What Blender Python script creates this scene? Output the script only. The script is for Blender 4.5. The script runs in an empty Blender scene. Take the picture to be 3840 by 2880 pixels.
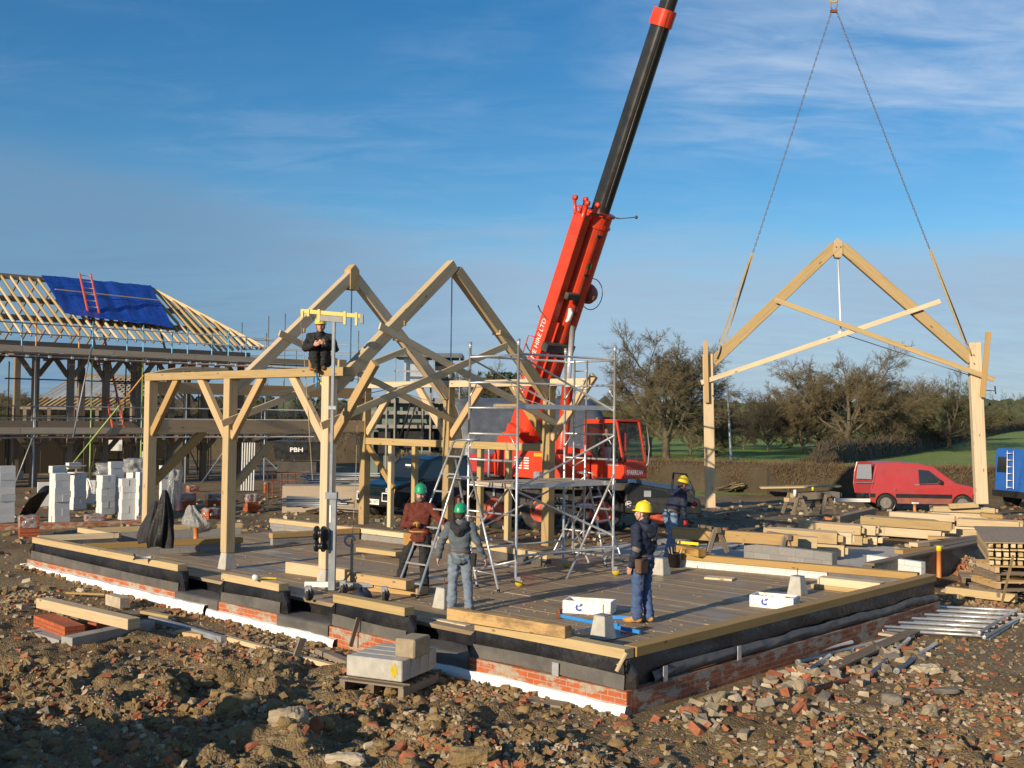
import bpy, bmesh, math, random
import numpy as np
from mathutils import Vector as V, Matrix
random.seed(7)
C = bpy.context.scene.collection
SC = bpy.context.scene
rad = math.radians

# ------------------------------------------------------------------ camera
F_PX, ZC, PITCH, ROLL = 4150.0, 3.77, rad(1.68), 0.0127
_F = V((0, math.cos(PITCH), math.sin(PITCH)))
_R0 = V((1, 0, 0)); _U0 = V((0, -math.sin(PITCH), math.cos(PITCH)))
_R = math.cos(ROLL)*_R0 + math.sin(ROLL)*_U0
_U = -math.sin(ROLL)*_R0 + math.cos(ROLL)*_U0
CAM = V((0, 0, ZC))
cd = bpy.data.cameras.new('camera'); cam = bpy.data.objects.new('camera', cd); C.objects.link(cam)
m = Matrix.Identity(4)
for i in range(3):
    m[i][0] = _R[i]; m[i][1] = _U[i]; m[i][2] = -_F[i]; m[i][3] = CAM[i]
cam.matrix_world = m
cd.sensor_width = 36.0; cd.lens = 36.0*F_PX/3840; cd.clip_start = 0.2; cd.clip_end = 6000
SC.camera = cam

# ------------------------------------------------------------------ light
SUN_EL, SUN_AZ = rad(17.0), rad(40.0)        # light travels towards 40 degrees right of straight ahead
sd = V((math.sin(SUN_AZ)*math.cos(SUN_EL), math.cos(SUN_AZ)*math.cos(SUN_EL), -math.sin(SUN_EL)))
sl = bpy.data.lights.new('sun', 'SUN'); sl.energy = 5.0; sl.angle = rad(0.5); sl.color = (1.0, 0.84, 0.62)
so = bpy.data.objects.new('sun', sl); C.objects.link(so)
so.rotation_euler = sd.to_track_quat('-Z', 'Y').to_euler(); so.location = (-30, -30, 30)
W = bpy.data.worlds.new('World'); SC.world = W; W.use_nodes = True
nt = W.node_tree; nt.nodes.clear()
out = nt.nodes.new('ShaderNodeOutputWorld'); bg = nt.nodes.new('ShaderNodeBackground')
bg.inputs['Strength'].default_value = 0.076
sky = nt.nodes.new('ShaderNodeTexSky'); sky.sky_type = 'NISHITA'; sky.sun_disc = False
sky.sun_elevation = SUN_EL; sky.sun_rotation = math.pi + SUN_AZ
sky.altitude = 100; sky.air_density = 1.0; sky.dust_density = 0.4; sky.ozone_density = 3.0
tc = nt.nodes.new('ShaderNodeTexCoord')
sep = nt.nodes.new('ShaderNodeSeparateXYZ'); nt.links.new(tc.outputs['Generated'], sep.inputs[0])
def N(t, **kw):
    n = nt.nodes.new(t)
    for k, v in kw.items(): setattr(n, k, v)
    return n
def math_(op, a, b=None, clamp=False):
    n = N('ShaderNodeMath', operation=op, use_clamp=clamp)
    for i, s in enumerate((a, b)):
        if s is None: continue
        if isinstance(s, (int, float)): n.inputs[i].default_value = s
        else: nt.links.new(s, n.inputs[i])
    return n.outputs[0]
# cloud sheet: project the view direction on a high plane, so the streaks crowd towards the horizon
zc = math_('MAXIMUM', sep.outputs['Z'], 0.0)
den = math_('ADD', zc, 0.16)
px = math_('DIVIDE', sep.outputs['X'], den); py = math_('DIVIDE', sep.outputs['Y'], den)
cmb = N('ShaderNodeCombineXYZ'); nt.links.new(px, cmb.inputs[0]); nt.links.new(py, cmb.inputs[1])
def cloud(scale, sx, sy, rot, lo, hi, detail=7, off=0.0, rough=0.6, dist=0.6):
    mp = N('ShaderNodeMapping'); mp.inputs['Scale'].default_value = (sx, sy, 1); mp.inputs['Rotation'].default_value = (0, 0, rot)
    mp.inputs['Location'].default_value = (off, off*0.7, 0)
    nt.links.new(cmb.outputs[0], mp.inputs['Vector'])
    no = N('ShaderNodeTexNoise'); no.inputs['Scale'].default_value = scale; no.inputs['Detail'].default_value = detail
    no.inputs['Roughness'].default_value = rough; no.inputs['Distortion'].default_value = dist
    nt.links.new(mp.outputs[0], no.inputs['Vector'])
    mr = N('ShaderNodeMapRange'); mr.interpolation_type = 'SMOOTHSTEP'
    mr.inputs['From Min'].default_value = lo; mr.inputs['From Max'].default_value = hi
    nt.links.new(no.outputs['Fac'], mr.inputs['Value'])
    return mr.outputs[0]
def ramp(v, a, b):
    mr = N('ShaderNodeMapRange'); mr.interpolation_type = 'SMOOTHSTEP'
    mr.inputs['From Min'].default_value = a; mr.inputs['From Max'].default_value = b
    nt.links.new(v, mr.inputs['Value']); return mr.outputs[0]
def mixc(f, a, b):
    n = N('ShaderNodeMix', data_type='RGBA')
    if isinstance(f, (int, float)): n.inputs[0].default_value = f
    else: nt.links.new(f, n.inputs[0])
    for i, s in ((6, a), (7, b)):
        if isinstance(s, tuple): n.inputs[i].default_value = (*s, 1)
        else: nt.links.new(s, n.inputs[i])
    return n.outputs[2]
wisps = cloud(1.25, 0.75, 1.5, 0.30, 0.36, 0.70, off=1.9, detail=8, rough=.58)
fine = cloud(5.0, 0.7, 1.7, 0.25, 0.34, 0.70, off=5.0)
X_, Z_ = sep.outputs['X'], zc
# broad veil of high cloud, upper right; a few faint streaks elsewhere; a grey blue bank low down, thickest on the left
veil = math_('MULTIPLY', math_('MULTIPLY', ramp(X_, 0.02, 0.20), ramp(Z_, 0.185, 0.255)), math_('SUBTRACT', 1.0, math_('MULTIPLY', ramp(Z_, 0.33, 0.40), 0.5)))
veil = math_('MULTIPLY', veil, math_('ADD', math_('MULTIPLY', wisps, 0.62), math_('MULTIPLY', fine, 0.26)))
streak = math_('MULTIPLY', math_('MULTIPLY', wisps, fine), 0.16)
wisp = math_('ADD', veil, streak, True)
lx = math_('MAXIMUM', math_('SUBTRACT', math_('MULTIPLY', X_, -1.0), 0.06), 0.0)
top = math_('ADD', math_('MULTIPLY', lx, 0.24), 0.150)
bn = cloud(1.7, 0.5, 1.0, 0.1, 0.25, 0.75, off=9.0, detail=5, rough=0.5)
bankv = math_('SUBTRACT', math_('ADD', top, math_('MULTIPLY', math_('SUBTRACT', bn, 0.5), 0.05)), Z_)
bank = math_('MULTIPLY', ramp(bankv, -0.028, 0.045), math_('ADD', math_('MULTIPLY', fine, 0.14), math_('ADD', math_('MULTIPLY', bn, 0.14), 0.72)))
hs = N('ShaderNodeHueSaturation'); hs.inputs['Saturation'].default_value = 1.32; hs.inputs['Value'].default_value = 1.32; nt.links.new(sky.outputs[0], hs.inputs['Color'])
c1 = mixc(wisp, hs.outputs[0], (6.0, 7.3, 9.2))
bcol = mixc(ramp(X_, -0.35, 0.12), (1.85, 3.4, 5.3), (3.9, 5.4, 7.2))
c2 = mixc(bank, c1, bcol)
nt.links.new(c2, bg.inputs['Color']); nt.links.new(bg.outputs[0], out.inputs[0])
vs = SC.view_settings
SC.display_settings.display_device = 'sRGB'
vs.view_transform = 'Standard'; vs.look = 'None'; vs.exposure = 0.28; vs.gamma = 1.0; vs.use_curve_mapping = False

# ------------------------------------------------------------------ pixel <-> place
def ray(u, v): return _F + (u-1920)/F_PX*_R - (v-1440)/F_PX*_U
def Zp(u, v, z): d = ray(u, v); return CAM + d*((z-ZC)/d.z)
def Yp(u, v, y): d = ray(u, v); return CAM + d*(y/d.y)
YA = rad(42.8)
AX = V((math.sin(YA), math.cos(YA), 0)); BX = V((-math.cos(YA), math.sin(YA), 0)); ZX = V((0, 0, 1))
O0 = Zp(2347, 2434, 0.90); O0.z = 0
def G(a, b, z=0.0): return O0 + a*AX + b*BX + z*ZX
def PA(u, v, a): d = ray(u, v); return CAM + d*((a-(CAM-O0).dot(AX))/d.dot(AX))
def PB(u, v, b): d = ray(u, v); return CAM + d*((b-(CAM-O0).dot(BX))/d.dot(BX))
def AB(p): return (p-O0).dot(AX), (p-O0).dot(BX)
DECK = 0.62
def sstep(a, b, x): 
    t = min(1, max(0, (x-a)/(b-a))); return t*t*(3-2*t)
def gbase(x, y): return 0.10 + 0.38*sstep(20, 32, y)

# ------------------------------------------------------------------ mesh builder
class MB:
    def __init__(s): s.v = []; s.f = []; s.uv = []; s.m = []; s.sm = []
    def face(s, idx, uv=None, mi=0, sm=False):
        s.f.append(tuple(idx)); s.uv.append(uv if uv else [(0, 0)]*len(idx)); s.m.append(mi); s.sm.append(sm)
    def obox(s, c, ex, ey, ez, mi=0, taper=1.0):
        """box centred at c with half-edge vectors ex, ey, ez; the top (ez side) scaled by taper"""
        c = V(c); ex = V(ex); ey = V(ey); ez = V(ez)
        n = len(s.v)
        for k in (-1, 1):
            t = taper if k > 0 else 1.0
            for j in (-1, 1):
                for i in (-1, 1): s.v.append(c + ex*i*t + ey*j*t + ez*k)
        L = [2*ex.length, 2*ey.length, 2*ez.length]
        o = (random.uniform(0, 40), random.uniform(0, 40))
        long = L.index(max(L))
        def uvf(a, b, sh):
            la, lb = L[a], L[b]
            q = [(0, 0), (la, 0), (la, lb), (0, lb)]
            if a != long and (b == long or lb > la): q = [(y, x) for x, y in q]
            return [(x+o[0], y+o[1]+sh) for x, y in q]
        for idx, a, b, sh in (((0, 2, 3, 1), 1, 0, 0), ((4, 5, 7, 6), 0, 1, .3), ((0, 1, 5, 4), 0, 2, .6),
                              ((3, 2, 6, 7), 0, 2, .9), ((2, 0, 4, 6), 1, 2, 1.2), ((1, 3, 7, 5), 1, 2, 1.5)):
            s.face([n+i for i in idx], uvf(a, b, sh), mi)
        return s
    def box(s, c, sx, sy, sz, yaw=0.0, mi=0, taper=1.0):
        ca, sa = math.cos(yaw), math.sin(yaw)
        return s.obox(c, V((ca, sa, 0))*sx/2, V((-sa, ca, 0))*sy/2, ZX*sz/2, mi, taper)
    def beam(s, p0, p1, w, h, up=ZX, mi=0):
        p0 = V(p0); p1 = V(p1); d = (p1-p0); L = d.length; d.normalize()
        up = V(up); side = d.cross(up)
        if side.length < 1e-4: side = d.cross(V((0, 1, 0)))
        side.normalize(); u2 = side.cross(d).normalized()
        return s.obox((p0+p1)/2, d*L/2, side*w/2, u2*h/2, mi)
    def tube(s, p0, p1, r0, r1=None, n=8, mi=0, cap=True, sm=True):
        return s.path([p0, p1], [r0, r0 if r1 is None else r1], n, mi, cap, sm)
    def path(s, pts, r, n=8, mi=0, cap=True, sm=True, closed=False):
        pts = [V(p) for p in pts]; k = len(pts)
        if isinstance(r, (int, float)): r = [r]*k
        base = len(s.v); prev = None; dist = 0.0; ds = []
        for i, p in enumerate(pts):
            if closed: t = pts[(i+1) % k]-pts[i-1]
            else: t = pts[min(i+1, k-1)]-pts[max(i-1, 0)]
            if t.length < 1e-9: t = V((0, 0, 1))
            t.normalize()
            if prev is None:
                a = t.cross(V((0, 0, 1)) if abs(t.z) < .9 else V((1, 0, 0))).normalized()
            else:
                a = (prev - t*prev.dot(t))
                a = a.normalized() if a.length > 1e-6 else t.orthogonal().normalized()
            prev = a; b = t.cross(a)
            if i: dist += (p-pts[i-1]).length
            ds.append(dist)
            for j in range(n):
                an = 2*math.pi*j/n
                s.v.append(p + (a*math.cos(an)+b*math.sin(an))*r[i])
        for i in range(k if closed else k-1):
            i2 = (i+1) % k
            for j in range(n):
                j2 = (j+1) % n
                s.face([base+i*n+j, base+i2*n+j, base+i2*n+j2, base+i*n+j2],
                       [(ds[i], j/n*.3), (ds[i2], j/n*.3), (ds[i2], (j+1)/n*.3), (ds[i], (j+1)/n*.3)], mi, sm)
        if cap and not closed:
            s.face([base+j for j in range(n)][::-1], None, mi); s.face([base+(k-1)*n+j for j in range(n)], None, mi)
        return s
    def lathe(s, c, prof, ax=ZX, n=20, mi=0, sm=True, sx=1.0, sy=1.0, xdir=None, cap=True):
        """prof: list of (radius, height along ax)"""
        c = V(c); ax = V(ax).normalized()
        a = V(xdir).normalized() if xdir is not None else ax.orthogonal().normalized()
        b = ax.cross(a); base = len(s.v)
        for r, h in prof:
            for j in range(n):
                an = 2*math.pi*j/n
                s.v.append(c + ax*h + (a*math.cos(an)*sx + b*math.sin(an)*sy)*max(r, 1e-4))
        for i in range(len(prof)-1):
            for j in range(n):
                j2 = (j+1) % n
                s.face([base+i*n+j, base+i*n+j2, base+(i+1)*n+j2, base+(i+1)*n+j], None, mi, sm)
        if cap and prof[0][0] > 2e-4: s.face([base+j for j in range(n)][::-1], None, mi)
        if cap and prof[-1][0] > 2e-4: s.face([base+(len(prof)-1)*n+j for j in range(n)], None, mi)
        return s
    def ball(s, c, rx, ry, rz, n=12, mi=0, ax=None, seg=8):
        c = V(c); base = len(s.v)
        X, Y, Z = ax if ax else (V((1, 0, 0)), V((0, 1, 0)), ZX)
        for i in range(seg+1):
            th = math.pi*i/seg
            for j in range(n):
                an = 2*math.pi*j/n
                s.v.append(c + X*rx*math.sin(th)*math.cos(an) + Y*ry*math.sin(th)*math.sin(an) - Z*rz*math.cos(th))
        for i in range(seg):
            for j in range(n):
                j2 = (j+1) % n
                s.face([base+i*n+j, base+i*n+j2, base+(i+1)*n+j2, base+(i+1)*n+j], None, mi, True)
        return s
    def prism(s, pts, ext, mi=0, sm=False, cap=True):
        """closed outline pts (3d) extruded by vector ext"""
        pts = [V(p) for p in pts]; ext = V(ext); n = len(pts); b = len(s.v)
        nrm = V((0, 0, 0))
        for i in range(n):
            p, q = pts[i]-pts[0], pts[(i+1) % n]-pts[0]; nrm += p.cross(q)
        if nrm.dot(ext) < 0: pts = pts[::-1]
        s.v += pts + [p+ext for p in pts]
        e = ext.length; d = 0.0
        ux = (pts[1]-pts[0]).normalized(); nn = nrm.normalized() if nrm.length else ZX; uy = nn.cross(ux)
        fl = [((p-pts[0]).dot(ux), (p-pts[0]).dot(uy)) for p in pts]
        for i in range(n):
            j = (i+1) % n; l = (pts[j]-pts[i]).length
            s.face([b+i, b+j, b+n+j, b+n+i], [(d, 0), (d+l, 0), (d+l, e), (d, e)], mi, sm); d += l
        if cap:
            s.face(list(range(b, b+n))[::-1], fl[::-1], mi); s.face(list(range(b+n, b+2*n)), fl, mi)
        return s
    def quad(s, p, mi=0, sm=False, uv=None):
        b = len(s.v); s.v += [V(q) for q in p]
        if uv is None:
            l1 = (V(p[1])-V(p[0])).length; l2 = (V(p[2])-V(p[1])).length
            uv = [(0, 0), (l1, 0), (l1, l2), (0, l2)][:len(p)]
        s.face(range(b, b+len(p)), uv, mi, sm); return s
    def grid(s, fn, nu, nv, mi=0, sm=True, su=1.0, sv=1.0):
        b = len(s.v)
        for j in range(nv+1):
            for i in range(nu+1): s.v.append(V(fn(i/nu, j/nv)))
        for j in range(nv):
            for i in range(nu):
                k = b+j*(nu+1)+i
                s.face([k, k+1, k+nu+2, k+nu+1], [(i/nu*su, j/nv*sv), ((i+1)/nu*su, j/nv*sv), ((i+1)/nu*su, (j+1)/nv*sv), (i/nu*su, (j+1)/nv*sv)], mi, sm)
        return s
    def add_mesh(s, me, M, mi=0):
        b = len(s.v); s.v += [M @ v.co for v in me.vertices]
        for p in me.polygons: s.face([b+i for i in p.vertices], None, mi)
        return s
    def build(s, name, mats, parent=None, loc=None, bevel=0.0):
        if not isinstance(mats, (list, tuple)): mats = [mats]
        off = V((0, 0, 0))
        if parent is not None: off = V(parent['_o'])
        elif loc is not None: off = V(loc)
        me = bpy.data.meshes.new(name)
        me.from_pydata([tuple(p-off) for p in s.v], [], s.f)
        uvl = me.uv_layers.new(name='UVMap')
        uvl.data.foreach_set('uv', [c for fu in s.uv for q in fu for c in q])
        for mt in mats: me.materials.append(mt)
        me.polygons.foreach_set('material_index', s.m); me.polygons.foreach_set('use_smooth', s.sm)
        me.update()
        o = bpy.data.objects.new(name, me); C.objects.link(o)
        o['_o'] = tuple(off)
        if parent is not None:
            o.parent = parent
        else: o.location = off
        if parent is not None and parent.type == 'MESH':
            pass
        if bevel:
            md = o.modifiers.new('bevel', 'BEVEL'); md.width = bevel; md.segments = 1; md.limit_method = 'ANGLE'
        return o
def tag(o, label, cat, group=None, kind=None):
    o['label'] = label; o['category'] = cat
    if group: o['group'] = group
    if kind: o['kind'] = kind
    return o
def thing(name, label, cat, loc=(0, 0, 0), group=None):
    o = bpy.data.objects.new(name, None); C.objects.link(o); o.location = loc; o['_o'] = tuple(loc)
    o.empty_display_size = 0.2
    return tag(o, label, cat, group)
def struct(o): o['kind'] = 'structure'; return o
def single(mb, name, mats, label, cat, group=None, bevel=0.0):
    c = sum(mb.v, V((0, 0, 0)))/len(mb.v); z = min(p.z for p in mb.v)
    return tag(mb.build(name, mats, loc=(c.x, c.y, z), bevel=bevel), label, cat, group)
def copy_tree(o, parent=None):
    c = o.copy(); C.objects.link(c)
    if parent is not None: c.parent = parent; c.matrix_parent_inverse = o.matrix_parent_inverse
    for ch in list(o.children): copy_tree(ch, c)
    return c
def text_mb(mb, txt, origin, xdir, ydir, height, mi=0, depth=0.004, width=None, bold=0.0):
    """lettering lying in the plane of xdir, ydir, its baseline starting at origin"""
    cu = bpy.data.curves.new('lettering', 'FONT'); cu.body = txt; cu.size = 1.0; cu.extrude = 0.0; cu.resolution_u = 2; cu.offset = bold
    ob = bpy.data.objects.new('lettering', cu); C.objects.link(ob)
    dg = bpy.context.evaluated_depsgraph_get(); me = bpy.data.meshes.new_from_object(ob.evaluated_get(dg))
    xs = [v.co.x for v in me.vertices]; ys = [v.co.y for v in me.vertices]
    w0 = max(xs)-min(xs); h0 = 0.69
    X = V(xdir).normalized(); Y = V(ydir).normalized(); Zv = X.cross(Y)
    sy = height/h0; sx = (width/w0) if width else sy
    M = Matrix(((X.x*sx, Y.x*sy, Zv.x, 0), (X.y*sx, Y.y*sy, Zv.y, 0), (X.z*sx, Y.z*sy, Zv.z, 0), (0, 0, 0, 1)))
    M.translation = V(origin) + Zv*depth - X*sx*min(xs)
    mb.add_mesh(me, M, mi)
    bpy.data.objects.remove(ob); bpy.data.curves.remove(cu); bpy.data.meshes.remove(me)
    return mb

# ------------------------------------------------------------------ materials
class NT:
    def __init__(s, name):
        s.m = bpy.data.materials.new(name); s.m.use_nodes = True; s.t = s.m.node_tree
        s.p = s.t.nodes['Principled BSDF']
    def n(s, t, **kw):
        x = s.t.nodes.new(t)
        for k, v in kw.items(): setattr(x, k, v)
        return x
    def l(s, a, b): s.t.links.new(a, b)
    def coords(s, kind='Object', scale=(1, 1, 1), rot=(0, 0, 0)):
        tc = s.n('ShaderNodeTexCoord'); mp = s.n('ShaderNodeMapping')
        mp.inputs['Scale'].default_value = scale; mp.inputs['Rotation'].default_value = rot
        s.l(tc.outputs[kind], mp.inputs['Vector']); return mp.outputs[0]
    def noise(s, co, scale, detail=4, rough=.55, dist=0.0):
        x = s.n('ShaderNodeTexNoise'); x.inputs['Scale'].default_value = scale; x.inputs['Detail'].default_value = detail
        x.inputs['Roughness'].default_value = rough; x.inputs['Distortion'].default_value = dist
        s.l(co, x.inputs['Vector']); return x.outputs['Fac']
    def ramp(s, f, stops):
        x = s.n('ShaderNodeValToRGB'); cr = x.color_ramp
        while len(cr.elements) < len(stops): cr.elements.new(.5)
        for e, (p, c) in zip(cr.elements, stops):
            e.position = p; e.color = (*c, 1) if len(c) == 3 else c
        s.l(f, x.inputs[0]); return x.outputs[0]
    def maprange(s, f, a, b, c=0.0, d=1.0):
        x = s.n('ShaderNodeMapRange'); x.interpolation_type = 'SMOOTHSTEP'
        for k, v in zip(('From Min', 'From Max', 'To Min', 'To Max'), (a, b, c, d)): x.inputs[k].default_value = v
        s.l(f, x.inputs['Value']); return x.outputs[0]
    def mix(s, f, a, b, mode='MIX'):
        x = s.n('ShaderNodeMix', data_type='RGBA', blend_type=mode)
        for i, q in ((0, f), (6, a), (7, b)):
            if isinstance(q, (int, float)): x.inputs[i].default_value = q
            elif isinstance(q, tuple): x.inputs[i].default_value = (*q, 1)
            else: s.l(q, x.inputs[i])
        return x.outputs[2]
    def math(s, op, a, b):
        x = s.n('ShaderNodeMath', operation=op)
        for i, q in ((0, a), (1, b)):
            if isinstance(q, (int, float)): x.inputs[i].default_value = q
            else: s.l(q, x.inputs[i])
        return x.outputs[0]
    def col(s, c):
        if isinstance(c, tuple): s.p.inputs['Base Color'].default_value = (*c, 1)
        else: s.l(c, s.p.inputs['Base Color'])
    def rough(s, r):
        if isinstance(r, (int, float)): s.p.inputs['Roughness'].default_value = r
        else: s.l(r, s.p.inputs['Roughness'])
    def bump(s, h, strength=.4, dist=.02):
        x = s.n('ShaderNodeBump'); x.inputs['Strength'].default_value = strength; x.inputs['Distance'].default_value = dist
        s.l(h, x.inputs['Height']); s.l(x.outputs[0], s.p.inputs['Normal'])
def simple(name, c, rough=.6, metal=0.0, var=.25, scale=6.0, bump=0.0, dirt=None, dirtamt=.5, spec=None, bdist=.01):
    t = NT(name); co = t.coords('Object')
    f = t.noise(co, scale, 5)
    dk = tuple(x*(1-var) for x in c); lt = tuple(min(1, x*(1+var)) for x in c)
    cc = t.ramp(f, [(.25, dk), (.75, lt)])
    if dirt:
        f2 = t.noise(co, scale*.4, 8, .7)
        cc = t.mix(t.maprange(f2, .5, .72, 0, dirtamt), cc, dirt)
    t.col(cc); t.p.inputs['Metallic'].default_value = metal
    f3 = t.noise(co, scale*2.5, 4)
    t.rough(t.maprange(f3, .3, .7, max(.03, rough-.1), min(1, rough+.1)))
    if bump: t.bump(t.noise(co, scale*4, 6, .65), bump, bdist)
    if spec is not None: t.p.inputs['Specular IOR Level'].default_value = spec
    return t.m
def wood(name, c, dark, grain=.5, rough=.75, stain=None, stainamt=0.0, knots=True):
    t = NT(name); oi = t.n('ShaderNodeObjectInfo')
    g = t.noise(t.coords('UV', (1.1, 26, 1)), 1.0, 6, .6, .4)
    big = t.noise(t.coords('UV', (.7, 3.0, 1)), 1.0, 4, .6, .8)
    mid = tuple((a+b)/2 for a, b in zip(c, dark))
    cc = t.ramp(g, [(.3, mid), (.5, c), (.75, tuple(min(1, x*1.1) for x in c))])
    cc = t.mix(t.maprange(big, .52, .8, 0, grain), cc, dark)
    if knots:
        vo = t.n('ShaderNodeTexVoronoi'); vo.inputs['Scale'].default_value = 1.0; vo.inputs['Randomness'].default_value = 1.0
        t.l(t.coords('UV', (2.2, 5.5, 1)), vo.inputs['Vector'])
        cc = t.mix(t.maprange(vo.outputs['Distance'], .06, .13, .8, 0), cc, tuple(x*.45 for x in dark))
    if stain:
        st = t.noise(t.coords('UV', (1.5, 2.5, 1)), 1.0, 6, .7)
        cc = t.mix(t.maprange(st, .45, .62, 0, stainamt), cc, stain)
    v = t.maprange(oi.outputs['Random'], 0, 1, .74, 1.16)
    hsv = t.n('ShaderNodeHueSaturation'); t.l(v, hsv.inputs['Value']); t.l(cc, hsv.inputs['Color'])
    t.l(t.maprange(oi.outputs['Random'], 0, 1, 1.12, .78), hsv.inputs['Saturation'])
    t.col(hsv.outputs[0]); t.rough(rough); t.bump(g, .25, .006)
    return t.m
M = {}
M['oak'] = wood('oak', (.50, .365, .19), (.31, .205, .095), .62)
M['oakwarm'] = wood('oak warm', (.48, .315, .135), (.36, .20, .07), .5)
M['oakstain'] = wood('oak stained', (.50, .30, .09), (.25, .12, .03), .6, stain=(.12, .07, .03), stainamt=.7)
M['soft'] = wood('softwood', (.53, .395, .20), (.35, .23, .10), .55)
M['board'] = wood('scaffold board', (.38, .29, .19), (.22, .165, .11), .6, knots=False)
M['oldwood'] = wood('weathered wood', (.20, .15, .10), (.10, .075, .05), .6)
M['dpm'] = simple('black plastic sheet', (.016, .016, .019), .33, var=.4, scale=3, bump=.35, dirt=(.07, .06, .05), dirtamt=.45, bdist=.03)
M['dpmdirty'] = simple('dusty membrane', (.095, .088, .08), .55, var=.3, scale=3, bump=.4, dirt=(.16, .14, .11), dirtamt=.5, bdist=.02)
M['poly'] = simple('white polystyrene', (.78, .77, .74), .8, var=.06, scale=9, bump=.4, dirt=(.36, .27, .17), dirtamt=.6)
M['conc'] = simple('concrete', (.42, .40, .35), .85, var=.2, scale=7, bump=.35, dirt=(.26, .22, .16), dirtamt=.6)
M['block'] = simple('aerated block', (.60, .60, .58), .9, var=.07, scale=5, bump=.25, dirt=(.40, .38, .34), dirtamt=.4)
M['blockdark'] = simple('grey block', (.30, .29, .27), .9, var=.15, scale=5, bump=.3)
M['galv'] = simple('galvanised steel', (.30, .32, .34), .5, metal=.35, var=.2, scale=4, dirt=(.25, .24, .22), dirtamt=.5)
M['alu'] = simple('aluminium', (.56, .56, .55), .36, metal=.6, var=.1, scale=6, dirt=(.42, .40, .37), dirtamt=.4)
M['steel'] = simple('bright steel', (.55, .56, .57), .3, metal=.45, var=.1, scale=6)
M['rust'] = simple('rusty steel', (.20, .07, .035), .75, metal=.2, var=.4, scale=9, dirt=(.10, .05, .03))
M['red'] = simple('crane red paint', (.62, .050, .018), .36, var=.14, scale=1.6, dirt=(.30, .05, .025), dirtamt=.55)
M['redvan'] = simple('faded red paint', (.42, .045, .045), .28, var=.1, scale=1.5, dirt=(.30, .085, .075), dirtamt=.6)
M['mudred'] = simple('red paint under mud', (.26, .09, .06), .6, var=.3, scale=3, dirt=(.20, .14, .09), dirtamt=.7)
M['black'] = simple('black paint', (.022, .022, .022), .32, var=.3, scale=2, dirt=(.06, .055, .045), dirtamt=.5)
M['boomblack'] = simple('black boom', (.020, .021, .020), .34, var=.2, scale=1, dirt=(.035, .034, .028), dirtamt=.5)
M['grime'] = simple('grimy chassis', (.05, .045, .038), .75, var=.4, scale=4, dirt=(.13, .10, .07), dirtamt=.6)
M['glass'] = simple('dark glass', (.02, .025, .028), .05, var=.2, scale=1, spec=.8)
M['tyre'] = simple('tyre rubber', (.025, .024, .023), .85, var=.3, scale=12, dirt=(.16, .12, .075), dirtamt=.85)
M['hub'] = simple('steel wheel', (.24, .22, .19), .6, metal=.3, var=.2, scale=12, dirt=(.18, .14, .09), dirtamt=.7)
M['white'] = simple('white paint', (.78, .77, .74), .45, var=.06, scale=5, dirt=(.45, .42, .36), dirtamt=.35)
M['yellow'] = simple('yellow paint', (.52, .37, .02), .35, var=.1, scale=5, dirt=(.35, .25, .04), dirtamt=.4)
M['hatyellow'] = simple('yellow shell', (.76, .56, .02), .42, var=.08, scale=5)
M['hatgreen'] = simple('green shell', (.012, .30, .14), .42, var=.1, scale=5)
M['orange'] = simple('orange pipe', (.60, .21, .055), .5, var=.1, scale=5, dirt=(.35, .15, .06), dirtamt=.4)
M['ladred'] = simple('red oxide ladder', (.52, .09, .045), .5, var=.15, scale=6)
M['bluepaint'] = simple('blue paint', (.025, .12, .42), .3, var=.1, scale=2, dirt=(.05, .08, .18), dirtamt=.3)
M['clampblue'] = simple('blue bar', (.03, .22, .58), .4, var=.1, scale=6)
M['scafblue'] = simple('blue scaffold paint', (.12, .42, .62), .5, var=.15, scale=6)
M['scafgreen'] = simple('green scaffold paint', (.30, .42, .10), .5, var=.15, scale=6)
M['scaforange'] = simple('orange scaffold paint', (.62, .26, .05), .5, var=.15, scale=6)
M['tarp'] = simple('blue tarpaulin', (.010, .050, .30), .36, var=.3, scale=2.5, bump=.6, bdist=.05, dirt=(.03, .10, .40), dirtamt=.35)
M['teal'] = simple('dark teal car paint', (.003, .012, .016), .2, var=.1, scale=1, dirt=(.05, .05, .045), dirtamt=.25)
M['carblue'] = simple('dark blue car paint', (.010, .022, .062), .16, var=.1, scale=1)
M['slate'] = simple('curved roof sheet', (.12, .13, .145), .5, metal=.2, var=.25, scale=2, dirt=(.22, .23, .24), dirtamt=.6)
M['barn'] = simple('green grey cladding', (.13, .17, .155), .7, var=.15, scale=1.5, dirt=(.09, .11, .10), dirtamt=.5)
M['barnpost'] = simple('grey barn timber', (.25, .23, .20), .8, var=.15, scale=3)
M['plasticwrap'] = simple('clear plastic wrap', (.40, .38, .38), .15, var=.15, scale=9, bump=.9, bdist=.03)
M['bark'] = simple('bark', (.105, .085, .055), .9, var=.3, scale=3, bump=.5, dirt=(.07, .075, .035), dirtamt=.6)
M['twig'] = simple('twigs', (.165, .13, .070), .9, var=.3, scale=.6)
M['twigolive'] = simple('olive twigs', (.13, .118, .050), .9, var=.3, scale=.6)
M['twigdark'] = simple('dark twigs', (.065, .058, .035), .9, var=.3, scale=.6)
M['ivy'] = simple('ivy leaves', (.035, .06, .018), .6, var=.4, scale=2)
M['conifer'] = simple('conifer needles', (.048, .058, .030), .95, var=.5, scale=.5)
M['hedgeleaf'] = simple('hedge twigs', (.155, .095, .045), .9, var=.4, scale=1.3, dirt=(.10, .085, .035), dirtamt=.5)
M['hedgedark'] = simple('dark hedge', (.060, .046, .026), .95, var=.4, scale=.4)
M['skin'] = simple('skin', (.52, .27, .19), .55, var=.1, scale=14)
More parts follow.
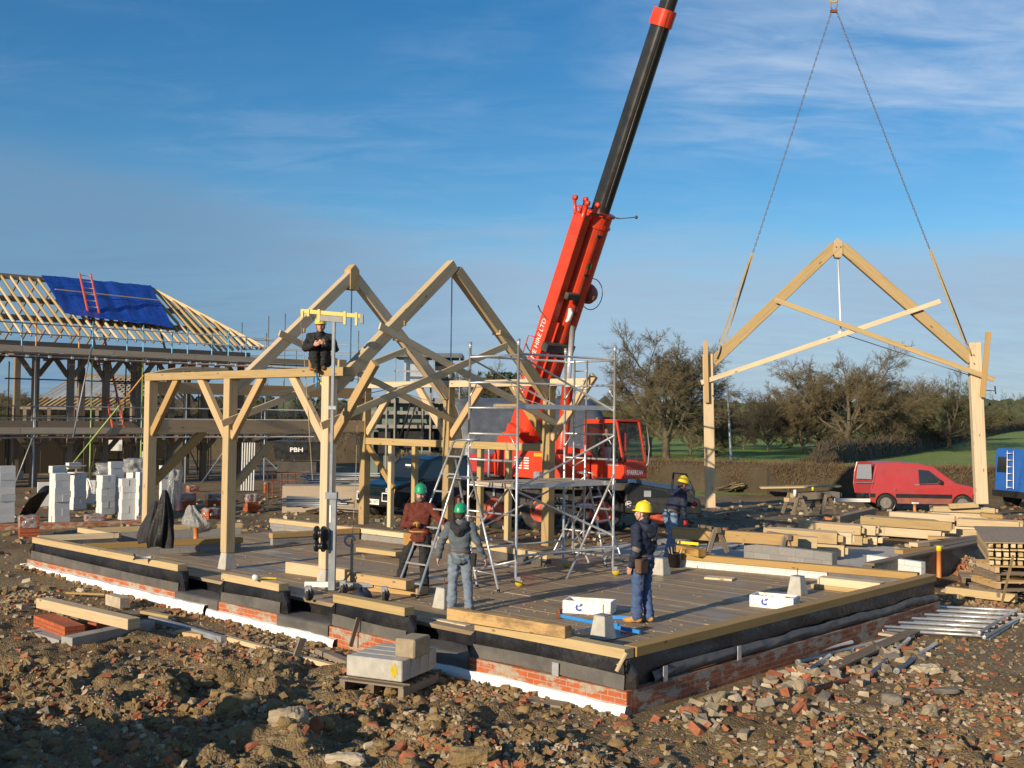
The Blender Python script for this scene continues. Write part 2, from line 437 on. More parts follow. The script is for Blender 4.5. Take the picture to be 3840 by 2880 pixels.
M['hair'] = simple('dark hair', (.045, .028, .018), .8, var=.3, scale=30)
M['beard'] = simple('greying beard', (.12, .095, .075), .9, var=.3, scale=40)
M['coat'] = simple('black cloth', (.014, .015, .015), .85, var=.4, scale=9, bump=.4)
M['brownknit'] = simple('rust brown fleece', (.115, .023, .013), .9, var=.2, scale=9, bump=.4)
M['greyjkt'] = simple('blue grey jacket', (.090, .110, .125), .85, var=.15, scale=8, bump=.4)
M['hood'] = simple('charcoal hood', (.028, .026, .030), .9, var=.2, scale=9, bump=.4)
M['denim'] = simple('worn denim', (.16, .20, .25), .9, var=.25, scale=9, bump=.4, dirt=(.26, .24, .20), dirtamt=.35)
M['bluejean'] = simple('blue jeans', (.055, .095, .20), .9, var=.2, scale=9, bump=.4)
M['fadedjean'] = simple('faded jeans', (.17, .25, .36), .9, var=.2, scale=9, bump=.4)
M['navy'] = simple('navy jacket', (.012, .018, .042), .8, var=.25, scale=9, bump=.4)
M['leather'] = simple('brown leather', (.12, .065, .035), .6, var=.3, scale=12)
M['tan'] = simple('tan leather', (.42, .21, .05), .7, var=.2, scale=12)
M['redglove'] = simple('red glove', (.50, .03, .025), .7, var=.2, scale=12)
M['sling'] = simple('webbing sling', (.33, .27, .17), .9, var=.2, scale=10)
M['chain'] = simple('chain steel', (.16, .14, .12), .5, metal=.6, var=.3, scale=12)
M['slateblue'] = simple('blue marker', (.03, .07, .40), .6, var=.1, scale=9)
M['clear'] = simple('frosted bag', (.36, .37, .36), .2, var=.15, scale=8, bump=.8, bdist=.03)

for k_ in ('clear', 'plasticwrap'): M[k_].node_tree.nodes['Principled BSDF'].inputs['Alpha'].default_value = .62
M['blackcoat'] = simple('black waterproof', (.005, .005, .006), .5, var=.4, scale=9, bump=.4, bdist=.02, spec=.25)
def brickmat(name, smear=.45, c1=(.46, .115, .035), c2=(.36, .085, .03), mortar=(.36, .31, .23), w=.225, h=.075):
    t = NT(name); br = t.n('ShaderNodeTexBrick')
    co = t.coords('UV'); t.l(co, br.inputs['Vector'])
    br.inputs['Scale'].default_value = 1.0; br.inputs['Brick Width'].default_value = w; br.inputs['Row Height'].default_value = h
    br.inputs['Mortar Size'].default_value = .006; br.inputs['Mortar Smooth'].default_value = .3; br.inputs['Bias'].default_value = 0
    br.inputs['Color1'].default_value = (*c1, 1); br.inputs['Color2'].default_value = (*c2, 1); br.inputs['Mortar'].default_value = (*mortar, 1)
    n1 = t.noise(t.coords('UV', (1.0, 2.2, 1)), 2.0, 5, .6); n2 = t.noise(co, 14, 5, .6)
    cc = t.mix(t.maprange(n2, .3, .8, 0, .35), br.outputs['Color'], tuple(x*.55 for x in c2))
    sm = t.maprange(n1, .62-.16*smear, .69-.16*smear, 0, .92)
    cc = t.mix(sm, cc, t.ramp(n2, [(.3, (.25, .20, .14)), (.7, (.42, .37, .29))]))
    t.col(cc); t.rough(.9)
    t.bump(t.math('ADD', br.outputs['Fac'], n2), -.35, .008)
    return t.m
M['brick'] = brickmat('brickwork', .85)
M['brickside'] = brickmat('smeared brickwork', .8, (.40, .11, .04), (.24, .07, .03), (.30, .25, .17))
M['brickpack'] = brickmat('stacked bricks', -2.5, (.46, .11, .035), (.34, .08, .03), (.10, .04, .02), .215, .068)
M['whiteblk'] = brickmat('white blockwork', -2.5, (.66, .66, .64), (.60, .60, .58), (.40, .38, .33), .44, .14)
M['greyblk'] = brickmat('grey blockwork', -2.5, (.27, .26, .25), (.23, .22, .21), (.16, .15, .13), .44, .21)

def floormat():
    t = NT('wet floor'); oi = t.coords('UV')
    g = t.noise(t.coords('UV', (.5, 9, 1)), 1.0, 6, .6, .3)
    p = t.noise(t.coords('UV', (.30, .9, 1)), 1.0, 6, .65, .5)
    q = t.noise(t.coords('Object', (.7, .7, .7)), 1.0, 6, .65, .3)
    cc = t.ramp(g, [(.3, (.21, .15, .090)), (.55, (.31, .232, .145)), (.8, (.41, .32, .21))])
    cc = t.mix(t.maprange(p, .60, .68, 0, .75), cc, (.54, .50, .42))
    cc = t.mix(t.maprange(t.noise(t.coords('Object', (1, 1, 1)), 2.6, 7, .7), .58, .72, 0, .55), cc, (.11, .08, .052))
    cc = t.mix(t.maprange(q, .48, .68, 0, .5), cc, (.165, .12, .076))
    t.col(cc); t.rough(t.maprange(q, .45, .62, .8, .36)); t.p.inputs['Specular IOR Level'].default_value = .35; t.bump(g, .2, .004)
    return t.m
M['floor'] = floormat()
def groundmat():
    t = NT('mud and grass'); geo = t.n('ShaderNodeNewGeometry'); sx = t.n('ShaderNodeSeparateXYZ'); t.l(geo.outputs['Position'], sx.inputs[0])
    co = geo.outputs['Position']
    n1 = t.noise(co, .55, 6, .6); n2 = t.noise(co, 5, 8, .7); n3 = t.noise(co, 22, 6, .7)
    mud = t.ramp(n1, [(.32, (.135, .083, .033)), (.5, (.21, .140, .058)), (.68, (.275, .192, .085))])
    mud = t.mix(t.maprange(n2, .35, .7, .45, 0), mud, (.085, .058, .032))
    vo = t.n('ShaderNodeTexVoronoi'); vo.inputs['Scale'].default_value = 15; t.l(co, vo.inputs['Vector'])
    spk = t.ramp(vo.outputs['Color'], [(.0, (.28, .08, .03)), (.22, (.30, .23, .12)), (.45, (.15, .10, .05)), (.75, (.37, .31, .20)), (1, (.10, .065, .033))])
    mud = t.mix(t.math('MULTIPLY', t.maprange(vo.outputs['Distance'], .25, .5, 1, 0), t.maprange(n1, .40, .52, .15, .85)), mud, spk)
    vo2 = t.n('ShaderNodeTexVoronoi'); vo2.inputs['Scale'].default_value = 38; t.l(co, vo2.inputs['Vector'])
    gr = t.noise(co, .03, 5, .6); g2 = t.noise(co, 1.4, 6, .7)
    grass = t.ramp(gr, [(.35, (.15, .25, .030)), (.6, (.22, .28, .045)), (.75, (.28, .29, .075))])
    grass = t.mix(t.maprange(g2, .4, .7, 0, .35), grass, (.04, .06, .012))
    # the site ends at the hedge line; a ragged edge of rough grass
    lf = t.maprange(sx.outputs['X'], -4, 3, -34, 0)
    edge = t.math('ADD', t.math('ADD', sx.outputs['Y'], lf), t.math('MULTIPLY', t.math('SUBTRACT', n1, .5), 9.0))
    fac = t.maprange(edge, 47.5, 49.5, 0, 1)
    t.col(t.mix(fac, mud, grass)); t.rough(t.maprange(n1, .35, .6, .95, .72))
    h = t.math('ADD', t.math('ADD', n2, t.math('MULTIPLY', n3, .5)), t.math('MULTIPLY', vo2.outputs['Distance'], -.5))
    t.bump(h, .9, .05)
    return t.m
M['ground'] = groundmat()
M['clod'] = simple('clay clod', (.245, .165, .072), .9, var=.25, scale=5, bump=.8, bdist=.04, dirt=(.13, .09, .05), dirtamt=.5)
M['rbrick'] = simple('broken brick', (.29, .10, .045), .9, var=.4, scale=7, bump=.5, dirt=(.24, .175, .10), dirtamt=.85)
M['rconc'] = simple('concrete rubble', (.31, .25, .165), .9, var=.25, scale=7, bump=.5, dirt=(.22, .16, .09), dirtamt=.6)
M['rpale'] = simple('pale rubble', (.44, .37, .26), .9, var=.25, scale=7, bump=.4, dirt=(.26, .19, .11), dirtamt=.7)
M['rslate'] = simple('slate rubble', (.17, .145, .115), .7, var=.25, scale=7)
# ================================================================== THE LAND
def _hash(ix, iy, s):
    h = (ix.astype(np.int64)*374761393 + iy.astype(np.int64)*668265263 + s*974634777) & 0xffffffff
    h = ((h ^ (h >> 13))*1274126177) & 0xffffffff
    return ((h ^ (h >> 16)) & 0xffff)/65535.0
def vn(x, y, s=0):
    x = np.asarray(x, float); y = np.asarray(y, float)
    ix = np.floor(x); iy = np.floor(y); fx = x-ix; fy = y-iy
    fx = fx*fx*(3-2*fx); fy = fy*fy*(3-2*fy)
    a = _hash(ix, iy, s); b = _hash(ix+1, iy, s); c = _hash(ix, iy+1, s); d = _hash(ix+1, iy+1, s)
    return (a*(1-fx)+b*fx)*(1-fy)+(c*(1-fx)+d*fx)*fy
def fbm(x, y, o=4, s=0, g=.5):
    t = 0; am = 1; n = 0
    for i in range(o): t = t+am*vn(x*2**i, y*2**i, s+i*17); n += am; am *= g
    return t/n
def ss(a, b, x): t = np.clip((x-a)/(b-a), 0, 1); return t*t*(3-2*t)
def height(x, y):
    x = np.asarray(x, float); y = np.asarray(y, float)
    base = .10+.38*ss(20, 32, y)
    dx = x-O0.x; dy = y-O0.y
    a = dx*AX.x+dy*AX.y; b = dx*BX.x+dy*BX.y
    outside = np.maximum(np.maximum(-a, -b), np.maximum(a-9.9, b-17.0))
    rough = ss(.05, 1.6, outside)*(1-ss(42, 50, y))*(1-.45*ss(1.5, 4, x)*ss(12, 15, y))
    near = 1-ss(13.5, 19, y)
    left = 1-ss(-3.5, 2.5, x)
    r1 = fbm(x*.55+3, y*.75+8, 4, 3)-.5
    clod = np.abs(fbm(x*1.5, y*1.7, 4, 11)-.5)*2
    fine = fbm(x*5.5, y*5.5, 3, 23)-.5
    ridge = np.maximum(0, fbm(x*1.0+y*.45, y*1.55-x*.3, 3, 31)-.46)
    z = base + rough*(r1*(.24+.14*near) + (.22-clod)*(.12+.20*near*left) + fine*(.08+.10*near+.16*near*left)+ (np.abs(fbm(x*3.1+7, y*3.3+2, 2, 41)-.5)*-2+.3)*(.13*near*left+.05*near) + ridge*.75*near*left)
    z = z + rough*near*left*.16*ss(13.5, 10.5, y)
    z = z - .35*ss(0.0, 1.0, np.minimum(np.minimum(a-.3, b-.3), np.minimum(9.4-a, 16.5-b)))
    z = z + 2.0*np.exp(-(((x+6.9)/1.45)**2+((y-8.1)/1.2)**2)) + 1.2*np.exp(-(((x+9.5)/1.6)**2+((y-11)/1.5)**2))*rough  # unseen mounds added out of view to shade the near left ground
    far = ss(60, 400, y)
    z = z + far*1.6*fbm(x*.006, y*.006, 3, 5) + ss(20, 90, x)*ss(70, 200, y)*1.5
    return z
def gz(x, y): return float(height(x, y))
def axis(lo, hi, step, ends, grow):
    xs = list(np.arange(lo, hi, step)); st = step
    while xs[-1] < ends[1]: st *= grow; xs.append(xs[-1]+st)
    st = step; pre = []; cur = lo
    while cur > ends[0]: st *= grow; cur -= st; pre.append(cur)
    return np.array(pre[::-1]+xs)
gx = axis(-8.5, 9.5, .052, (-2600, 2600), 1.065); gy = axis(9.3, 19, .058, (-60, 3200), 1.05)
GX, GY = np.meshgrid(gx, gy); GZ = height(GX, GY)
me = bpy.data.meshes.new('ground'); nx, ny = len(gx), len(gy)
co = np.stack([GX, GY, GZ], -1).reshape(-1, 3)
ii = (np.arange(ny-1)[:, None]*nx+np.arange(nx-1)[None, :]).reshape(-1)
fa = np.stack([ii, ii+1, ii+nx+1, ii+nx], -1)
me.vertices.add(len(co)); me.vertices.foreach_set('co', co.reshape(-1))
me.loops.add(fa.size); me.loops.foreach_set('vertex_index', fa.reshape(-1).astype(np.int32))
me.polygons.add(len(fa)); me.polygons.foreach_set('loop_start', np.arange(0, fa.size, 4, dtype=np.int32))
me.polygons.foreach_set('use_smooth', np.ones(len(fa), bool))
me.update(calc_edges=True); me.validate(); me.materials.append(M['ground'])
gr = bpy.data.objects.new('ground', me); C.objects.link(gr); struct(gr)

# loose rubble: bricks ends, stones, clods beyond counting
rb = MB(); rnd = random.Random(3)
def chunk(mb, c, sx, sy, sz, jit, mi, r=rnd, yaw=None):
    ya = r.uniform(0, 6.28) if yaw is None else yaw; ti = r.gauss(0, .3); tj = r.gauss(0, .3)
    R = Matrix.Rotation(ya, 3, 'Z') @ Matrix.Rotation(ti, 3, 'X') @ Matrix.Rotation(tj, 3, 'Y')
    b = len(mb.v)
    for k in (-1, 1):
        for j in (-1, 1):
            for i in (-1, 1):
                mb.v.append(V(c) + R @ V((sx*i*(1+r.uniform(-jit, jit)), sy*j*(1+r.uniform(-jit, jit)), sz*k*(1+r.uniform(-jit, jit)))))
    for idx in ((0, 2, 3, 1), (4, 5, 7, 6), (0, 1, 5, 4), (3, 2, 6, 7), (2, 0, 4, 6), (1, 3, 7, 5)): mb.face([b+i for i in idx], None, mi)
def out_ok(x, y, mar=.18):
    a, b = AB(V((x, y, 0))); return a < -mar-.08 or b < -mar-.08 or a > 10.2 or b > 17.2
cnt = 0
while cnt < 30000:
    y = 9.4+rnd.random()**1.3*13.5
    x = rnd.uniform(-.52*y-.5, .52*y+.5)
    if not out_ok(x, y): continue
    k = float(fbm(x*.5, y*.6, 3, 77))
    mudleft = sstep(-.6, -4.6, x)*sstep(13.8, 11.6, y)
    if rnd.random() < mudleft*.86: continue
    if k < .50 and rnd.random() < .86: continue
    if x > 1.2 and y < 16 and rnd.random() < .5*sstep(1.2, 3, x): continue
    cnt += 1
    u = rnd.random(); s = .008+.034*rnd.random()**3.6
    if u < .26: mi, jit = 1, .3; sh = (1.5, .9, .7)
    elif u < .60: mi, jit = 0, .55; sh = (1.1, 1, .9); s *= 1.1
    elif u < .84: mi, jit = 2, .45; sh = (1.2, 1, .7)
    elif u < .955: mi, jit = 3, .45; sh = (1.2, .9, .6); s *= .85
    else: mi, jit = 4, .3; sh = (1.6, 1.2, .35)
    chunk(rb, (x, y, gz(x, y)+s*.05), s*sh[0], s*sh[1], s*sh[2], jit, mi)
for i in range(300):      # bigger pieces along the right hand plinth
    q = G(rnd.uniform(.0, 6.5), -.35-abs(rnd.gauss(0, .55)), 0); s = .022+.05*rnd.random()**1.6
    chunk(rb, (q.x, q.y, gz(q.x, q.y)+s*.3), s*1.5, s, s*.75, .35, rnd.choice((1, 1, 2, 2, 2, 3, 4)))
for i in range(380):      # soil crumbled against the footing boards
    q = G(-.17-abs(rnd.gauss(0, .10)), rnd.uniform(-.2, 16.9), 0); s = .012+.035*rnd.random()**2
    chunk(rb, (q.x, q.y, gz(q.x, q.y)+s*.4), s*1.2, s, s*.9, .45, rnd.choice((0, 0, 0, 2, 1)))
for i in range(2600):     # farther rubble behind and beside the slab
    y = rnd.uniform(20, 44); x = rnd.uniform(-.5*y, .5*y)
    if not out_ok(x, y, .4): continue
    s = .02+.05*rnd.random()**2; chunk(rb, (x, y, gz(x, y)+s*.3), s*1.3, s, s*.7, .4, rnd.choice((0, 0, 1, 2, 2, 3)))
o = rb.build('rubble', [M['clod'], M['rbrick'], M['rconc'], M['rpale'], M['rslate']], loc=(0, 13, 0))
tag(o, 'broken brick, stone and clay rubble strewn over the churned mud', 'rubble', kind='stuff')
# clods of dug clay, too many to count
cl = MB(); r2 = random.Random(9); n = 0
while n < 1500:
    y = 9.5+r2.random()*6.0; x = r2.uniform(-.52*y-.5, 1.0+r2.random()*2)
    if not out_ok(x, y, .3) or r2.random() > sstep(1.8, -2.5, x)+.12: continue
    n += 1; s = .018+.075*r2.random()**3.2
    seed = r2.randrange(9999); zz = gz(x, y)+s*.15
    b = len(cl.v); K, Sg = 9, 6
    for i in range(Sg+1):
        th = math.pi*i/Sg
        for j in range(K):
            an = 2*math.pi*j/K
            d = V((math.sin(th)*math.cos(an), math.sin(th)*math.sin(an), -math.cos(th)))
            q = .45+1.1*float(fbm(d.x*2.2+seed, d.y*2.2+d.z*2.0+seed*.3, 2, 5))
            cl.v.append(V((x, y, zz))+V((d.x*s*1.25*q, d.y*s*q, d.z*s*.75*q)))
    for i in range(Sg):
        for j in range(K):
            j2 = (j+1) % K; cl.face([b+i*K+j, b+i*K+j2, b+(i+1)*K+j2, b+(i+1)*K+j], None, 0, r2.random() < .5)
o = cl.build('clay_clods', M['clod'], loc=(-3, 12, 0))
tag(o, 'khaki clay clods heaped in the near foreground mud', 'clay', kind='stuff')
# the larger loose pieces one can tell apart
def lump(u, v, w, h, mk, label, name, cat, yaw, dep=None, jit=.2, sub=True, tilt=.0, n=10):
    g = Zp(u, v, .25); zz = gz(g.x, g.y); p = Zp(u, v, zz); k = p.y/F_PX
    sx, sz = w*k/2, h*k/2; sy = dep/2 if dep else sx*.6
    mb = MB(); c = V((p.x, p.y+sy*.6, zz+sz*.55)); R = Matrix.Rotation(yaw, 3, 'Z') @ Matrix.Rotation(tilt, 3, 'Y')
    seed = random.random()*99
    def fn(a, b):
        th = math.pi*b; an = 2*math.pi*a
        d = V((math.sin(th)*math.cos(an), math.sin(th)*math.sin(an), -math.cos(th)))
        e = 3.2                                             # rounded block
        q = (abs(d.x)**e+abs(d.y)**e+abs(d.z)**e)**(-1/e)
        q *= 1+(jit+.1)*(float(fbm(d.x*1.9+seed+5, d.y*1.9+d.z*1.6+seed+5, 4, 4, .6))-.5)*2.4
        return c+R @ V((d.x*sx*q, d.y*sy*q, d.z*sz*q))
    mb.grid(fn, 26, 16, 0, False)
    tag(mb.build(name, M[mk], loc=(c.x, c.y, zz)), label, cat, 'larger loose pieces in the foreground')
lump(880, 2690, 150, 105, 'clod', 'rounded khaki lump of caked aggregate left of the pale concrete lump', 'rubble_lump', 'lump', .3, .35, .3)
lump(1080, 2730, 135, 85, 'rconc', 'squarish pale concrete lump with a cast shadow below the pallet', 'concrete_lump', 'lump', -.2, .3, .18)
lump(1770, 2865, 165, 70, 'clod', 'long khaki stone lying at the bottom edge of the photo right of the bricks', 'stone_lump', 'lump', .1, .25, .2)
lump(1290, 2870, 150, 50, 'rpale', 'white mortared slab of broken wall at the bottom edge', 'mortared_slab', 'slab', -.1, .2, .15)
lump(2610, 2590, 110, 55, 'rslate', 'dark stone against the right hand brick plinth', 'stone_lump', 'lump', .5, .3, .2)
lump(2340, 2745, 75, 45, 'rbrick', 'brick end lying a little below the white footing corner', 'brick_end', 'brick', .3, .15, .08)
lump(2590, 2700, 90, 60, 'rbrick', 'brown brick piece right of the plinth corner among pale stones', 'brick_end', 'brick', -.7, .15, .1)
lump(1530, 2870, 70, 62, 'rbrick', 'dark red brick standing upright at the bottom edge', 'loose_brick', 'brick', -.3, .11, .05)
lump(1490, 2830, 95, 40, 'rbrick', 'red brick leaning across the upright one at the bottom edge', 'loose_brick', 'brick', .9, .11, .05, tilt=-.5)
lump(1395, 2730, 48, 26, 'rbrick', 'bright orange brick half lying right of the concrete lump', 'brick_end', 'brick', .1, .11, .05)
lump(960, 2830, 90, 60, 'rbrick', 'dusty pink brick lying flat below the aggregate lump', 'loose_brick', 'brick', .5, .12, .06)
lump(1700, 2770, 90, 28, 'rbrick', 'dull red brick lying flat right of the middle foreground', 'loose_brick', 'brick', .1, .11, .06)
lump(1180, 2740, 60, 60, 'rbrick', 'red brown brick tilted against the right side of the pale concrete lump', 'loose_brick', 'brick', .6, .1, .06, tilt=-.6)
lump(3350, 2640, 80, 45, 'rslate', 'flat grey slab tipped on its edge in the right foreground', 'slab_piece', 'slab', -.4, .15, .1)
lump(3555, 2600, 100, 22, 'rslate', 'thin grey slate lying flat in the right foreground', 'slate_piece', 'slate', .1, .2, .1)
lump(3490, 2690, 60, 55, 'rconc', 'grey brown concrete wedge standing in the right foreground', 'concrete_wedge', 'lump', .4, .14, .1)
lump(3010, 2590, 55, 50, 'rconc', 'small brown block against the end of the rusty pipe', 'stone_block', 'lump', .7, .14, .06)
lump(3485, 2525, 110, 35, 'rpale', 'low white chalky lump right of the rusty pipe', 'chalk_lump', 'lump', .0, .25, .4)

# ------------------------------------------------------------------ trees
def make_tree(seed, H, spread=1.0, trunk=.2, r0=.3, dens=1.0, upb=.25, name='oak_tree'):
    r = random.Random(seed); tk = MB(); tw = MB()
    def seg(mb, p, d, L, ra, rb_, n, wob):
        k = max(2, int(L/ .9)) if mb is tk else 2
        pts = [p]; rr = [ra]; q = p; dd = d
        for i in range(k):
            dd = (dd + V((r.gauss(0, wob), r.gauss(0, wob), r.gauss(0, wob)+.02))).normalized()
            q = q+dd*L/k; pts.append(q); rr.append(ra+(rb_-ra)*(i+1)/k)
        mb.path(pts, rr, n, 0, False, True); return pts, rr
    def perp(d, ang):
        a = d.orthogonal().normalized(); a.rotate(Matrix.Rotation(r.uniform(0, 6.283), 3, d))
        return (d*math.cos(ang)+a*math.sin(ang)).normalized()
    def grow(p, d, L, ra, lev):
        mb = tk if lev <= 2 else tw
        pts, rr = seg(mb, p, d, L, ra, ra*(.45 if lev else .72), (9, 6, 5, 3, 3, 3)[lev], (.05, .13, .17, .2, .2, .2)[lev])
        if lev == 5: return
        nchild = (0, 7, 7, 7, 8)[lev] if lev else r.randint(6, 8)
        nchild = max(2, int(round(nchild*(dens if lev >= 2 else 1)+r.uniform(-.5, .5))))
        for i in range(nchild):
            t = (.35+.65*(i+r.random())/nchild) if lev else (.55+.45*(i+.5)/nchild)
            f = t*(len(pts)-1); k = min(int(f), len(pts)-2); q = pts[k].lerp(pts[k+1], f-k)
            ang = rad(r.uniform(*((35, 72), (28, 60), (25, 60), (25, 60), (25, 65))[lev]))
            dd0 = (pts[k+1]-pts[k]).normalized(); dd = perp(dd0, ang)
            dd = (dd+V((0, 0, upb*(1.0, .7, .5, .3, .2)[lev]))).normalized()
            if lev == 0: dd = V((dd.x*spread, dd.y*spread, dd.z)).normalized()
            l2 = L*(.0, .62, .60, .55, .55)[lev]*r.uniform(.75, 1.15)*(1.15-.45*t) if lev else H*(1-trunk)*r.uniform(.52, .70)
            grow(q, dd, l2, max(.011, rr[k]*(.55, .5, .5, .55, .6)[lev]), lev+1)
        if lev: grow(pts[-1], (pts[-1]-pts[-2]).normalized(), L*.55, rr[-1], lev+1)
    # trunk leans slightly and carries a leader
    pts, rr = seg(tk, V((0, 0, -.3)), V((r.gauss(0, .04), r.gauss(0, .04), 1)).normalized(), H*trunk+.3, r0, r0*.75, 10, .05)
    nb = r.randint(6, 8)
    for i in range(nb):
        t = .6+.4*i/(nb-1); q = pts[0].lerp(pts[-1], t)
        az = i*2.4+r.uniform(-.4, .4); el = rad(r.uniform(18, 58))
        d = V((math.cos(az)*math.cos(el)*spread, math.sin(az)*math.cos(el)*spread, math.sin(el))).normalized()
        grow(q, d, H*(1-trunk)*r.uniform(.54, .68), r0*.5, 1)
    grow(pts[-1], (pts[-1]-pts[-2]).normalized(), H*(1-trunk)*.50, r0*.62, 1)
    zs = sorted(v.z for v in tw.v); top = zs[int(len(zs)*.99)]
    return tk, tw, top
PROTO = {}
def proto(key, **kw):
    tk, tw, top = make_tree(**kw); PROTO[key] = (tk, tw, top)
proto('oak', seed=11, H=11, spread=1.05, trunk=.22, r0=.34, dens=1.1)
proto('oak_open', seed=21, H=10, spread=1.15, trunk=.2, r0=.28, dens=.9, upb=.2)
proto('bushy', seed=31, H=8, spread=1.0, trunk=.16, r0=.2, dens=1.15, upb=.3)
proto('slender', seed=41, H=10, spread=.6, trunk=.18, r0=.17, dens=.85, upb=.5)
meshcache = {}
def plant_tree(u, vtop, y, key, mk, label, width=None, group='bare winter trees along the field edge', yaw=None, zb=None, name='bare_tree'):
    p = Yp(u, vtop, y); g = gz(p.x, p.y) if zb is None else zb
    tk, tw, top = PROTO[key]; s = (p.z-g)/top
    root = thing(name, label, 'tree', (p.x, p.y, g), group)
    for part, mb, mt in (('trunk', tk, M['bark']), ('crown', tw, M[mk])):
        ck = (key, part, mk)
        if ck not in meshcache:
            root['_o'] = (0, 0, 0); o = mb.build(part, mt, root); meshcache[ck] = o.data
        else:
            o = bpy.data.objects.new(part, meshcache[ck]); C.objects.link(o); o.parent = root
    wx = s*(width or 1.0)
    root.scale = (wx, wx, s); root.rotation_euler = (0, 0, yaw if yaw is not None else random.uniform(0, 6.28))
    return root
plant_tree(2500, 1275, 90, 'oak', 'twig', 'tall spreading bare oak just right of the crane cab, its crown against the sky', 1.12, yaw=.6)
plant_tree(2330, 1530, 105, 'bushy', 'twigolive', 'low bushy olive tree behind the right leg of the scaffold tower', 1.6, yaw=1)
plant_tree(2215, 1540, 118, 'bushy', 'twigolive', 'round olive tree behind the rung ladder of the scaffold tower', 1.2, yaw=2)
plant_tree(2700, 1520, 125, 'bushy', 'twig', 'brown bush like tree right of the lifted truss leg and left of the leaning pole', 1.2)
plant_tree(2790, 1560, 118, 'bushy', 'twigdark', 'dark many stemmed thicket tree right of the leaning pole', 1.3)
plant_tree(2880, 1490, 112, 'slender', 'twigdark', 'narrow dark tree standing next to the thicket over the green field', 1.2)
plant_tree(2910, 1470, 140, 'slender', 'twig', 'thin pale tree poking above the thicket left of the largest oak', 1.1)
plant_tree(3010, 1535, 112, 'bushy', 'twig', 'broad brown tree leaning against the left side of the largest oak', 1.2)
plant_tree(3180, 1335, 110, 'oak', 'twig', 'largest bare oak under the middle of the lifted truss', 1.12, yaw=2.1)
plant_tree(3070, 1450, 122, 'bushy', 'twig', 'round brown crown filling in behind the largest oak to its left', 1.2)
plant_tree(3300, 1500, 118, 'bushy', 'twig', 'round brown crown to the right of the largest oak', 1.3)
plant_tree(3360, 1430, 128, 'slender', 'twig', 'tall narrow twiggy tree between the largest oak and the far flat topped oak', 1.1)
plant_tree(3440, 1545, 130, 'bushy', 'twigolive', 'low olive tree left of the flat topped oak', 1.2)
plant_tree(3560, 1425, 125, 'oak_open', 'twigolive', 'open flat topped oak alone in the field near the right leg of the lifted truss', 1.15, yaw=.3)
plant_tree(2590, 1520, 100, 'bushy', 'twigolive', 'olive bush tree low beside the tall spreading oak', 1.4)
plant_tree(3660, 1545, 150, 'bushy', 'twigdark', 'dark low tree behind the right leg of the lifted truss', 1.5)
plant_tree(60, 1480, 120, 'bushy', 'twig', 'brown tree seen through the scaffold at the left edge', 1.6)
plant_tree(1880, 1385, 80, 'oak_open', 'twigolive', 'ivy clad tree showing between the second truss and the crane boom', 1.0, yaw=1.1)
plant_tree(2050, 1500, 120, 'bushy', 'twigolive', 'olive tree behind the crane body', 1.7)
plant_tree(2420, 1560, 130, 'bushy', 'twigolive', 'olive tree directly behind the crane cab roof', 1.6)
iv = MB(); r3 = random.Random(5); base = Yp(1880, 1450, 80)
for q in range(1500):
    c0 = V((base.x+r3.gauss(0, .9), base.y+r3.gauss(0, .9), base.z+r3.uniform(-2.4, 1.0)))
    d1 = V((r3.gauss(0, 1), r3.gauss(0, 1), r3.gauss(0, 1))).normalized()*.16; d2 = d1.orthogonal().normalized()*.12
    iv.quad([c0-d1, c0-d2, c0+d1, c0+d2])
for t in bpy.data.objects:
    if t.get('label', '').startswith('ivy clad'):
        o = iv.build('ivy', M['ivy']); o.parent = t; o.matrix_parent_inverse = (Matrix.Translation(t.location) @ t.rotation_euler.to_matrix().to_4x4() @ Matrix.Diagonal((*t.scale, 1))).inverted()
# far off woodland that reads as one dark mass
wd = MB(); r4 = random.Random(8)
for i in range(1500):
    y = r4.uniform(330, 480); x = r4.uniform(-.50*y, .56*y); h = (r4.uniform(4.2, 6.0)+2.2*r4.random()**4)*(1+.15*math.sin(x*.05))+(y-330)*.012+max(0, x-40)*.012
    g = gz(x, y); rr = r4.uniform(1.8, 3.4)
    n = 7; b = len(wd.v)
    prof = [(rr*.9, .0), (rr*1.1, .3), (rr, .55), (rr*.75, .78), (rr*.4, .93), (.05, 1.0)]
    for q, t in prof:
        for j in range(n):
            an = 2*math.pi*j/n; k = r4.uniform(.65, 1.3)
            wd.v.append(V((x+math.cos(an)*q*k, y+math.sin(an)*q*k, g+h*t+r4.uniform(-.5, .5)*(t < .99))))
    for a in range(len(prof)-1):
        for j in range(n): wd.face([b+a*n+j, b+a*n+(j+1) % n, b+(a+1)*n+(j+1) % n, b+(a+1)*n+j])
tag(wd.build('distant_wood', M['conifer'], loc=(0, 400, 0)), 'distant dark conifer wood along the horizon', 'wood', kind='stuff')
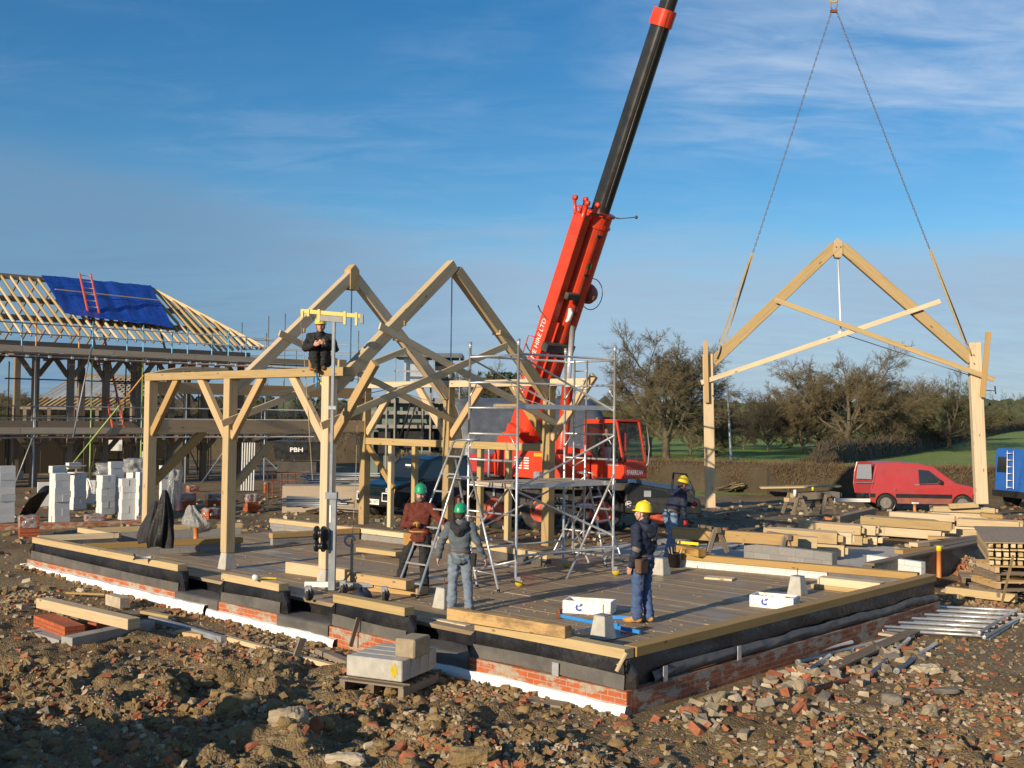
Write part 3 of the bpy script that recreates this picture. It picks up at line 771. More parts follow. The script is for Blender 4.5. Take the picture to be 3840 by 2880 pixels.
# hedges
def hedge(pts, w, h, mk, label, dens=260, tw=.03, tl=.35, z0=-.1, core=None):
    mb = MB(); r = random.Random(len(pts)*7+int(w*10))
    for (p, q) in zip(pts[:-1], pts[1:]):
        p = V(p); q = V(q); d = (q-p); L = d.length; d.normalize(); sd_ = V((-d.y, d.x, 0))
        k = max(2, int(L/.8))
        def fade(a, first=(p-V(pts[0])).length < .01, last=(q-V(pts[-1])).length < .01):
            f = 1.0
            if first: f = min(f, .12+a*L/3.5)
            if last: f = min(f, .12+(1-a)*L/3.5)
            return min(1, f)**.6 if mk == 'hedgedark' else 1.0
        def fn(a, b):
            an = math.pi*b; e = p+d*L*a
            g = gz(e.x, e.y)
            j = (.82+.36*float(vn(a*L*1.7+p.x, b*5+p.y, 9)))*fade(a)
            return V((e.x, e.y, g+z0)) - sd_*math.cos(an)*w*.5*j*(abs(math.cos(an))**-.35 if abs(math.cos(an)) > .05 else 1) + ZX*(math.sin(an)**.45)*h*.93*(j*.35+.65*fade(a))
        mb.grid(fn, k, 12, 0, False)
        for e_ in (0.0, 1.0):
            b_ = len(mb.v); mb.v += [V(fn(e_, q_/12)) for q_ in range(13)]; mb.face(range(b_, b_+13), None, 0)
        for i in range(int(L*dens)):
            t = r.random(); e = p+d*L*t; an = r.random()*math.pi; fd = fade(t)
            g = gz(e.x, e.y); c0 = V((e.x, e.y, g+z0)) - sd_*math.cos(an)*w*.5*fd*(abs(math.cos(an))**-.35 if abs(math.cos(an)) > .05 else 1) + ZX*(math.sin(an)**.45)*h*fd*(.86+.1*r.random())
            dv = V((r.gauss(0, .45), r.gauss(0, .45), abs(r.gauss(.55, .4)))).normalized()*tl*r.uniform(.4, 1)
            s = dv.orthogonal().normalized()*tw*.5; s.rotate(Matrix.Rotation(r.random()*3.14, 3, dv.normalized()))
            mb.quad([c0-s, c0+s, c0+dv+s*.3, c0+dv-s*.3], 1)
    c0 = V(pts[0])
    return tag(mb.build('hedge', [M['hedgedark'], M[mk]], loc=(c0.x, c0.y, gz(c0.x, c0.y))), label, 'hedge', 'field hedges')
ph = lambda u, y: (lambda q: (q.x, q.y, 0))(Yp(u, 1800, y))
hedge([ph(1500, 56), ph(2420, 53), ph(3060, 49.2)], 1.6, 1.5, 'hedgeleaf', 'clipped brown hedge behind the crane cab and the far yellow hatted worker', 700, .022, .3)
hedge([ph(2880, 48.9), ph(3300, 48.2), ph(3730, 48.5), ph(4100, 50)], 1.6, 1.5, 'hedgeleaf', 'clipped brown hedge right behind the red van', 700, .022, .3)
hedge([ph(2960, 50), ph(3030, 62), ph(3120, 78)], 1.2, 1.1, 'hedgedark', 'dark hedge running back from the gap beside the red van', 60, .05, .5)
hedge([ph(3060, 82), ph(3350, 106), ph(3600, 150), ph(3860, 230)], 1.8, 1.7, 'hedgedark', 'dark unclipped hedge crossing the far field on a slant', 40, .08, .8)
hedge([ph(-300, 92), ph(500, 84), ph(1000, 80), ph(1500, 76)], 3, 2.6, 'hedgedark', 'dark tall hedge seen behind the scaffolded house', 90, .05, .7)
for u_, vt_, y_, k_, mk_, lab_ in ((250, 1500, 100, 'bushy', 'twigdark', 'dark bare tree behind the scaffold left of the red ladder'), (420, 1490, 105, 'bushy', 'twig', 'brown bare tree behind the scaffold right of the red ladder'),
        (560, 1520, 95, 'bushy', 'twigdark', 'dark bare tree behind the first oak post'), (760, 1500, 108, 'bushy', 'twig', 'brown bare tree behind the first bay of the oak frame'), (1000, 1530, 100, 'bushy', 'twigdark', 'dark bare tree behind the far scaffold'), (1290, 1510, 104, 'bushy', 'twigolive', 'olive bare tree behind the third oak post'), (1480, 1530, 98, 'bushy', 'twigdark', 'dark bare tree behind the green grey barn')):
    plant_tree(u_, vt_, y_, k_, mk_, lab_, 1.9)
# leaning pole in the field
mb = MB(); p = Yp(2742, 1700, 88); q = Yp(2727, 1440, 88); mb.tube((p.x, p.y, gz(p.x, p.y)-.1), q, .11, .08, 8)
single(mb, 'utility_pole', M['galv'], 'slender pale leaning pole in front of the trees beside the lifted truss leg', 'pole')
# ================================================================== THE SLAB AND ITS WALLS
def abox(mb, a0, a1, b0, b1, z0, z1, mi=0):
    return mb.obox(G((a0+a1)/2, (b0+b1)/2, (z0+z1)/2), AX*(a1-a0)/2, BX*(b1-b0)/2, ZX*(z1-z0)/2, mi)
# brick plinths
mb = MB(); abox(mb, -.07, .16, -.07, 16.85, -.1, .395)
single(mb, 'brick_plinth', M['brick'], 'low orange brick plinth facing left along the long near side of the slab', 'brick wall', 'brick plinths of the slab')
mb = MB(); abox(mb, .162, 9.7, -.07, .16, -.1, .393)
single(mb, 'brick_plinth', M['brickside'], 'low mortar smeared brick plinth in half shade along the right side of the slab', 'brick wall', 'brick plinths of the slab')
# polystyrene footing boards
def footing(b0, b1, a0, h, label):
    mb = MB(); r = random.Random(int(b0*10))
    n = max(3, int((b1-b0)/.16))
    def fn(u, v):
        b = b0+(b1-b0)*u; j = .03*float(vn(b*3+5, v*3, 4)); w = .022*float(vn(b*7, v*9, 8))
        P = [(-.068, -.1), (a0+j*.8, -.1), (a0+j*.6+.004, h*.80+j-.015), (a0+.03+w, h+j+w), (-.068, h+j*.7+.02)]
        q = v*4; i = min(3, int(q)); t = q-i
        return G(P[i][0]*(1-t)+P[i+1][0]*t, b, P[i][1]*(1-t)+P[i+1][1]*t)
    mb.grid(fn, n, 8, 0, False)
    return single(mb, 'footing_board', M['poly'], label, 'insulation', 'white footing boards under the plinth')
footing(9.3, 16.95, -.22, .265, 'long white polystyrene board along the far half of the brick plinth')
footing(5.6, 9.28, -.18, .205, 'lower white polystyrene board in the middle of the long brick plinth')
footing(-.1, 4.0, -.16, .195, 'white polystyrene board running to the near corner of the slab')
# dwarf walls wrapped in black membrane, each with a paler grey strip along its foot
def dwarf(b0, b1, label, flap=True):
    t = thing('dwarf_wall', label, 'low wall', G(.1, (b0+b1)/2, .395), 'membrane wrapped low walls on the long side')
    mb = MB(); n = int((b1-b0)/.12)
    mb.grid(lambda u, v: G(.055-.05*math.sin(v*2.2)*(1-v)+.018*(float(vn(u*9+b0*3, v*3, 3))-.5), b0+(b1-b0)*u, .775-.37*v), n, 6, 0, True)
    abox(mb, .06, .19, b0, b1, .39, .768)
    mb.build('membrane', M['dpm'], t)
    mb = MB()
    mb.grid(lambda u, v: G(-.022-.01*v+.014*(float(vn(u*7+b0, v*2, 6))-.5), b0+(b1-b0)*u, .575+.02*math.sin(u*3.1+b0)-.18*v), n, 4, 0, True)
    mb.build('grey_strip', M['dpmdirty'], t)
    if flap:
        for e, sgn in ((b0, -1), (b1, 1)):
            mb = MB(); p = [G(.03, e, .76), G(.0, e+sgn*.16, .60), G(.04, e+sgn*.14, .42), G(-.01, e, .41)]
            mb.prism(p, AX*.05); mb.build('membrane_flap', M['dpm'], t)
    return t
dwarf(10.45, 16.75, 'longest black wrapped low wall, at the far left end of the slab')
dwarf(7.22, 9.0, 'short black wrapped low wall, next one right of the longest')
dwarf(4.05, 5.8, 'short black wrapped low wall behind the concrete lintel stack')
dwarf(-.0, 2.65, 'black wrapped low wall meeting the near corner of the slab')
# grey membrane draped over the plinth at the door gaps
for b0, b1, lab in ((9.0, 10.45, 'grey membrane draped over the brick in the leftmost door gap'), (5.82, 7.2, 'grey membrane draped over the brick in the middle door gap'),
                    (2.67, 4.03, 'grey membrane draped over the brick in the nearest door gap')):
    mb = MB()
    def fn(u, v):
        b = b0+(b1-b0)*u; w = .012*float(vn(b*6, v*3, 2))
        if v < .55: return G(.42-.52*v/.55, b, .402+w)
        return G(-.092-w, b, .402-.26*(v-.55)/.45*(.7+.3*float(vn(b*3, 1, 5))))
    mb.grid(fn, 14, 9, 0, True); single(mb, 'membrane_sheet', M['dpmdirty'], lab, 'membrane', 'membrane in the door gaps')
# right hand side: blue black sheet over a grey crumpled roll
t = thing('dwarf_wall', 'dark low wall under the right edge timber with a crumpled grey roll along its foot', 'low wall', G(5, .1, .4))
mb = MB(); mb.grid(lambda u, v: G(9.66*u, .04-.02*math.sin(v*3)+.03*(float(vn(u*22, v*4, 3))-.5), .775-.37*v), 80, 6, 0, True)
abox(mb, .2, 9.66, .07, .18, .39, .768); mb.build('membrane', M['dpm'], t)
mb = MB(); mb.grid(lambda u, v: G(.55+9.1*u, .02-.05*math.sin(v*3.14)-.05*float(fbm(u*34+5, v*3+u*9, 3, 7)), .56+.07*(float(fbm(u*14+3, 2, 2, 8))-.5)-.165*v), 200, 8, 0, True)
mb.build('crumpled_roll', M['dpmdirty'], t)
for a in (.75, 2.55):
    mb = MB(); mb.box(G(a, -.075, .49), .09, .012, .2, yaw=math.pi/2-YA); mb.build('foil_tape', M['steel'], t)
mb = MB(); mb.box(G(-.052, 1.1, .47), .012, .11, .19, yaw=math.atan2(AX.y, AX.x)); single(mb, 'foil_tape', M['steel'], 'strip of shiny foil tape on the grey membrane near the slab corner', 'tape')
# the floor of planks
mb = MB(); r = random.Random(2); a = .44
while a < 9.3:
    w = .5; lo, hi = .22, (16.45 if a < 7.0 else 8.6)
    b = lo
    while b < hi-.1:
        L = min(r.uniform(4.5, 7.0), hi-b)
        if hi-b-L < .8: L = hi-b
        if L > .02: abox(mb, a, a+w-.014, b, b+L-.006, DECK-.06, DECK+r.uniform(-.0025, .0025))
        b += L
    a += w
o = mb.build('floor', M['floor'], loc=G(4, 8, DECK)); struct(o)
mb = MB(); abox(mb, .52, .54, .1, 16.6, .1, .555); single(mb, 'void_shade', M['dpm'], 'added black sheet standing in for the shade under the floor edge', 'membrane')  # black sheet added to paint in the shade of the void
mb = MB(); abox(mb, 9.75, 17.2, 1.95, 9.5, .2, .46); o = mb.build('concrete_slab', M['conc'], loc=G(12, 4, .3)); struct(o)
# sill timbers on top of the walls
def sill(p0, p1, z, w, h, mk, label, name='sill_timber', up=True, group='sill timbers on the slab walls', bev=.006):
    """p0, p1: far ground points of the near top edge; the timber lies behind that edge"""
    p0 = V((p0[0], p0[1], z)); p1 = V((p1[0], p1[1], z)); d = (p1-p0).normalized(); s = V((-d.y, d.x, 0))
    if s.y < 0: s = -s
    mb = MB(); mb.beam(p0+s*w/2-ZX*h/2, p1+s*w/2-ZX*h/2, w, h)
    return single(mb, name, M[mk], label, 'timber', group, bev)
def sillab(a, b0, b1, label, mk='soft', z=.90, h=.13, w=.2): return sill(G(a, b0), G(a, b1), z, w, h, mk, label)
sillab(-.03, 10.48, 16.72, 'long pale sill timber on the leftmost black wrapped wall')
sillab(-.035, 7.25, 9.0, 'pale sill timber under the white headed mallet')
sillab(-.035, 4.08, 5.79, 'pale sill timber in front of the wheeled lift')
sillab(-.03, .0, 2.62, 'pale sill timber on the near wall ending at the slab corner')
sill(G(.2, -.02), G(9.66, -.02), .90, .2, .128, 'oakwarm', 'long sill timber along the right edge of the slab, its top lit grey')
def sillpx(u0, v0, u1, v1, z, w, h, mk, label, **k): return sill(Zp(u0, v0, z), Zp(u1, v1, z), z, w, h, mk, label, **k)
sillpx(2536, 2074, 3440, 2150, .90, .2, .13, 'oakwarm', 'straight sill timber on the white block cross wall on the right')
sillpx(316, 2042, 912, 2016, .90, .2, .12, 'oakwarm', 'shaded sill timber running behind the hanging black coat')
sillpx(145, 2011, 447, 1999, .90, .2, .12, 'soft', 'short sill timber at the far left corner of the slab')
sillpx(290, 1978, 425, 2000, .90, .2, .12, 'soft', 'stub of sill timber joining the far left corner pieces')
sillpx(330, 1982, 910, 1962, .90, .2, .12, 'soft', 'farthest sill timber on the left, behind the plastic bag')
sillpx(1022, 2001, 1350, 1982, .90, .2, .12, 'oakwarm', 'sill timber end on pointing at the lift mast winch')
sillpx(1010, 1944, 1347, 1981, .90, .2, .12, 'soft', 'pale sill timber left of the back corner post, under a loose orange cord')
sillpx(1350, 1981, 1530, 2002, .90, .2, .12, 'soft', 'pale sill timber under the two back studs')
sillpx(1640, 2012, 2050, 2077, .90, .2, .12, 'soft', 'pale sill timber behind the scaffold tower')
# block walls under those sills
def wallpx(u0, v0, u1, v1, zt, zb, mk, label, w=.14, group='block walls on the slab'):
    p0 = Zp(u0, v0, .90); p1 = Zp(u1, v1, .90); p0.z = p1.z = 0; d = (p1-p0).normalized(); s = V((-d.y, d.x, 0))
    if s.y < 0: s = -s
    mb = MB(); mb.beam(p0+s*(.03+w/2)+ZX*(zt+zb)/2, p1+s*(.03+w/2)+ZX*(zt+zb)/2, w, zt-zb)
    return single(mb, 'block_wall', M[mk], label, 'block wall', group)
wallpx(2536, 2074, 3100, 2121, .768, .4, 'whiteblk', 'white block cross wall carrying the shadow of a head')
wallpx(3104, 2122, 3440, 2150, .768, .4, 'dpmdirty', 'dark end of the cross wall near the right edge')
wallpx(330, 2042, 905, 2017, .778, .4, 'greyblk', 'grey block wall under the shaded sill behind the black coat')
wallpx(340, 1982, 905, 1963, .778, .3, 'greyblk', 'grey block wall farthest left behind the plastic bag')
wallpx(160, 2011, 440, 2000, .778, .3, 'dpmdirty', 'dark low wall at the far left corner of the slab')
wallpx(1026, 2001, 1350, 1982, .778, .4, 'greyblk', 'grey block wall ending with a white face behind the lift winch')
wallpx(1010, 1944, 1347, 1981, .778, .3, 'greyblk', 'grey block wall left of the back corner post')
wallpx(1350, 1981, 1640, 2012, .778, .4, 'greyblk', 'grey block wall behind the bearded man')
wallpx(1645, 2012, 2045, 2077, .778, .4, 'dpmdirty', 'dark low wall behind the scaffold tower')
# right hand wing: capped wall going back
t = thing('dwarf_wall', 'dark membrane covered wall going back on the right behind the orange pipe', 'low wall', G(12, 0, .2))
mb = MB(); mb.grid(lambda u, v: G(10.6+7*u, 1.66-.03*float(vn(u*16, v*4, 3)), .80-.55*v), 50, 6, 0, True); abox(mb, 10.6, 17.6, 1.69, 1.9, .1, .795); mb.build('membrane', M['dpmdirty'], t)
mb = MB(); abox(mb, 10.6, 17.6, 1.64, 1.86, .8, .86); mb.build('capping_board', M['oldwood'], t, bevel=.005)
mb = MB(); p = [Zp(3258, 2080, .85), Zp(3378, 2096, .85)]; d = (p[1]-p[0]).normalized()
mb.beam(p[0]-ZX*.16, p[1]-ZX*.16+d*.55, .14, .32); single(mb, 'block_wall', M['whiteblk'], 'bright white block stub with an orange pipe in front of it on the right', 'block wall', 'block walls on the slab')
mb = MB(); p0 = Zp(2800, 2035, .95); p1 = Zp(3130, 2072, .95); mb.beam(p0-ZX*.25, p1-ZX*.25, .2, .5)
single(mb, 'block_wall', M['greyblk'], 'shaded grey block wall under the long timber on the sawhorse', 'block wall', 'block walls on the slab')

# concrete pad stones
def pad(a, b, label, z=DECK, h=.335, bolt=True):
    c = G(a, b, z); t = thing('padstone', label, 'padstone', c, 'concrete padstones standing on the floor')
    mb = MB(); yaw = math.atan2(AX.y, AX.x); mb.box(c+ZX*h/2, .285, .285, h, yaw, 0, .68); mb.build('block', M['conc'], t, bevel=.012)
    if bolt:
        mb = MB(); mb.box(c+ZX*(h+.004), .19, .19, .008, yaw); mb.build('top_plate', M['galv'], t)
        mb = MB(); mb.tube(c+ZX*h, c+ZX*(h+.15), .008, n=6); mb.build('bolt', M['rust'], t)
    return t
pad(1.42, 1.47, 'tapered concrete padstone on the floor nearest the slab corner')
pad(1.52, 4.85, 'white painted padstone beside the foot of the man in the grey jacket')
pad(7.38, 4.65, 'tapered concrete padstone beside the black bucket')
pad(7.12, 1.49, 'tapered concrete padstone behind the right hand foam crate')
pad(1.45, 11.1, 'concrete padstone under the second post of the frame', bolt=False)
pad(1.45, 7.88, 'concrete padstone under the post behind the lift mast', bolt=False)
mb = MB()
for p in ((1.1, 1.25), (1.75, 1.7)): abox(mb, p[0]-.28, p[0]+.28, p[1]-.4, p[1]+.4, DECK+.003, DECK+.012)
single(mb, 'membrane_offcut', M['dpm'], 'black membrane square around the foot of the nearest padstone', 'membrane')

# ================================================================== THE OAK FRAME
YB = math.atan2(BX.y, BX.x); YAw = math.atan2(AX.y, AX.x)
a0, a1 = 1.45, 7.6; F1, F2, F3 = 14.25, 11.1, 7.88
fr = thing('oak_building_frame', 'half raised pale oak frame with two roof trusses and curved braces', 'timber frame', G(4.4, 11, DECK))
def fb(name, p0, p1, w, h, mk='oak', up=ZX, bev=.008):
    mb = MB(); mb.beam(p0, p1, w, h, up); return mb.build(name, M[mk], fr, bevel=bev)
def fpost(a, b, z0, z1, s=.21): return fb('post', G(a, b, z0), G(a, b, z1), s, s, 'oak', AX)
PL0, PL1 = 4.46, 4.62
for b, zb in ((F1, .90), (F2, .955), (F3, .955)): fpost(a0, b, zb, PL0)
for b in (F1, F2, F3): fpost(a1, b, .90, PL0)
fb('wall_plate', G(a0, 7.28, (PL0+PL1)/2), G(a0, F1+.13, (PL0+PL1)/2), .2, PL1-PL0)
fb('wall_plate', G(a1, 6.75, (PL0+PL1)/2), G(a1, F1+.13, (PL0+PL1)/2), .2, PL1-PL0)
for b in (7.55,):
    fb('packer', G(a0, b, PL1+.07), G(a0, b-.05, PL1+.07), .18, .14, 'soft')
# braces in the wall planes
def brace(a, b, s, free=False):
    z0 = 3.28; z1 = PL0+(.22 if free else .03)
    fb('brace', G(a, b+s*.09, z0), G(a, b+s*(1.12 if not free else 1.28), z1), .11, .17, 'oakwarm', BX*s)
for b, ss_ in ((F1, (-1,)), (F2, (1, -1)), (F3, (1,))):
    for s in ss_: brace(a0, b, s)
brace(a0, F3, -1, True)
for b, ss_ in ((F1, (-1,)), (F2, (1, -1)), (F3, (1,))):
    for s in ss_: brace(a1, b, s)
brace(a1, F3, -1, True)
# cross ties of the end frame and their braces, the cambered head
fb('tie_beam', G(a0+.1, F1, 3.46), G(a1-.1, F1, 3.46), .18, .30, 'oakwarm')
fb('tie_beam', G(a0+.1, F1, 4.32), G(a1-.1, F1, 4.32), .18, .26, 'oakwarm')
mb = MB(); pts = []
for i in range(13):
    t = i/12; pts.append((a0-.1+t*2.0, 4.62+.20*math.sin(min(1, t*1.6)*math.pi/2)))
low = [(a0+1.9, 4.63), (a0+1.4, 4.72), (a0+.8, 4.70), (a0+.3, 4.63)]
mb.prism([G(a, F1-.1, z) for a, z in pts+low], BX*.2); mb.build('cambered_tie', M['oak'], fr, bevel=.006)
fb('brace', G(a0+.09, F1, 2.20), G(a0+1.35, F1, 3.34), .11, .19, 'oakwarm', AX)
fb('brace', G(a0+.09, F2, 2.25), G(a0+.95, F2, 3.1), .10, .16, 'oakwarm', AX)
fb('mid_rail', G(a1, F1-.1, 3.08), G(a1, F3-.1, 3.08), .16, .17, 'soft')
for b in (13.2, 12.3, 10.0, 9.1): fb('stud', G(a1, b, .90), G(a1, b, 2.99), .13, .13, 'soft', AX)
fb('post_brace', G(a1, F1-1.9+.75, 1.9), G(a1, F1-.1, 2.98), .09, .14, 'oakwarm')
# trusses
AP = 6.98; am = (a0+a1)/2
def truss(b, block):
    for s in (-1, 1):
        foot = G(am+s*(am-a0-.08), b, 4.24); apex = G(am+s*(.05 if block else -.02), b+(0 if block else s*.0), AP-.13)
        d = (apex-foot).normalized()
        fb('principal_rafter', foot, apex-(d*.0 if block else d*(.0 if s < 0 else .16)), .19, .23, 'oak', ZX)
        fb('rafter_peg', G(am+s*1.35, b-.12, 5.55), G(am+s*1.35, b+.12, 5.55), .05, .1, 'oakwarm')
    if block:
        mb = MB(); mb.prism([G(am-.13, b-.11, 6.55), G(am+.13, b-.11, 6.55), G(am+.13, b-.11, 7.0), G(am, b-.11, 7.13), G(am-.13, b-.11, 7.0)], BX*.22)
        mb.build('king_block', M['oakwarm'], fr, bevel=.008)
    mb = MB(); mb.tube(G(am, b, 6.72 if not block else 6.55), G(am, b, 4.62), .015, n=6); mb.build('tie_rod', M['steel'], fr)
    mb = MB(); mb.lathe(G(am, b-.02, 4.58), [(.001, -.02), (.085, -.02), (.085, .02), (.001, .02)], BX, 14); mb.build('rod_plate', M['galv'], fr)
    for s in (-1, 1):
        mb = MB(); mb.tube(G(am+s*.08, b, 4.58), G(am+s*2.75, b, 4.05), .009, n=5); mb.build('tie_rod', M['steel'], fr)
truss(F2, True); truss(F3, False)
for b, sh in ((F2, .0), (F3, .0)):
    for s in (-1, 1):
        off = -.115-(0.05 if s > 0 else 0)
        lo = G(am-s*(am-a0+.30), b+off, 3.55); e_ = 1.5 if s > 0 else 2.0; hi = G(am+s*e_, b+off, 3.55+(5.42-3.55)*(e_+am-a0+.30)/(1.9+am-a0+.30))
        fb('cross_board', lo, hi, .045, .14, 'soft', ZX, .004)
# ================================================================== THE LIFTED TRUSS
def yT(u): return 26.0-(u-2662)/1018.0
def T3(u, v, dy=0.0): return Yp(u, v, yT(u)+dy)
lt = thing('roof_truss', 'pale oak roof truss with two legs hanging from the crane chains', 'roof truss', T3(3160, 1900))
tn = (T3(3680, 1600)-T3(2662, 1600)); tn.z = 0; tn.normalize(); tnn = V((tn.y, -tn.x, 0))       # towards the camera
def lb(name, p0, p1, w, h, mk='oak', up=tnn, bev=.008):
    mb = MB(); mb.beam(p0, p1, h, w, up); return mb.build(name, M[mk], lt, bevel=bev)
lb('post', T3(2654, 1328), T3(2664, 1903), .24, .24); lb('post', T3(3652, 1285), T3(3680, 1889), .24, .26)
lb('principal_rafter', T3(2672, 1360), T3(3130, 925), .19, .235); lb('principal_rafter', T3(3642, 1350), T3(3156, 925), .19, .235)
mb = MB(); pk = [T3(3126, 905, -.11), T3(3142, 890, -.11), T3(3161, 905, -.11), T3(3161, 950, -.11), T3(3154, 966, -.11), T3(3133, 966, -.11), T3(3126, 950, -.11)]
mb.prism(pk, -tnn*.22); mb.build('king_block', M['oak'], lt, bevel=.008)
for du in (-8, 8): mb = MB(); mb.tube(T3(3143+du, 925, -.115), T3(3143+du, 925, -.14), .014, n=6); mb.build('peg', M['oldwood'], lt)
mb = MB(); mb.tube(T3(3143, 967), T3(3153, 1238), .020, n=8); mb.build('tie_rod', M['white'], lt)
mb = MB(); mb.lathe(T3(3155, 1250), [(.001, -.03), (.10, -.03), (.10, .03), (.001, .03)], tnn, 16); mb.build('rod_plate', M['steel'], lt)
lb('cross_board', T3(2629, 1435, -.16), T3(3527, 1129, -.16), .045, .11, 'soft', tnn, .004)
lb('cross_board', T3(2905, 1124, -.22), T3(3728, 1424, -.22), .045, .11, 'soft', tnn, .004)
mb = MB(); mb.tube(T3(3170, 1256), T3(3650, 1412), .010, n=5); mb.tube(T3(3140, 1256), T3(2690, 1410), .010, n=5); mb.build('tie_rod', M['chain'], lt)
lb('clamp_board', T3(2645, 1278, -.2), T3(2650, 1510, -.2), .05, .11, 'oakwarm', tnn, .004)
lb('clamp_board', T3(3707, 1245, -.22), T3(3684, 1490, -.22), .06, .11, 'oakwarm', tnn, .004)
mb = MB(); mb.tube(T3(3690, 1463, -.2), T3(3733, 1466, -.2), .011, n=6); mb.tube(T3(3731, 1448, -.2), T3(3734, 1478, -.2), .015, n=6);
mb.build('clamp', M['black'], lt)
mb = MB(); mb.tube(T3(2670, 1484, -.15), T3(2690, 1482, -.15), .011, n=6); mb.build('clamp', M['black'], lt)
for u, v in ((2650, 1350), (2654, 1420), (3650, 1330), (3652, 1362)):
    mb = MB(); mb.tube(T3(u, v, -.12), T3(u, v, -.17), .013, n=6); mb.build('peg', M['oldwood'], lt)
# slings, chains, hook
def sling(u0, v0, u1, v1, label):
    p = T3(u0, v0); q = T3(u1, v1); mb = MB(); s = tn*.018
    mb.beam(p+s, q+s*3.2-tnn*.12, .045, .012, tnn); mb.beam(p-s, q-s*2.2+tnn*.13, .045, .012, tnn)
    d = (q-p).normalized()
    mb.path([q+tnn*.13-s, q+tnn*.15+d*.15, q+tnn*.14+d*.32, q-tnn*.14+d*.30, q-tnn*.14+d*.1], .02, 5)
    single(mb, 'lifting_sling', M['sling'], label, 'sling', 'webbing slings on the lifted truss')
sling(2822, 950, 2704, 1296, 'brown webbing sling looped round the left rafter of the lifted truss')
sling(3488, 938, 3618, 1284, 'brown webbing sling looped round the right rafter of the lifted truss')
def chain(p, q, label):
    mb = MB(); L = (q-p).length; n = int(L/.075); d = (q-p).normalized(); side = d.cross(tnn).normalized()
    for i in range(n):
        c = p.lerp(q, (i+.5)/n); a = side if i % 2 else tnn
        pts = [c+d*.04*math.cos(t)+a*.017*math.sin(t) for t in [k*math.pi/4 for k in range(8)]]
        mb.path(pts, .007, 4, closed=True)
    single(mb, 'lifting_chain', M['chain'], label, 'chain', 'crane chains of the lifted truss')
HK = T3(3127, 42)
chain(HK+tn*-.05, T3(2824, 946), 'left leg of the long steel lifting chain')
chain(HK+tn*.06, T3(3486, 934), 'right leg of the long steel lifting chain')
hk = thing('crane_hook', 'steel crane hook and oblong link at the top edge of the photo', 'crane hook', HK)
mb = MB(); mb.path([HK+V((0, 0, .17))+tn*.075*math.sin(t)*(1)+ZX*.15*math.cos(t) for t in [k*math.pi/8 for k in range(16)]], .013, 6, closed=True); mb.build('master_link', M['chain'], hk)
mb = MB(); mb.box(HK+V((0, 0, -.0)), .16, .07, .06); mb.build('shackle', M['rust'], hk)
mb = MB(); mb.path([HK+ZX*(.30+.09*math.sin(t))+tn*.09*math.cos(t) for t in [math.pi*1.9-k*.35 for k in range(13)]]+[HK+ZX*.65], [.02]*13+[.03], 8); mb.build('hook', M['yellow'], hk)
mb = MB(); mb.box(HK+ZX*.95, .3, .2, .6); mb.build('hook_block', M['yellow'], hk)

# ================================================================== THE CRANE
P0 = Yp(2000, 1500, 33.2); P1 = Yp(2486, 0, 29.4)
HD = V((P1.x-P0.x, P1.y-P0.y, 0)).normalized(); LT = V((-HD.y, HD.x, 0))          # LT: away from the camera side
if LT.x < 0: LT = -LT
BD = (P1-P0).normalized(); NB = LT.cross(BD).normalized()
if NB.z < 0: NB = -NB                                                             # upper side of the boom
GC = gz(P0.x, P0.y)
cr = thing('mobile_crane', 'red mobile crane with black telescopic boom raised over the frame', 'crane', (P0.x, P0.y, GC))
def S(s, l, z): return V((P0.x, P0.y, 0))+HD*s+LT*l+ZX*z
def cbox(name, s0, s1, l0, l1, z0, z1, mk, bev=.03, par=None):
    mb = MB(); mb.obox(S((s0+s1)/2, (l0+l1)/2, (z0+z1)/2), HD*(s1-s0)/2, LT*(l1-l0)/2, ZX*(z1-z0)/2)
    return mb.build(name, M[mk], par or cr, bevel=bev)
def BP(t, l, n): return P0+BD*t+LT*l+NB*n
def section(name, t0, t1, w, d, lc, mk, rnd=.45, n0=0.0):
    mb = MB(); pts = [(-w/2, d/2), (-w/2, -d*(.5-rnd))]
    for i in range(1, 12):
        an = math.pi*i/12; pts.append((-w/2*math.cos(an), -d*(.5-rnd)-d*rnd*math.sin(an)))
    pts += [(w/2, -d*(.5-rnd)), (w/2, d/2)]
    P = [BP(t0, lc+l, n0+n) for l, n in pts]; mb.prism(P, BD*(t1-t0), 0, False)
    return mb.build(name, M[mk], cr)
TL = (P1-P0).length
T_red = 9.0*0 + (Yp(2262, 800, 31.4)-P0).dot(BD)
section('boom_base', -1.0, T_red, .78, .86, .18, 'red', .4)
section('boom_section', T_red-.5, TL*.955, .46, .44, .30, 'boomblack', .45, .02)
section('boom_collar', TL*.945, TL*.983, .54, .52, .30, 'red', .45, .02)
section('boom_section', TL*.94, TL+6.5, .38, .37, .30, 'boomblack', .45, .02)
for t, w in ((T_red-.06, .9), (T_red-.42, .86)):
    section('boom_flange', t, t+.07, w, w+.06, .18, 'red', .4)
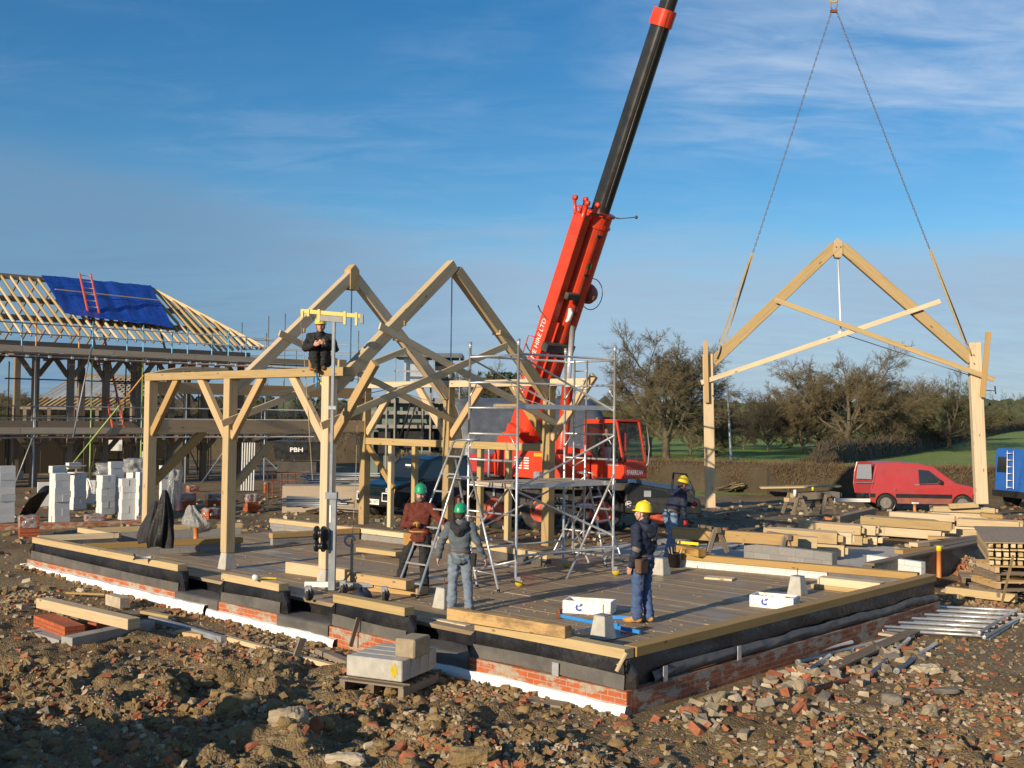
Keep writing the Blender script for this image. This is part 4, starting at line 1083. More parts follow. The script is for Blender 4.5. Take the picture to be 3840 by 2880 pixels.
# stowed jib along the near side
def jbox(name, t0, t1, l0, l1, n0, n1, mk, bev=.015):
    mb = MB(); mb.obox(BP((t0+t1)/2, (l0+l1)/2, (n0+n1)/2), BD*(t1-t0)/2, LT*(l1-l0)/2, NB*(n1-n0)/2)
    return mb.build(name, M[mk], cr, bevel=bev)
TJ = T_red-.12
jbox('stowed_jib', -.2, TJ, -.62, -.34, -.30, .16, 'red')
jbox('jib_rail', -.0, TJ-3.2, -.33, -.27, -.36, -.10, 'red')
mb = MB()
for l, n in ((-.60, .10), (-.36, .10), (-.60, -.24), (-.36, -.24)):
    mb.path([BP(TJ-.05, l, n), BP(TJ+.22, l*1.0+(l+.48)*.6, n*1.5+.03), BP(TJ+.36, l+(l+.48)*.7, n*1.6+.05)], [.07, .055, .05], 6)
    mb.lathe(BP(TJ+.36, l+(l+.48)*.7, n*1.6+.05), [(.001, -.05), (.075, -.05), (.075, .05), (.001, .05)], LT, 10)
mb.build('jib_fork', M['red'], cr)
jbox('jib_bracket', 1.75, 2.0, -.68, .45, -.56, -.30, 'grime', .02)
jbox('jib_bracket', T_red-2.55, T_red-2.35, -.48, -.0, -.52, -.36, 'grime', .02)
mb = MB(); c = BP(T_red-3.0, -.2, -.48); mb.path([c+BD*.2, c+BD*.1-NB*.08, c-BD*.1-NB*.09, c-BD*.2-NB*.02], [.05, .075, .07, .03], 8); mb.build('jib_hook', M['white'], cr)
for k, t in enumerate((T_red-3.3, T_red-4.5, T_red-5.6)):
    mb = MB(); p = BP(t, -.63, -.2); q = BP(t+.12, -.63, .22); mb.tube(p, q, .015, n=5); mb.tube(q, q+NB*.16+BD*.1, .02, n=5); mb.build('jib_latch', M['grime'], cr)
mb = MB(); p = BP(T_red, .4, -.45); mb.tube(p-LT*1.0, p+LT*.2, .02, n=6); mb.tube(p+LT*.2, p+HD*.55+LT*.3-ZX*.02, .015, n=6); mb.ball(p+HD*.55+LT*.3-ZX*.02, .05, .05, .05); mb.build('limit_rod', M['grime'], cr)
mb = MB(); c = BP(T_red-2.4, .58, -.15); mb.lathe(c, [(.001, 0), (.3, 0), (.3, .12), (.22, .26), (.1, .32), (.001, .33)], LT, 20); mb.build('hose_reel', M['mudred'], cr)
mb = MB(); mb.path([c+LT*.2+(BD*math.cos(t)+NB*math.sin(t))*.46 for t in [k*math.pi/10 for k in range(20)]], .014, 5, closed=True); mb.build('reel_hoop', M['black'], cr)
mb = MB(); p = BP(T_red-1.6, -.05, -.432); mb.quad([p, p+LT*.2, p+LT*.2+BD*.18, p+BD*.18]); mb.build('warning_sticker', M['scafgreen'], cr)
tx = MB(); text_mb(tx, 'SPARROW CRANE HIRE LTD', BP(-.15, -.622, -.13), BD, NB, .17, width=2.75, bold=.0); tx.build('lettering', M['white'], cr)
for l_, n_, r_ in ((.02, -.44, .018), (.07, -.445, .014), (-.255, -.2, .016)):
    mb = MB(); mb.path([BP(.2+k*(T_red-.8)/14, l_+.012*math.sin(k*1.9), n_-.008*math.cos(k*2.3)) for k in range(15)], r_, 6); mb.build('hydraulic_hose', M['black'], cr)
for k in range(5):
    t_ = .6+k*(T_red-1.2)/4; mb = MB(); mb.obox(BP(t_, .05, -.44), BD*.03, LT*.10, NB*.02); mb.build('hose_clip', M['grime'], cr)
for k in range(4):
    t_ = .9+k*(TJ-1.6)/3; mb = MB(); mb.obox(BP(t_, -.622, -.07), BD*.012, LT*.004, NB*.22); mb.build('weld_seam', M['mudred'], cr)
mb = MB(); mb.tube(BP(TL*.98, .16, -.20), BP(T_red+.2, .16, -.21), .012, n=5); mb.build('boom_cable', M['chain'], cr)
# hand rail on top, lower end of the boom, the ram
mb = MB(); mb.path([BP(1.0, -.64, .0), BP(1.1, -.64, .38), BP(1.9, -.64, .38), BP(2.0, -.64, .0)], .018, 6); mb.build('hand_rail', M['red'], cr)
mb = MB(); mb.prism([BP(-.9, -.45, -.35), BP(-.9, -.45, .3), BP(-1.5, -.45, .25), BP(-1.65, -.45, -.0), BP(-1.5, -.45, -.3)], LT*.9); mb.build('boom_foot', M['red'], cr, bevel=.02)
mb = MB(); pv = BP(-1.28, -.47, -.02); mb.lathe(pv, [(.001, -.06), (.05, -.06), (.06, -.03), (.13, -.03), (.14, .03)], -LT*-1, 18); mb.build('pivot_cap', M['white'], cr)
r0 = S(1.05, .16, 2.25); r1 = BP(2.6, .16, -.45)
mb = MB(); mb.tube(r0, r0.lerp(r1, .62), .17, n=16); mb.build('luffing_ram', M['red'], cr)
mb = MB(); mb.tube(r0.lerp(r1, .6), r1, .085, n=14); mb.build('ram_rod', M['steel'], cr)
# upper works
for l in (-.62, .82):
    mb = MB(); mb.prism([S(s, l, z) for s, z in ((-1.05, 1.98), (-1.1, 2.5), (-.9, 3.22), (-.5, 3.34), (-.1, 3.25), (.35, 2.92), (1.55, 2.80), (1.85, 2.4), (1.85, 1.98))], LT*.08)
    mb.build('side_plate', M['red'], cr, bevel=.01)
cbox('turret', -1.0, 1.7, -.5, .75, 1.95, 2.7, 'red')
cbox('winch_housing', -.85, -.2, -.45, .75, 2.7, 3.0, 'grime')
cbox('counterweight', -2.1, -1.08, -.85, 1.0, 2.02, 2.62, 'redvan', .06)
cbox('engine_cover', -.6, .9, .93, 1.75, 2.0, 2.75, 'red', .05)
cbox('step_box', 1.0, 1.25, -.86, -.63, 1.95, 2.2, 'galv', .01)
mb = MB(); p = S(-.9, -.95, 1.95); mb.path([p, p+ZX*.75, p+ZX*.95-HD*.06, p+ZX*1.05-HD*.14], .035, 8); mb.build('exhaust_pipe', M['galv'], cr)
tx = MB(); p0 = S(1.45, -.625, 2.28)
for i, (w, h) in enumerate(((.42, .035),)*5): tx.obox(S(.05, -.625, 2.56-i*.075), HD*.17, LT*.002, ZX*.018); tx.obox(S(.42, -.625, 2.56-i*.075), HD*.11, LT*.002, ZX*.018)
tx.build('data_plate', M['white'], cr)
cbox('yellow_label', .75, 1.3, -.626, -.621, 2.62, 2.72, 'yellow', 0)
# operator cab
def cabprof(l): return [S(s, l, z) for s, z in ((1.35, 2.03), (1.35, 3.58), (1.45, 3.68), (2.62, 3.70), (2.72, 3.62), (2.98, 2.55), (2.98, 2.03))]
l0, l1 = .80, 1.78
cab = MB(); th = .05
# pillars and panels, so that the windows are real openings
def cp(s0, z0, s1, z1, l, w=.07, d=.06): cab.beam(S(s0, l, z0), S(s1, l, z1), d, w, LT)
for l in (l0+.03, l1-.03):
    cp(1.40, 2.05, 1.40, 3.62, l, .10); cp(1.40, 3.62, 2.66, 3.65, l, .10); cp(2.67, 3.65, 2.93, 2.5, l, .07); cp(2.15, 2.5, 2.15, 3.62, l, .05)
    cab.prism([S(s, l-.03, z) for s, z in ((1.35, 2.03), (1.35, 2.62), (2.9, 2.5), (2.98, 2.4), (2.98, 2.03))], LT*.06)
cab.obox(S(2.95, (l0+l1)/2, 2.27), HD*.035, LT*(l1-l0-.1)/2, ZX*.24); cab.obox(S(1.38, (l0+l1)/2, 2.8), HD*.03, LT*(l1-l0-.1)/2, ZX*.78)
cab.obox(S(2.02, (l0+l1)/2, 3.69), HD*.66, LT*(l1-l0)/2, ZX*.035); cab.obox(S(2.15, (l0+l1)/2, 2.07), HD*.75, LT*(l1-l0-.1)/2, ZX*.03)
cb = cab.build('cab', M['red'], cr, bevel=.012); cb['_o'] = cr['_o']
gl = NT('clear cab glass'); gl.p.inputs['Base Color'].default_value = (.03, .04, .04, 1); gl.p.inputs['Roughness'].default_value = .04; gl.p.inputs['Alpha'].default_value = .38
M['clearglass'] = gl.m
mb = MB(); mb.quad([S(1.44, l0+.015, 2.64), S(2.86, l0+.015, 2.52), S(2.62, l0+.015, 3.60), S(1.44, l0+.015, 3.58)]); mb.build('side_window', M['clearglass'], cb)
mb = MB(); mb.quad([S(2.96, l0+.07, 2.5), S(2.96, l1-.07, 2.5), S(2.69, l1-.07, 3.62), S(2.69, l0+.07, 3.62)]); mb.build('windscreen', M['clearglass'], cb)
mb = MB(); mb.quad([S(1.44, l1-.015, 2.64), S(2.86, l1-.015, 2.52), S(2.62, l1-.015, 3.60), S(1.44, l1-.015, 3.58)]); mb.build('side_window', M['clearglass'], cb)
mb = MB(); mb.obox(S(1.75, 1.3, 2.55), HD*.28, LT*.25, ZX*.08); mb.obox(S(1.52, 1.3, 2.9), HD*.07, LT*.25, ZX*.4); mb.build('seat', M['coat'], cb)
mb = MB(); mb.obox(S(2.1, l0+.22, 2.75), HD*.14, LT*.02, ZX*.16); mb.build('control_box', M['white'], cb)
mb = MB(); mb.path([S(2.94, l1+.02, 3.55), S(3.02, l1+.05, 2.9), S(3.02, l1-.0, 2.45), S(2.75, l1-.2, 2.1)], .018, 6); mb.build('grab_rail', M['galv'], cb)
mb = MB(); mb.obox(S(2.85, l1+.22, 2.95), HD*.06, LT*.08, ZX*.28); mb.build('mirror', M['black'], cb, bevel=.02)
mb = MB(); mb.path([S(1.6, l0+.2, 3.74), S(1.9, l0+.2, 3.76), S(2.4, l0+.3, 3.76)], .03, 6); mb.build('wiper_motor', M['black'], cb)
tx = MB(); text_mb(tx, 'SPARROW', S(2.987, l0+.12, 2.14), LT, ZX, .14, width=.70, bold=.02); tx.build('lettering', M['white'], cb)
tx = MB(); text_mb(tx, 'SPARROW', S(2.28, l0-.004, 2.50), HD, ZX, .11, width=.5, bold=.02)
text_mb(tx, 'CRANE HIRE LTD', S(2.28, l0-.004, 2.40), HD, ZX, .07, width=.5, bold=.01); tx.build('lettering', M['white'], cb)
# carrier, along the picture
def K(u, y, z): return V(((u-1920)/F_PX*y, y, z))
KY = 32.6; KD = V((1, -.10, 0)).normalized(); KN = V((-KD.y, KD.x, 0)); K0 = K(1800, 33.6, 0)
def CK(s, l, z): return K0+KD*s+KN*l+ZX*(z+GC)
def kbox(name, s0, s1, l0, l1, z0, z1, mk, bev=.02):
    mb = MB(); mb.obox(CK((s0+s1)/2, (l0+l1)/2, (z0+z1)/2), KD*(s1-s0)/2, KN*(l1-l0)/2, ZX*(z1-z0)/2); return mb.build(name, M[mk], cr, bevel=bev)
kbox('carrier_deck', -.6, 4.9, -1.2, 1.2, 1.22, 1.44, 'grime'); kbox('chassis', -.4, 6.2, -.55, .55, .55, 1.2, 'grime')
kbox('carrier_deck', 4.9, 6.4, -1.2, .9, 1.05, 1.30, 'black'); kbox('tool_locker', 1.25, 2.35, -1.22, -.6, .55, 1.2, 'grime', .03)
mb = MB(); mb.prism([CK(s, -1.22, z) for s, z in ((4.38, .55), (4.38, 1.42), (4.6, 1.46), (5.7, 1.30), (6.55, 1.02), (6.6, .6))], KN*2.2); mb.build('carrier_cab', M['black'], cr, bevel=.04)
mb = MB(); mb.prism([CK(s, -1.225, z) for s, z in ((4.5, 1.05), (4.6, 1.40), (5.55, 1.24), (5.7, 1.05))], -KN*.006); mb.build('window', M['glass'], cr)
for s in (6.2, 6.42):
    mb = MB(); mb.lathe(CK(s-.05, -1.235, .86), [(.001, -.02), (.075, -.02), (.09, .0)], KN, 14); mb.build('headlight', M['galv'], cr)
mb = MB(); mb.path([CK(5.75, -1.0, 1.2), CK(5.8, -1.0, 1.75), CK(6.15, -1.0, 1.72), CK(6.4, -1.0, 1.2)], .035, 8); mb.build('hoop', M['black'], cr)
kbox('beacon', 3.9, 4.15, -1.15, -1.0, 1.44, 1.53, 'orange')
mb = MB(); mb.lathe(CK(4.52, -1.232, .84), [(.001, -.004), (.095, -.004), (.095, .006)], KN, 22); dk = mb.build('speed_disc', M['white'], cr)
mb = MB(); mb.lathe(CK(4.52, -1.238, .84), [(.001, -.002), (.082, -.002), (.082, .003)], KN, 22); mb.build('disc_face', M['black'], dk)
tx = MB(); text_mb(tx, '80', CK(4.455, -1.243, .79), KD, ZX, .10, width=.13, bold=.01); tx.build('lettering', M['white'], dk)
def wheel(s, l=-1.2, mkhub='ladred', R=.60):
    c = CK(s, l, R); w = MB(); pr = [(.30, .0), (.52, -.02), (.58, .02), (R, .08), (R, .30), (.56, .36), (.3, .36)]
    w.lathe(c, pr, KN, 26); wl = w.build('wheel', M['tyre'], cr)
    h = MB(); h.lathe(c-KN*.01, [(.001, -.07), (.10, -.07), (.13, -.02), (.27, .0), (.30, -.035), (.335, -.03), (.34, .05)], KN, 24); h.build('hub', M[mkhub], wl)
for s in (.62, 2.0, 3.72): wheel(s)
wheel(5.4, -1.05)
for s in (.62, 3.72): wheel(s, .85)
for s in (.62, 3.72):
    mb = MB()
    mb.grid(lambda u, v: CK(s+math.cos(rad(20+140*u))*.72, -1.25+.5*v, .60+math.sin(rad(20+140*u))*.74), 14, 1); mb.build('mudguard', M['rconc'], cr)
kbox('mud_flap', 2.32, 2.9, -1.24, -1.22, .5, 1.1, 'black', 0)
tx = MB(); text_mb(tx, 'ABE', CK(2.38, -1.248, .84), KD, ZX, .15, width=.4, bold=.005); text_mb(tx, 'GT', CK(2.38, -1.248, .66), KD, ZX, .12, width=.25); tx.build('lettering', M['galv'], cr)
rf_ = random.Random(8)
for i in range(26):
    s_ = rf_.uniform(-.3, 6.2); z_ = rf_.uniform(.5, 1.15); w_ = rf_.uniform(.05, .22)
    if i % 3: kbox('carrier_fitting', s_, s_+w_, -1.26, -1.1, z_, z_+rf_.uniform(.05, .3), rf_.choice(('grime', 'black', 'galv', 'grime', 'mudred')), .01)
    else:
        mb = MB(); p_ = CK(s_, -1.24, z_+.3); mb.path([p_, p_+KD*.15-ZX*.12, p_+KD*.35-ZX*.05, p_+KD*.5-ZX*.2], .018, 6); mb.build('carrier_hose', M['black'], cr)
for s in (3.25, -.4):     # outriggers
    kbox('outrigger_beam', s-.12, s+.12, -2.0, 1.2, .75, .98, 'mudred'); mb = MB(); mb.tube(CK(s, -1.95, .98), CK(s, -1.95, .08), .07, n=10); mb.lathe(CK(s, -1.95, .0), [(.25, 0), (.25, .06), (.08, .12)], ZX, 14); mb.build('outrigger_leg', M['mudred'], cr)

# ================================================================== THE VEHICLES
def car(root, o, fwd, prof, width, belt, mk, tumble=.13, bev=.05):
    """side profile (x back from the nose, z) swept across the width, narrowing above the belt line"""
    fwd = V(fwd).normalized(); lat = V((-fwd.y, fwd.x, 0)); zt = max(z for x, z in prof)
    def at(x, y, z):
        k = 1-tumble*max(0, (z-belt)/(zt-belt)); return V(o)-fwd*x+lat*y*k+ZX*z
    mb = MB(); n = len(prof); b = len(mb.v); ys = (-width/2, width/2)
    for y in ys: mb.v += [at(x, y, z) for x, z in prof]
    for i in range(n):
        j = (i+1) % n; mb.face([b+i, b+j, b+n+j, b+n+i][::-1], None, 0, False)
    mb.face(list(range(b, b+n)), None); mb.face(list(range(b+n, b+2*n))[::-1], None)
    ob = mb.build('body', M[mk], root); md = ob.modifiers.new('bevel', 'BEVEL'); md.width = bev; md.segments = 3; md.limit_method = 'ANGLE'; md.angle_limit = rad(50)
    # outward normals
    bmm = bmesh.new(); bmm.from_mesh(ob.data); bmesh.ops.recalc_face_normals(bmm, faces=bmm.faces); bmm.to_mesh(ob.data); bmm.free()
    return ob, at, fwd, lat
def cwheel(root, at, lat, x, y, R, w=.19, hub='hub'):
    c = at(x, y, R); s = 1 if y > 0 else -1; ax = lat*s
    mb = MB(); mb.lathe(c, [(R*.6, -w*.5), (R*.95, -w*.5), (R, -w*.3), (R, w*.3), (R*.95, w*.5), (R*.66, w*.5), (R*.6, w*.35)], ax, 24); wl = mb.build('wheel', M['tyre'], root)
    mb = MB(); mb.lathe(c, [(.02, w*.42), (R*.2, w*.42), (R*.35, w*.28), (R*.58, w*.36), (R*.64, w*.46), (R*.66, w*.40)], ax, 20); mb.build('hub_cap', M[hub], wl)
    mb = MB(); mb.lathe(c, [(R*1.0, w*.28), (R*1.16, w*.28), (R*1.18, w*.62)], ax, 24, cap=False); mb.build('wheel_arch', M['black'], root)
def panel(root, name, mk, pts, off, thick=.008):
    mb = MB(); mb.prism([p+off*.004 for p in pts], off*thick); return mb.build(name, M[mk], root)
# red van with open rear door
p = Yp(3288, 1900, 41.3); gv = gz(p.x, p.y); VO = V((p.x+3.62, p.y-.25, gv)); VF = V((1, -.06, 0))
rv = thing('red_van', 'faded red panel van parked by the hedge with its rear door swung open', 'van', VO)
pr = [(0.0, .36), (.02, .58), (.16, .80), (.50, .95), (1.0, 1.04), (1.80, 1.63), (2.25, 1.73), (3.1, 1.785), (3.8, 1.765), (3.88, 1.70), (3.98, 1.3), (4.06, .95), (4.12, .6), (4.1, .36), (3.9, .27), (.25, .27)]
bd, at, fw, la = car(rv, VO, VF, pr, 1.66, 1.0, 'redvan')
for y in (-.80, .80):
    cwheel(rv, at, la, .82, y, .31); cwheel(rv, at, la, 3.55, y, .31)
sn = -la          # the near side
def vs_(x, z, out=.0): return at(x, -.83, z)+sn*out
panel(rv, 'side_window', 'glass', [vs_(1.52, 1.06), vs_(1.58, 1.18), vs_(1.98, 1.5), vs_(2.36, 1.53), vs_(2.34, 1.02)], sn)
panel(rv, 'windscreen', 'glass', [at(1.08, -.70, 1.10), at(1.08, .70, 1.10), at(1.76, .62, 1.60), at(1.76, -.62, 1.60)], (fw*.6+ZX*.8))
mb = MB()
for x0, x1 in ((.05, .45), (1.18, 3.18), (3.92, 4.1)): mb.prism([vs_(x0, .50), vs_(x1, .50), vs_(x1, .64), vs_(x0, .64)], sn*.02)
mb.build('side_moulding', M['black'], rv)
mb = MB(); mb.prism([at(-.03, -.8, .34), at(-.03, .8, .34), at(-.03, .8, .56), at(-.03, -.8, .56)], -fw*.14); mb.prism([at(4.05, -.8, .34), at(4.05, .8, .34), at(4.05, .8, .58), at(4.05, -.8, .58)], -fw*.14); mb.build('bumper', M['black'], rv, bevel=.03)
mb = MB(); mb.prism([vs_(1.2, .29), vs_(3.15, .29), vs_(3.15, .49), vs_(1.2, .49)], sn*.006); mb.build('muddy_sill', M['mudred'], rv)
panel(rv, 'headlight', 'steel', [vs_(.12, .70), vs_(.30, .72), vs_(.36, .82), vs_(.2, .80)], sn, .015)
mb = MB(); mb.obox(vs_(1.62, 1.10, .09), fw*.05, sn*.09, ZX*.075); mb.build('mirror', M['black'], rv, bevel=.02)
mb = MB(); mb.obox(vs_(2.42, .98, .02), fw*.09, sn*.012, ZX*.02); mb.build('door_handle', M['galv'], rv)
for pts in (((2.43, .3), (2.43, 1.62)), ((1.45, .62), (1.5, 1.05)), ((3.6, .68), (3.6, 1.5)), ((2.5, 1.5), (3.6, 1.5)), ((2.5, .70), (3.6, .70))):
    (xa, za), (xb, zb) = pts; mb = MB(); mb.beam(vs_(xa, za, .001), vs_(xb, zb, .001), .012, .004, sn); mb.build('panel_seam', M['mudred'], rv)
mb = MB(); mb.lathe(vs_(3.2, .78, .0), [(.001, .012), (.045, .012), (.05, 0)], sn, 14); mb.build('fuel_cap', M['mudred'], rv)
mb = MB(); mb.prism([vs_(1.6, 1.04, .010), vs_(1.72, 1.2, .010), vs_(2.0, 1.30, .010), vs_(2.0, 1.06, .010)], sn*.002); mb.build('window_reflection', M['rslate'], rv)  # paler patch painted on the side window as its reflection
mb = MB(); mb.prism([vs_(1.50, 1.0, .004), vs_(2.42, .97, .004), vs_(2.42, .995, .004), vs_(1.50, 1.025, .004)], sn*.006); mb.build('window_seal', M['black'], rv)
# open tail: black panel painted in for the shaded opening, and the swung door
mb = MB(); mb.prism([at(4.0, -.6, .55)-fw*.12, at(4.0, .6, .55)-fw*.12, at(3.95, .55, 1.62)-fw*.02, at(3.95, -.55, 1.62)-fw*.02], -fw*.02); mb.build('opening_shade', M['coat'], rv)
hng = at(3.98, -.80, .6); dd = (-fw*.93+sn*.28).normalized()
def dp(x, z): return V((hng.x, hng.y, 0))+dd*x+ZX*(gv+z)+fw*(.10*max(0, z-1.0)*0)
mb = MB(); mb.prism([dp(.02, .62), dp(.72, .66), dp(.80, 1.0), dp(.76, 1.45), dp(.66, 1.80), dp(.04, 1.80)], dd.cross(ZX)*.05); rd = mb.build('rear_door', M['redvan'], rv, bevel=.015)
nrm = dd.cross(ZX); nrm = nrm if nrm.y < 0 else -nrm
mb = MB(); mb.prism([dp(.10, 1.16)+nrm*.052, dp(.72, 1.18)+nrm*.052, dp(.66, 1.70)+nrm*.052, dp(.12, 1.70)+nrm*.052], nrm*.006); mb.build('window', M['steel'], rd)
mb = MB(); mb.prism([dp(.04, 1.02)+nrm*.052, dp(.78, 1.02)+nrm*.052, dp(.78, 1.05)+nrm*.052, dp(.04, 1.05)+nrm*.052], nrm*.01); mb.build('trim_strip', M['galv'], rd)
# dark people carrier behind the frame
p = Yp(1412, 1935, 35.6); gv = gz(p.x, p.y); CF = V((-.66, -.75, 0)); CO = V((p.x, p.y, gv))
pc = thing('people_carrier', 'dark teal people carrier with a white number plate behind the back studs', 'car', CO)
pr = [(0.0, .42), (.0, .90), (.10, 1.06), (.80, 1.20), (1.62, 1.86), (2.1, 1.97), (3.9, 1.95), (4.4, 1.8), (4.55, 1.0), (4.5, .42), (4.2, .34), (.2, .34)]
bd, at, fw, la = car(pc, CO, CF, pr, 1.72, 1.15, 'teal', .14)
for y in (-.84, .84):
    cwheel(pc, at, la, .85, y, .35); cwheel(pc, at, la, 3.6, y, .35)
panel(pc, 'windscreen', 'glass', [at(.88, -.72, 1.27), at(.88, .72, 1.27), at(1.58, .63, 1.82), at(1.58, -.63, 1.82)], (fw*.64+ZX*.77))
for y, s in ((.86, la), (-.86, -la)):
    for x0, x1, x2, x3 in ((1.15, 1.72, 2.3, 2.3), (2.4, 2.4, 3.3, 3.3), (3.4, 3.4, 4.25, 4.35)):
        panel(pc, 'side_window', 'glass', [at(x0, y, 1.26), at(x1, y, 1.80), at(x2, y, 1.84), at(x3, y, 1.24)], s)
    panel(pc, 'lower_flank', 'carblue', [at(1.3, y, .45), at(1.3, y, 1.16), at(4.45, y, 1.16), at(4.4, y, .45)], s)
for y in (-.62, .62): panel(pc, 'headlight', 'steel', [at(-.0, y-.2, .84), at(-.0, y+.2, .84), at(.02, y+.2, .98), at(.02, y-.2, .98)], fw, .02)
for y in (-.82, .82): panel(pc, 'indicator', 'orange', [at(.0, y-.03, .84), at(.0, y+.03, .84), at(.02, y+.03, .96), at(.02, y-.03, .96)], fw, .02)
mb = MB()
for z in (.86, .91, .96): mb.beam(at(-.01, -.4, z), at(-.01, .4, z), .02, .02)
mb.build('grille', M['black'], pc)
mb = MB(); mb.prism([at(-.02, -.86, .42), at(-.02, .86, .42), at(-.02, .86, .72), at(-.02, -.86, .72)], fw*.10); mb.build('bumper', M['black'], pc, bevel=.03)
for y in (-.60, .60):
    mb = MB(); c = at(-.16, y, .70); mb.path([c+la*.16+ZX*.12, c-la*.16+ZX*.12, c-la*.17-ZX*.13, c+la*.15-ZX*.13], .022, 8, closed=True); mb.build('bull_bar', M['white'], pc)
# number plate
lx = -la if True else la
c = at(-.135, 0, .52); X = la if la.x > 0 else -la
mb = MB(); mb.obox(c, X*.26, fw*.006, ZX*.085); pl = mb.build('number_plate', M['white'], pc)
tx = MB(); text_mb(tx, 'M61 NTT', c+fw*.007-X*.235-ZX*.048, X, ZX, .10, width=.47, depth=.003, bold=.015); tx.build('lettering', M['black'], pl)
mb = MB(); c = at(1.3, .1, 1.66); mb.obox(c+fw*.03, X*.13, fw*.003, ZX*.03); mb.build('windscreen_sticker', M['white'], pc)
# blue van at the right edge
p = Yp(3792, 1895, 42.5); gv = gz(p.x, p.y); BO = V((p.x, p.y, gv)); BF = V((1, .25, 0)).normalized()
bv = thing('blue_van', 'bright blue high van cut by the right edge, with a rear ladder', 'van', BO)
pr = [(-5.2, .4), (-5.1, .9), (-4.4, 1.1), (-3.8, 1.9), (-3.5, 2.15), (-.1, 2.28), (.0, 2.15), (.02, .45), (-.2, .38)]
bd, at, fw, la = car(bv, BO, BF, pr, 1.9, 1.2, 'bluepaint', .06)
for y in (-.93, .93):
    cwheel(bv, at, la, -.85, y, .34); cwheel(bv, at, la, -4.3, y, .34)
mb = MB()
for y in (-.25, .12): mb.tube(at(.10, y, .75), at(.08, y, 2.2), .02, n=6)
for k in range(6): mb.tube(at(.10, -.25, .8+k*.26), at(.10, .12, .8+k*.26), .016, n=6)
mb.build('rear_ladder', M['white'], bv)
mb = MB()
for k in range(5): mb.tube(at(-.75, -.97, .95+k*.26), at(-.45, -.97, .95+k*.26), .014, n=5)
mb.tube(at(-.75, -.97, .9), at(-.75, -.95, 2.05), .018, n=6); mb.tube(at(-.45, -.97, .9), at(-.45, -.95, 2.05), .018, n=6); mb.build('side_ladder', M['galv'], bv)
panel(bv, 'rear_window', 'glass', [at(.02, .25, 1.35), at(.02, .8, 1.35), at(.01, .75, 1.95), at(.01, .25, 1.95)], -fw)
mb = MB(); mb.prism([at(.02, -.95, .42), at(.02, .95, .42), at(.02, .95, .66), at(.02, -.95, .66)], -fw*.10); mb.prism([at(-.1, -.955, .42), at(-3.8, -.955, .42), at(-3.8, -.955, .62), at(-.1, -.955, .62)], -la*.015); mb.build('bumper', M['black'], bv)
mb = MB(); mb.obox(at(-.15, -.96, 1.28), fw*.09, la*.012, ZX*.03); mb.build('door_handle', M['black'], bv)
panel(bv, 'tail_light', 'redvan', [at(.02, -.94, .8), at(.02, -.82, .8), at(.02, -.82, 1.2), at(.02, -.94, 1.2)], -fw, .02)
# ================================================================== THE SCAFFOLDED HOUSE ON THE LEFT
E0 = Yp(0, 1540, 46.0); E1 = Yp(1000, 1540, 54.3); E0.z = E1.z = 0
HH = (E1-E0).normalized(); HN = V((HH.y, -HH.x, 0))                # HN: towards the camera
GH = .46
def HS(s, n, z): return E0+HH*s+HN*n+ZX*z
def s_at(u, n):
    d = ray(u, 1550); d = V((d.x, d.y, 0)); o = HS(0, n, 0)
    # CAM + d t = o + HH s
    A = np.array([[d.x, -HH.x], [d.y, -HH.y]]); t, s = np.linalg.solve(A, [o.x, o.y]); return s
SC0 = -7.0; SCE = s_at(1010, 0)
hs = thing('timber_house', 'unfinished timber house behind scaffolding with bare rafters and a hipped end', 'house', HS(4, -4, GH))
def hb(name, p0, p1, w, h, mk='oakwarm', up=ZX, par=None):
    mb = MB(); mb.beam(p0, p1, w, h, up); return mb.build(name, M[mk], par or hs)
NE, NR, ZE, ZR = -.55, -6.2, 7.0, 10.05
sR = s_at(553, NR); sC = s_at(985, NE)
s = -6.6; k = 0
while s < sC-.2:
    f = 1.0 if s < sR else max(.06, 1-(s-sR)/(sC-sR))
    hb('rafter', HS(s, NE, ZE), HS(s, NE+(NR-NE)*f, ZE+(ZR-ZE)*f), .055, .16, 'soft')
    if k % 2 == 0 and s < sR: hb('rafter', HS(s, NR, ZR), HS(s, NR-5.4, ZE), .055, .16, 'oldwood')
    s += .42; k += 1
hb('hip_rafter', HS(sC, NE, ZE), HS(sR, NR, ZR+.05), .06, .24, 'soft'); hb('hip_rafter', HS(sC, NR-5.4, ZE), HS(sR, NR, ZR+.05), .06, .24, 'oldwood')
for i in range(1, 9):
    f = i/9; hb('jack_rafter', HS(sC, NE+(NR-NE)*f, ZE), HS(sC+(sR-sC)*f, NE+(NR-NE)*f, ZE+(ZR-ZE)*f), .055, .14, 'soft')
hb('ridge_board', HS(-7, NR, ZR+.02), HS(sR, NR, ZR+.02), .06, .26, 'oldwood')
for f in (.36, .68):
    hb('purlin', HS(-7, NE+(NR-NE)*f, ZE-.22+(ZR-ZE)*f), HS(sR+(sC-sR)*(1-f)*.9, NE+(NR-NE)*f, ZE-.22+(ZR-ZE)*f), .18, .24, 'oldwood')
hb('eave_plate', HS(-7, -1.1, 6.62), HS(sC-.5, -1.1, 6.62), .22, .28, 'oldwood'); hb('eave_plate', HS(-7, -11, 6.62), HS(sC-.5, -11, 6.62), .22, .28, 'oldwood')
hb('floor_beam', HS(-7, -1.1, 3.15), HS(sC-.5, -1.1, 3.15), .22, .34, 'oldwood')
for u in (-60, 130, 262, 395, 520, 640, 765, 900):
    s = s_at(u, -1.2)
    hb('post', HS(s, -1.2, GH), HS(s, -1.2, 6.5), .26, .26, 'oldwood', HH)
    for d in (-1, 1):
        for z0, z1 in ((5.3, 6.5), (2.0, 3.0)): hb('arch_brace', HS(s+d*.12, -1.2, z0), HS(s+d*1.0, -1.2, z1), .12, .2, 'oldwood')
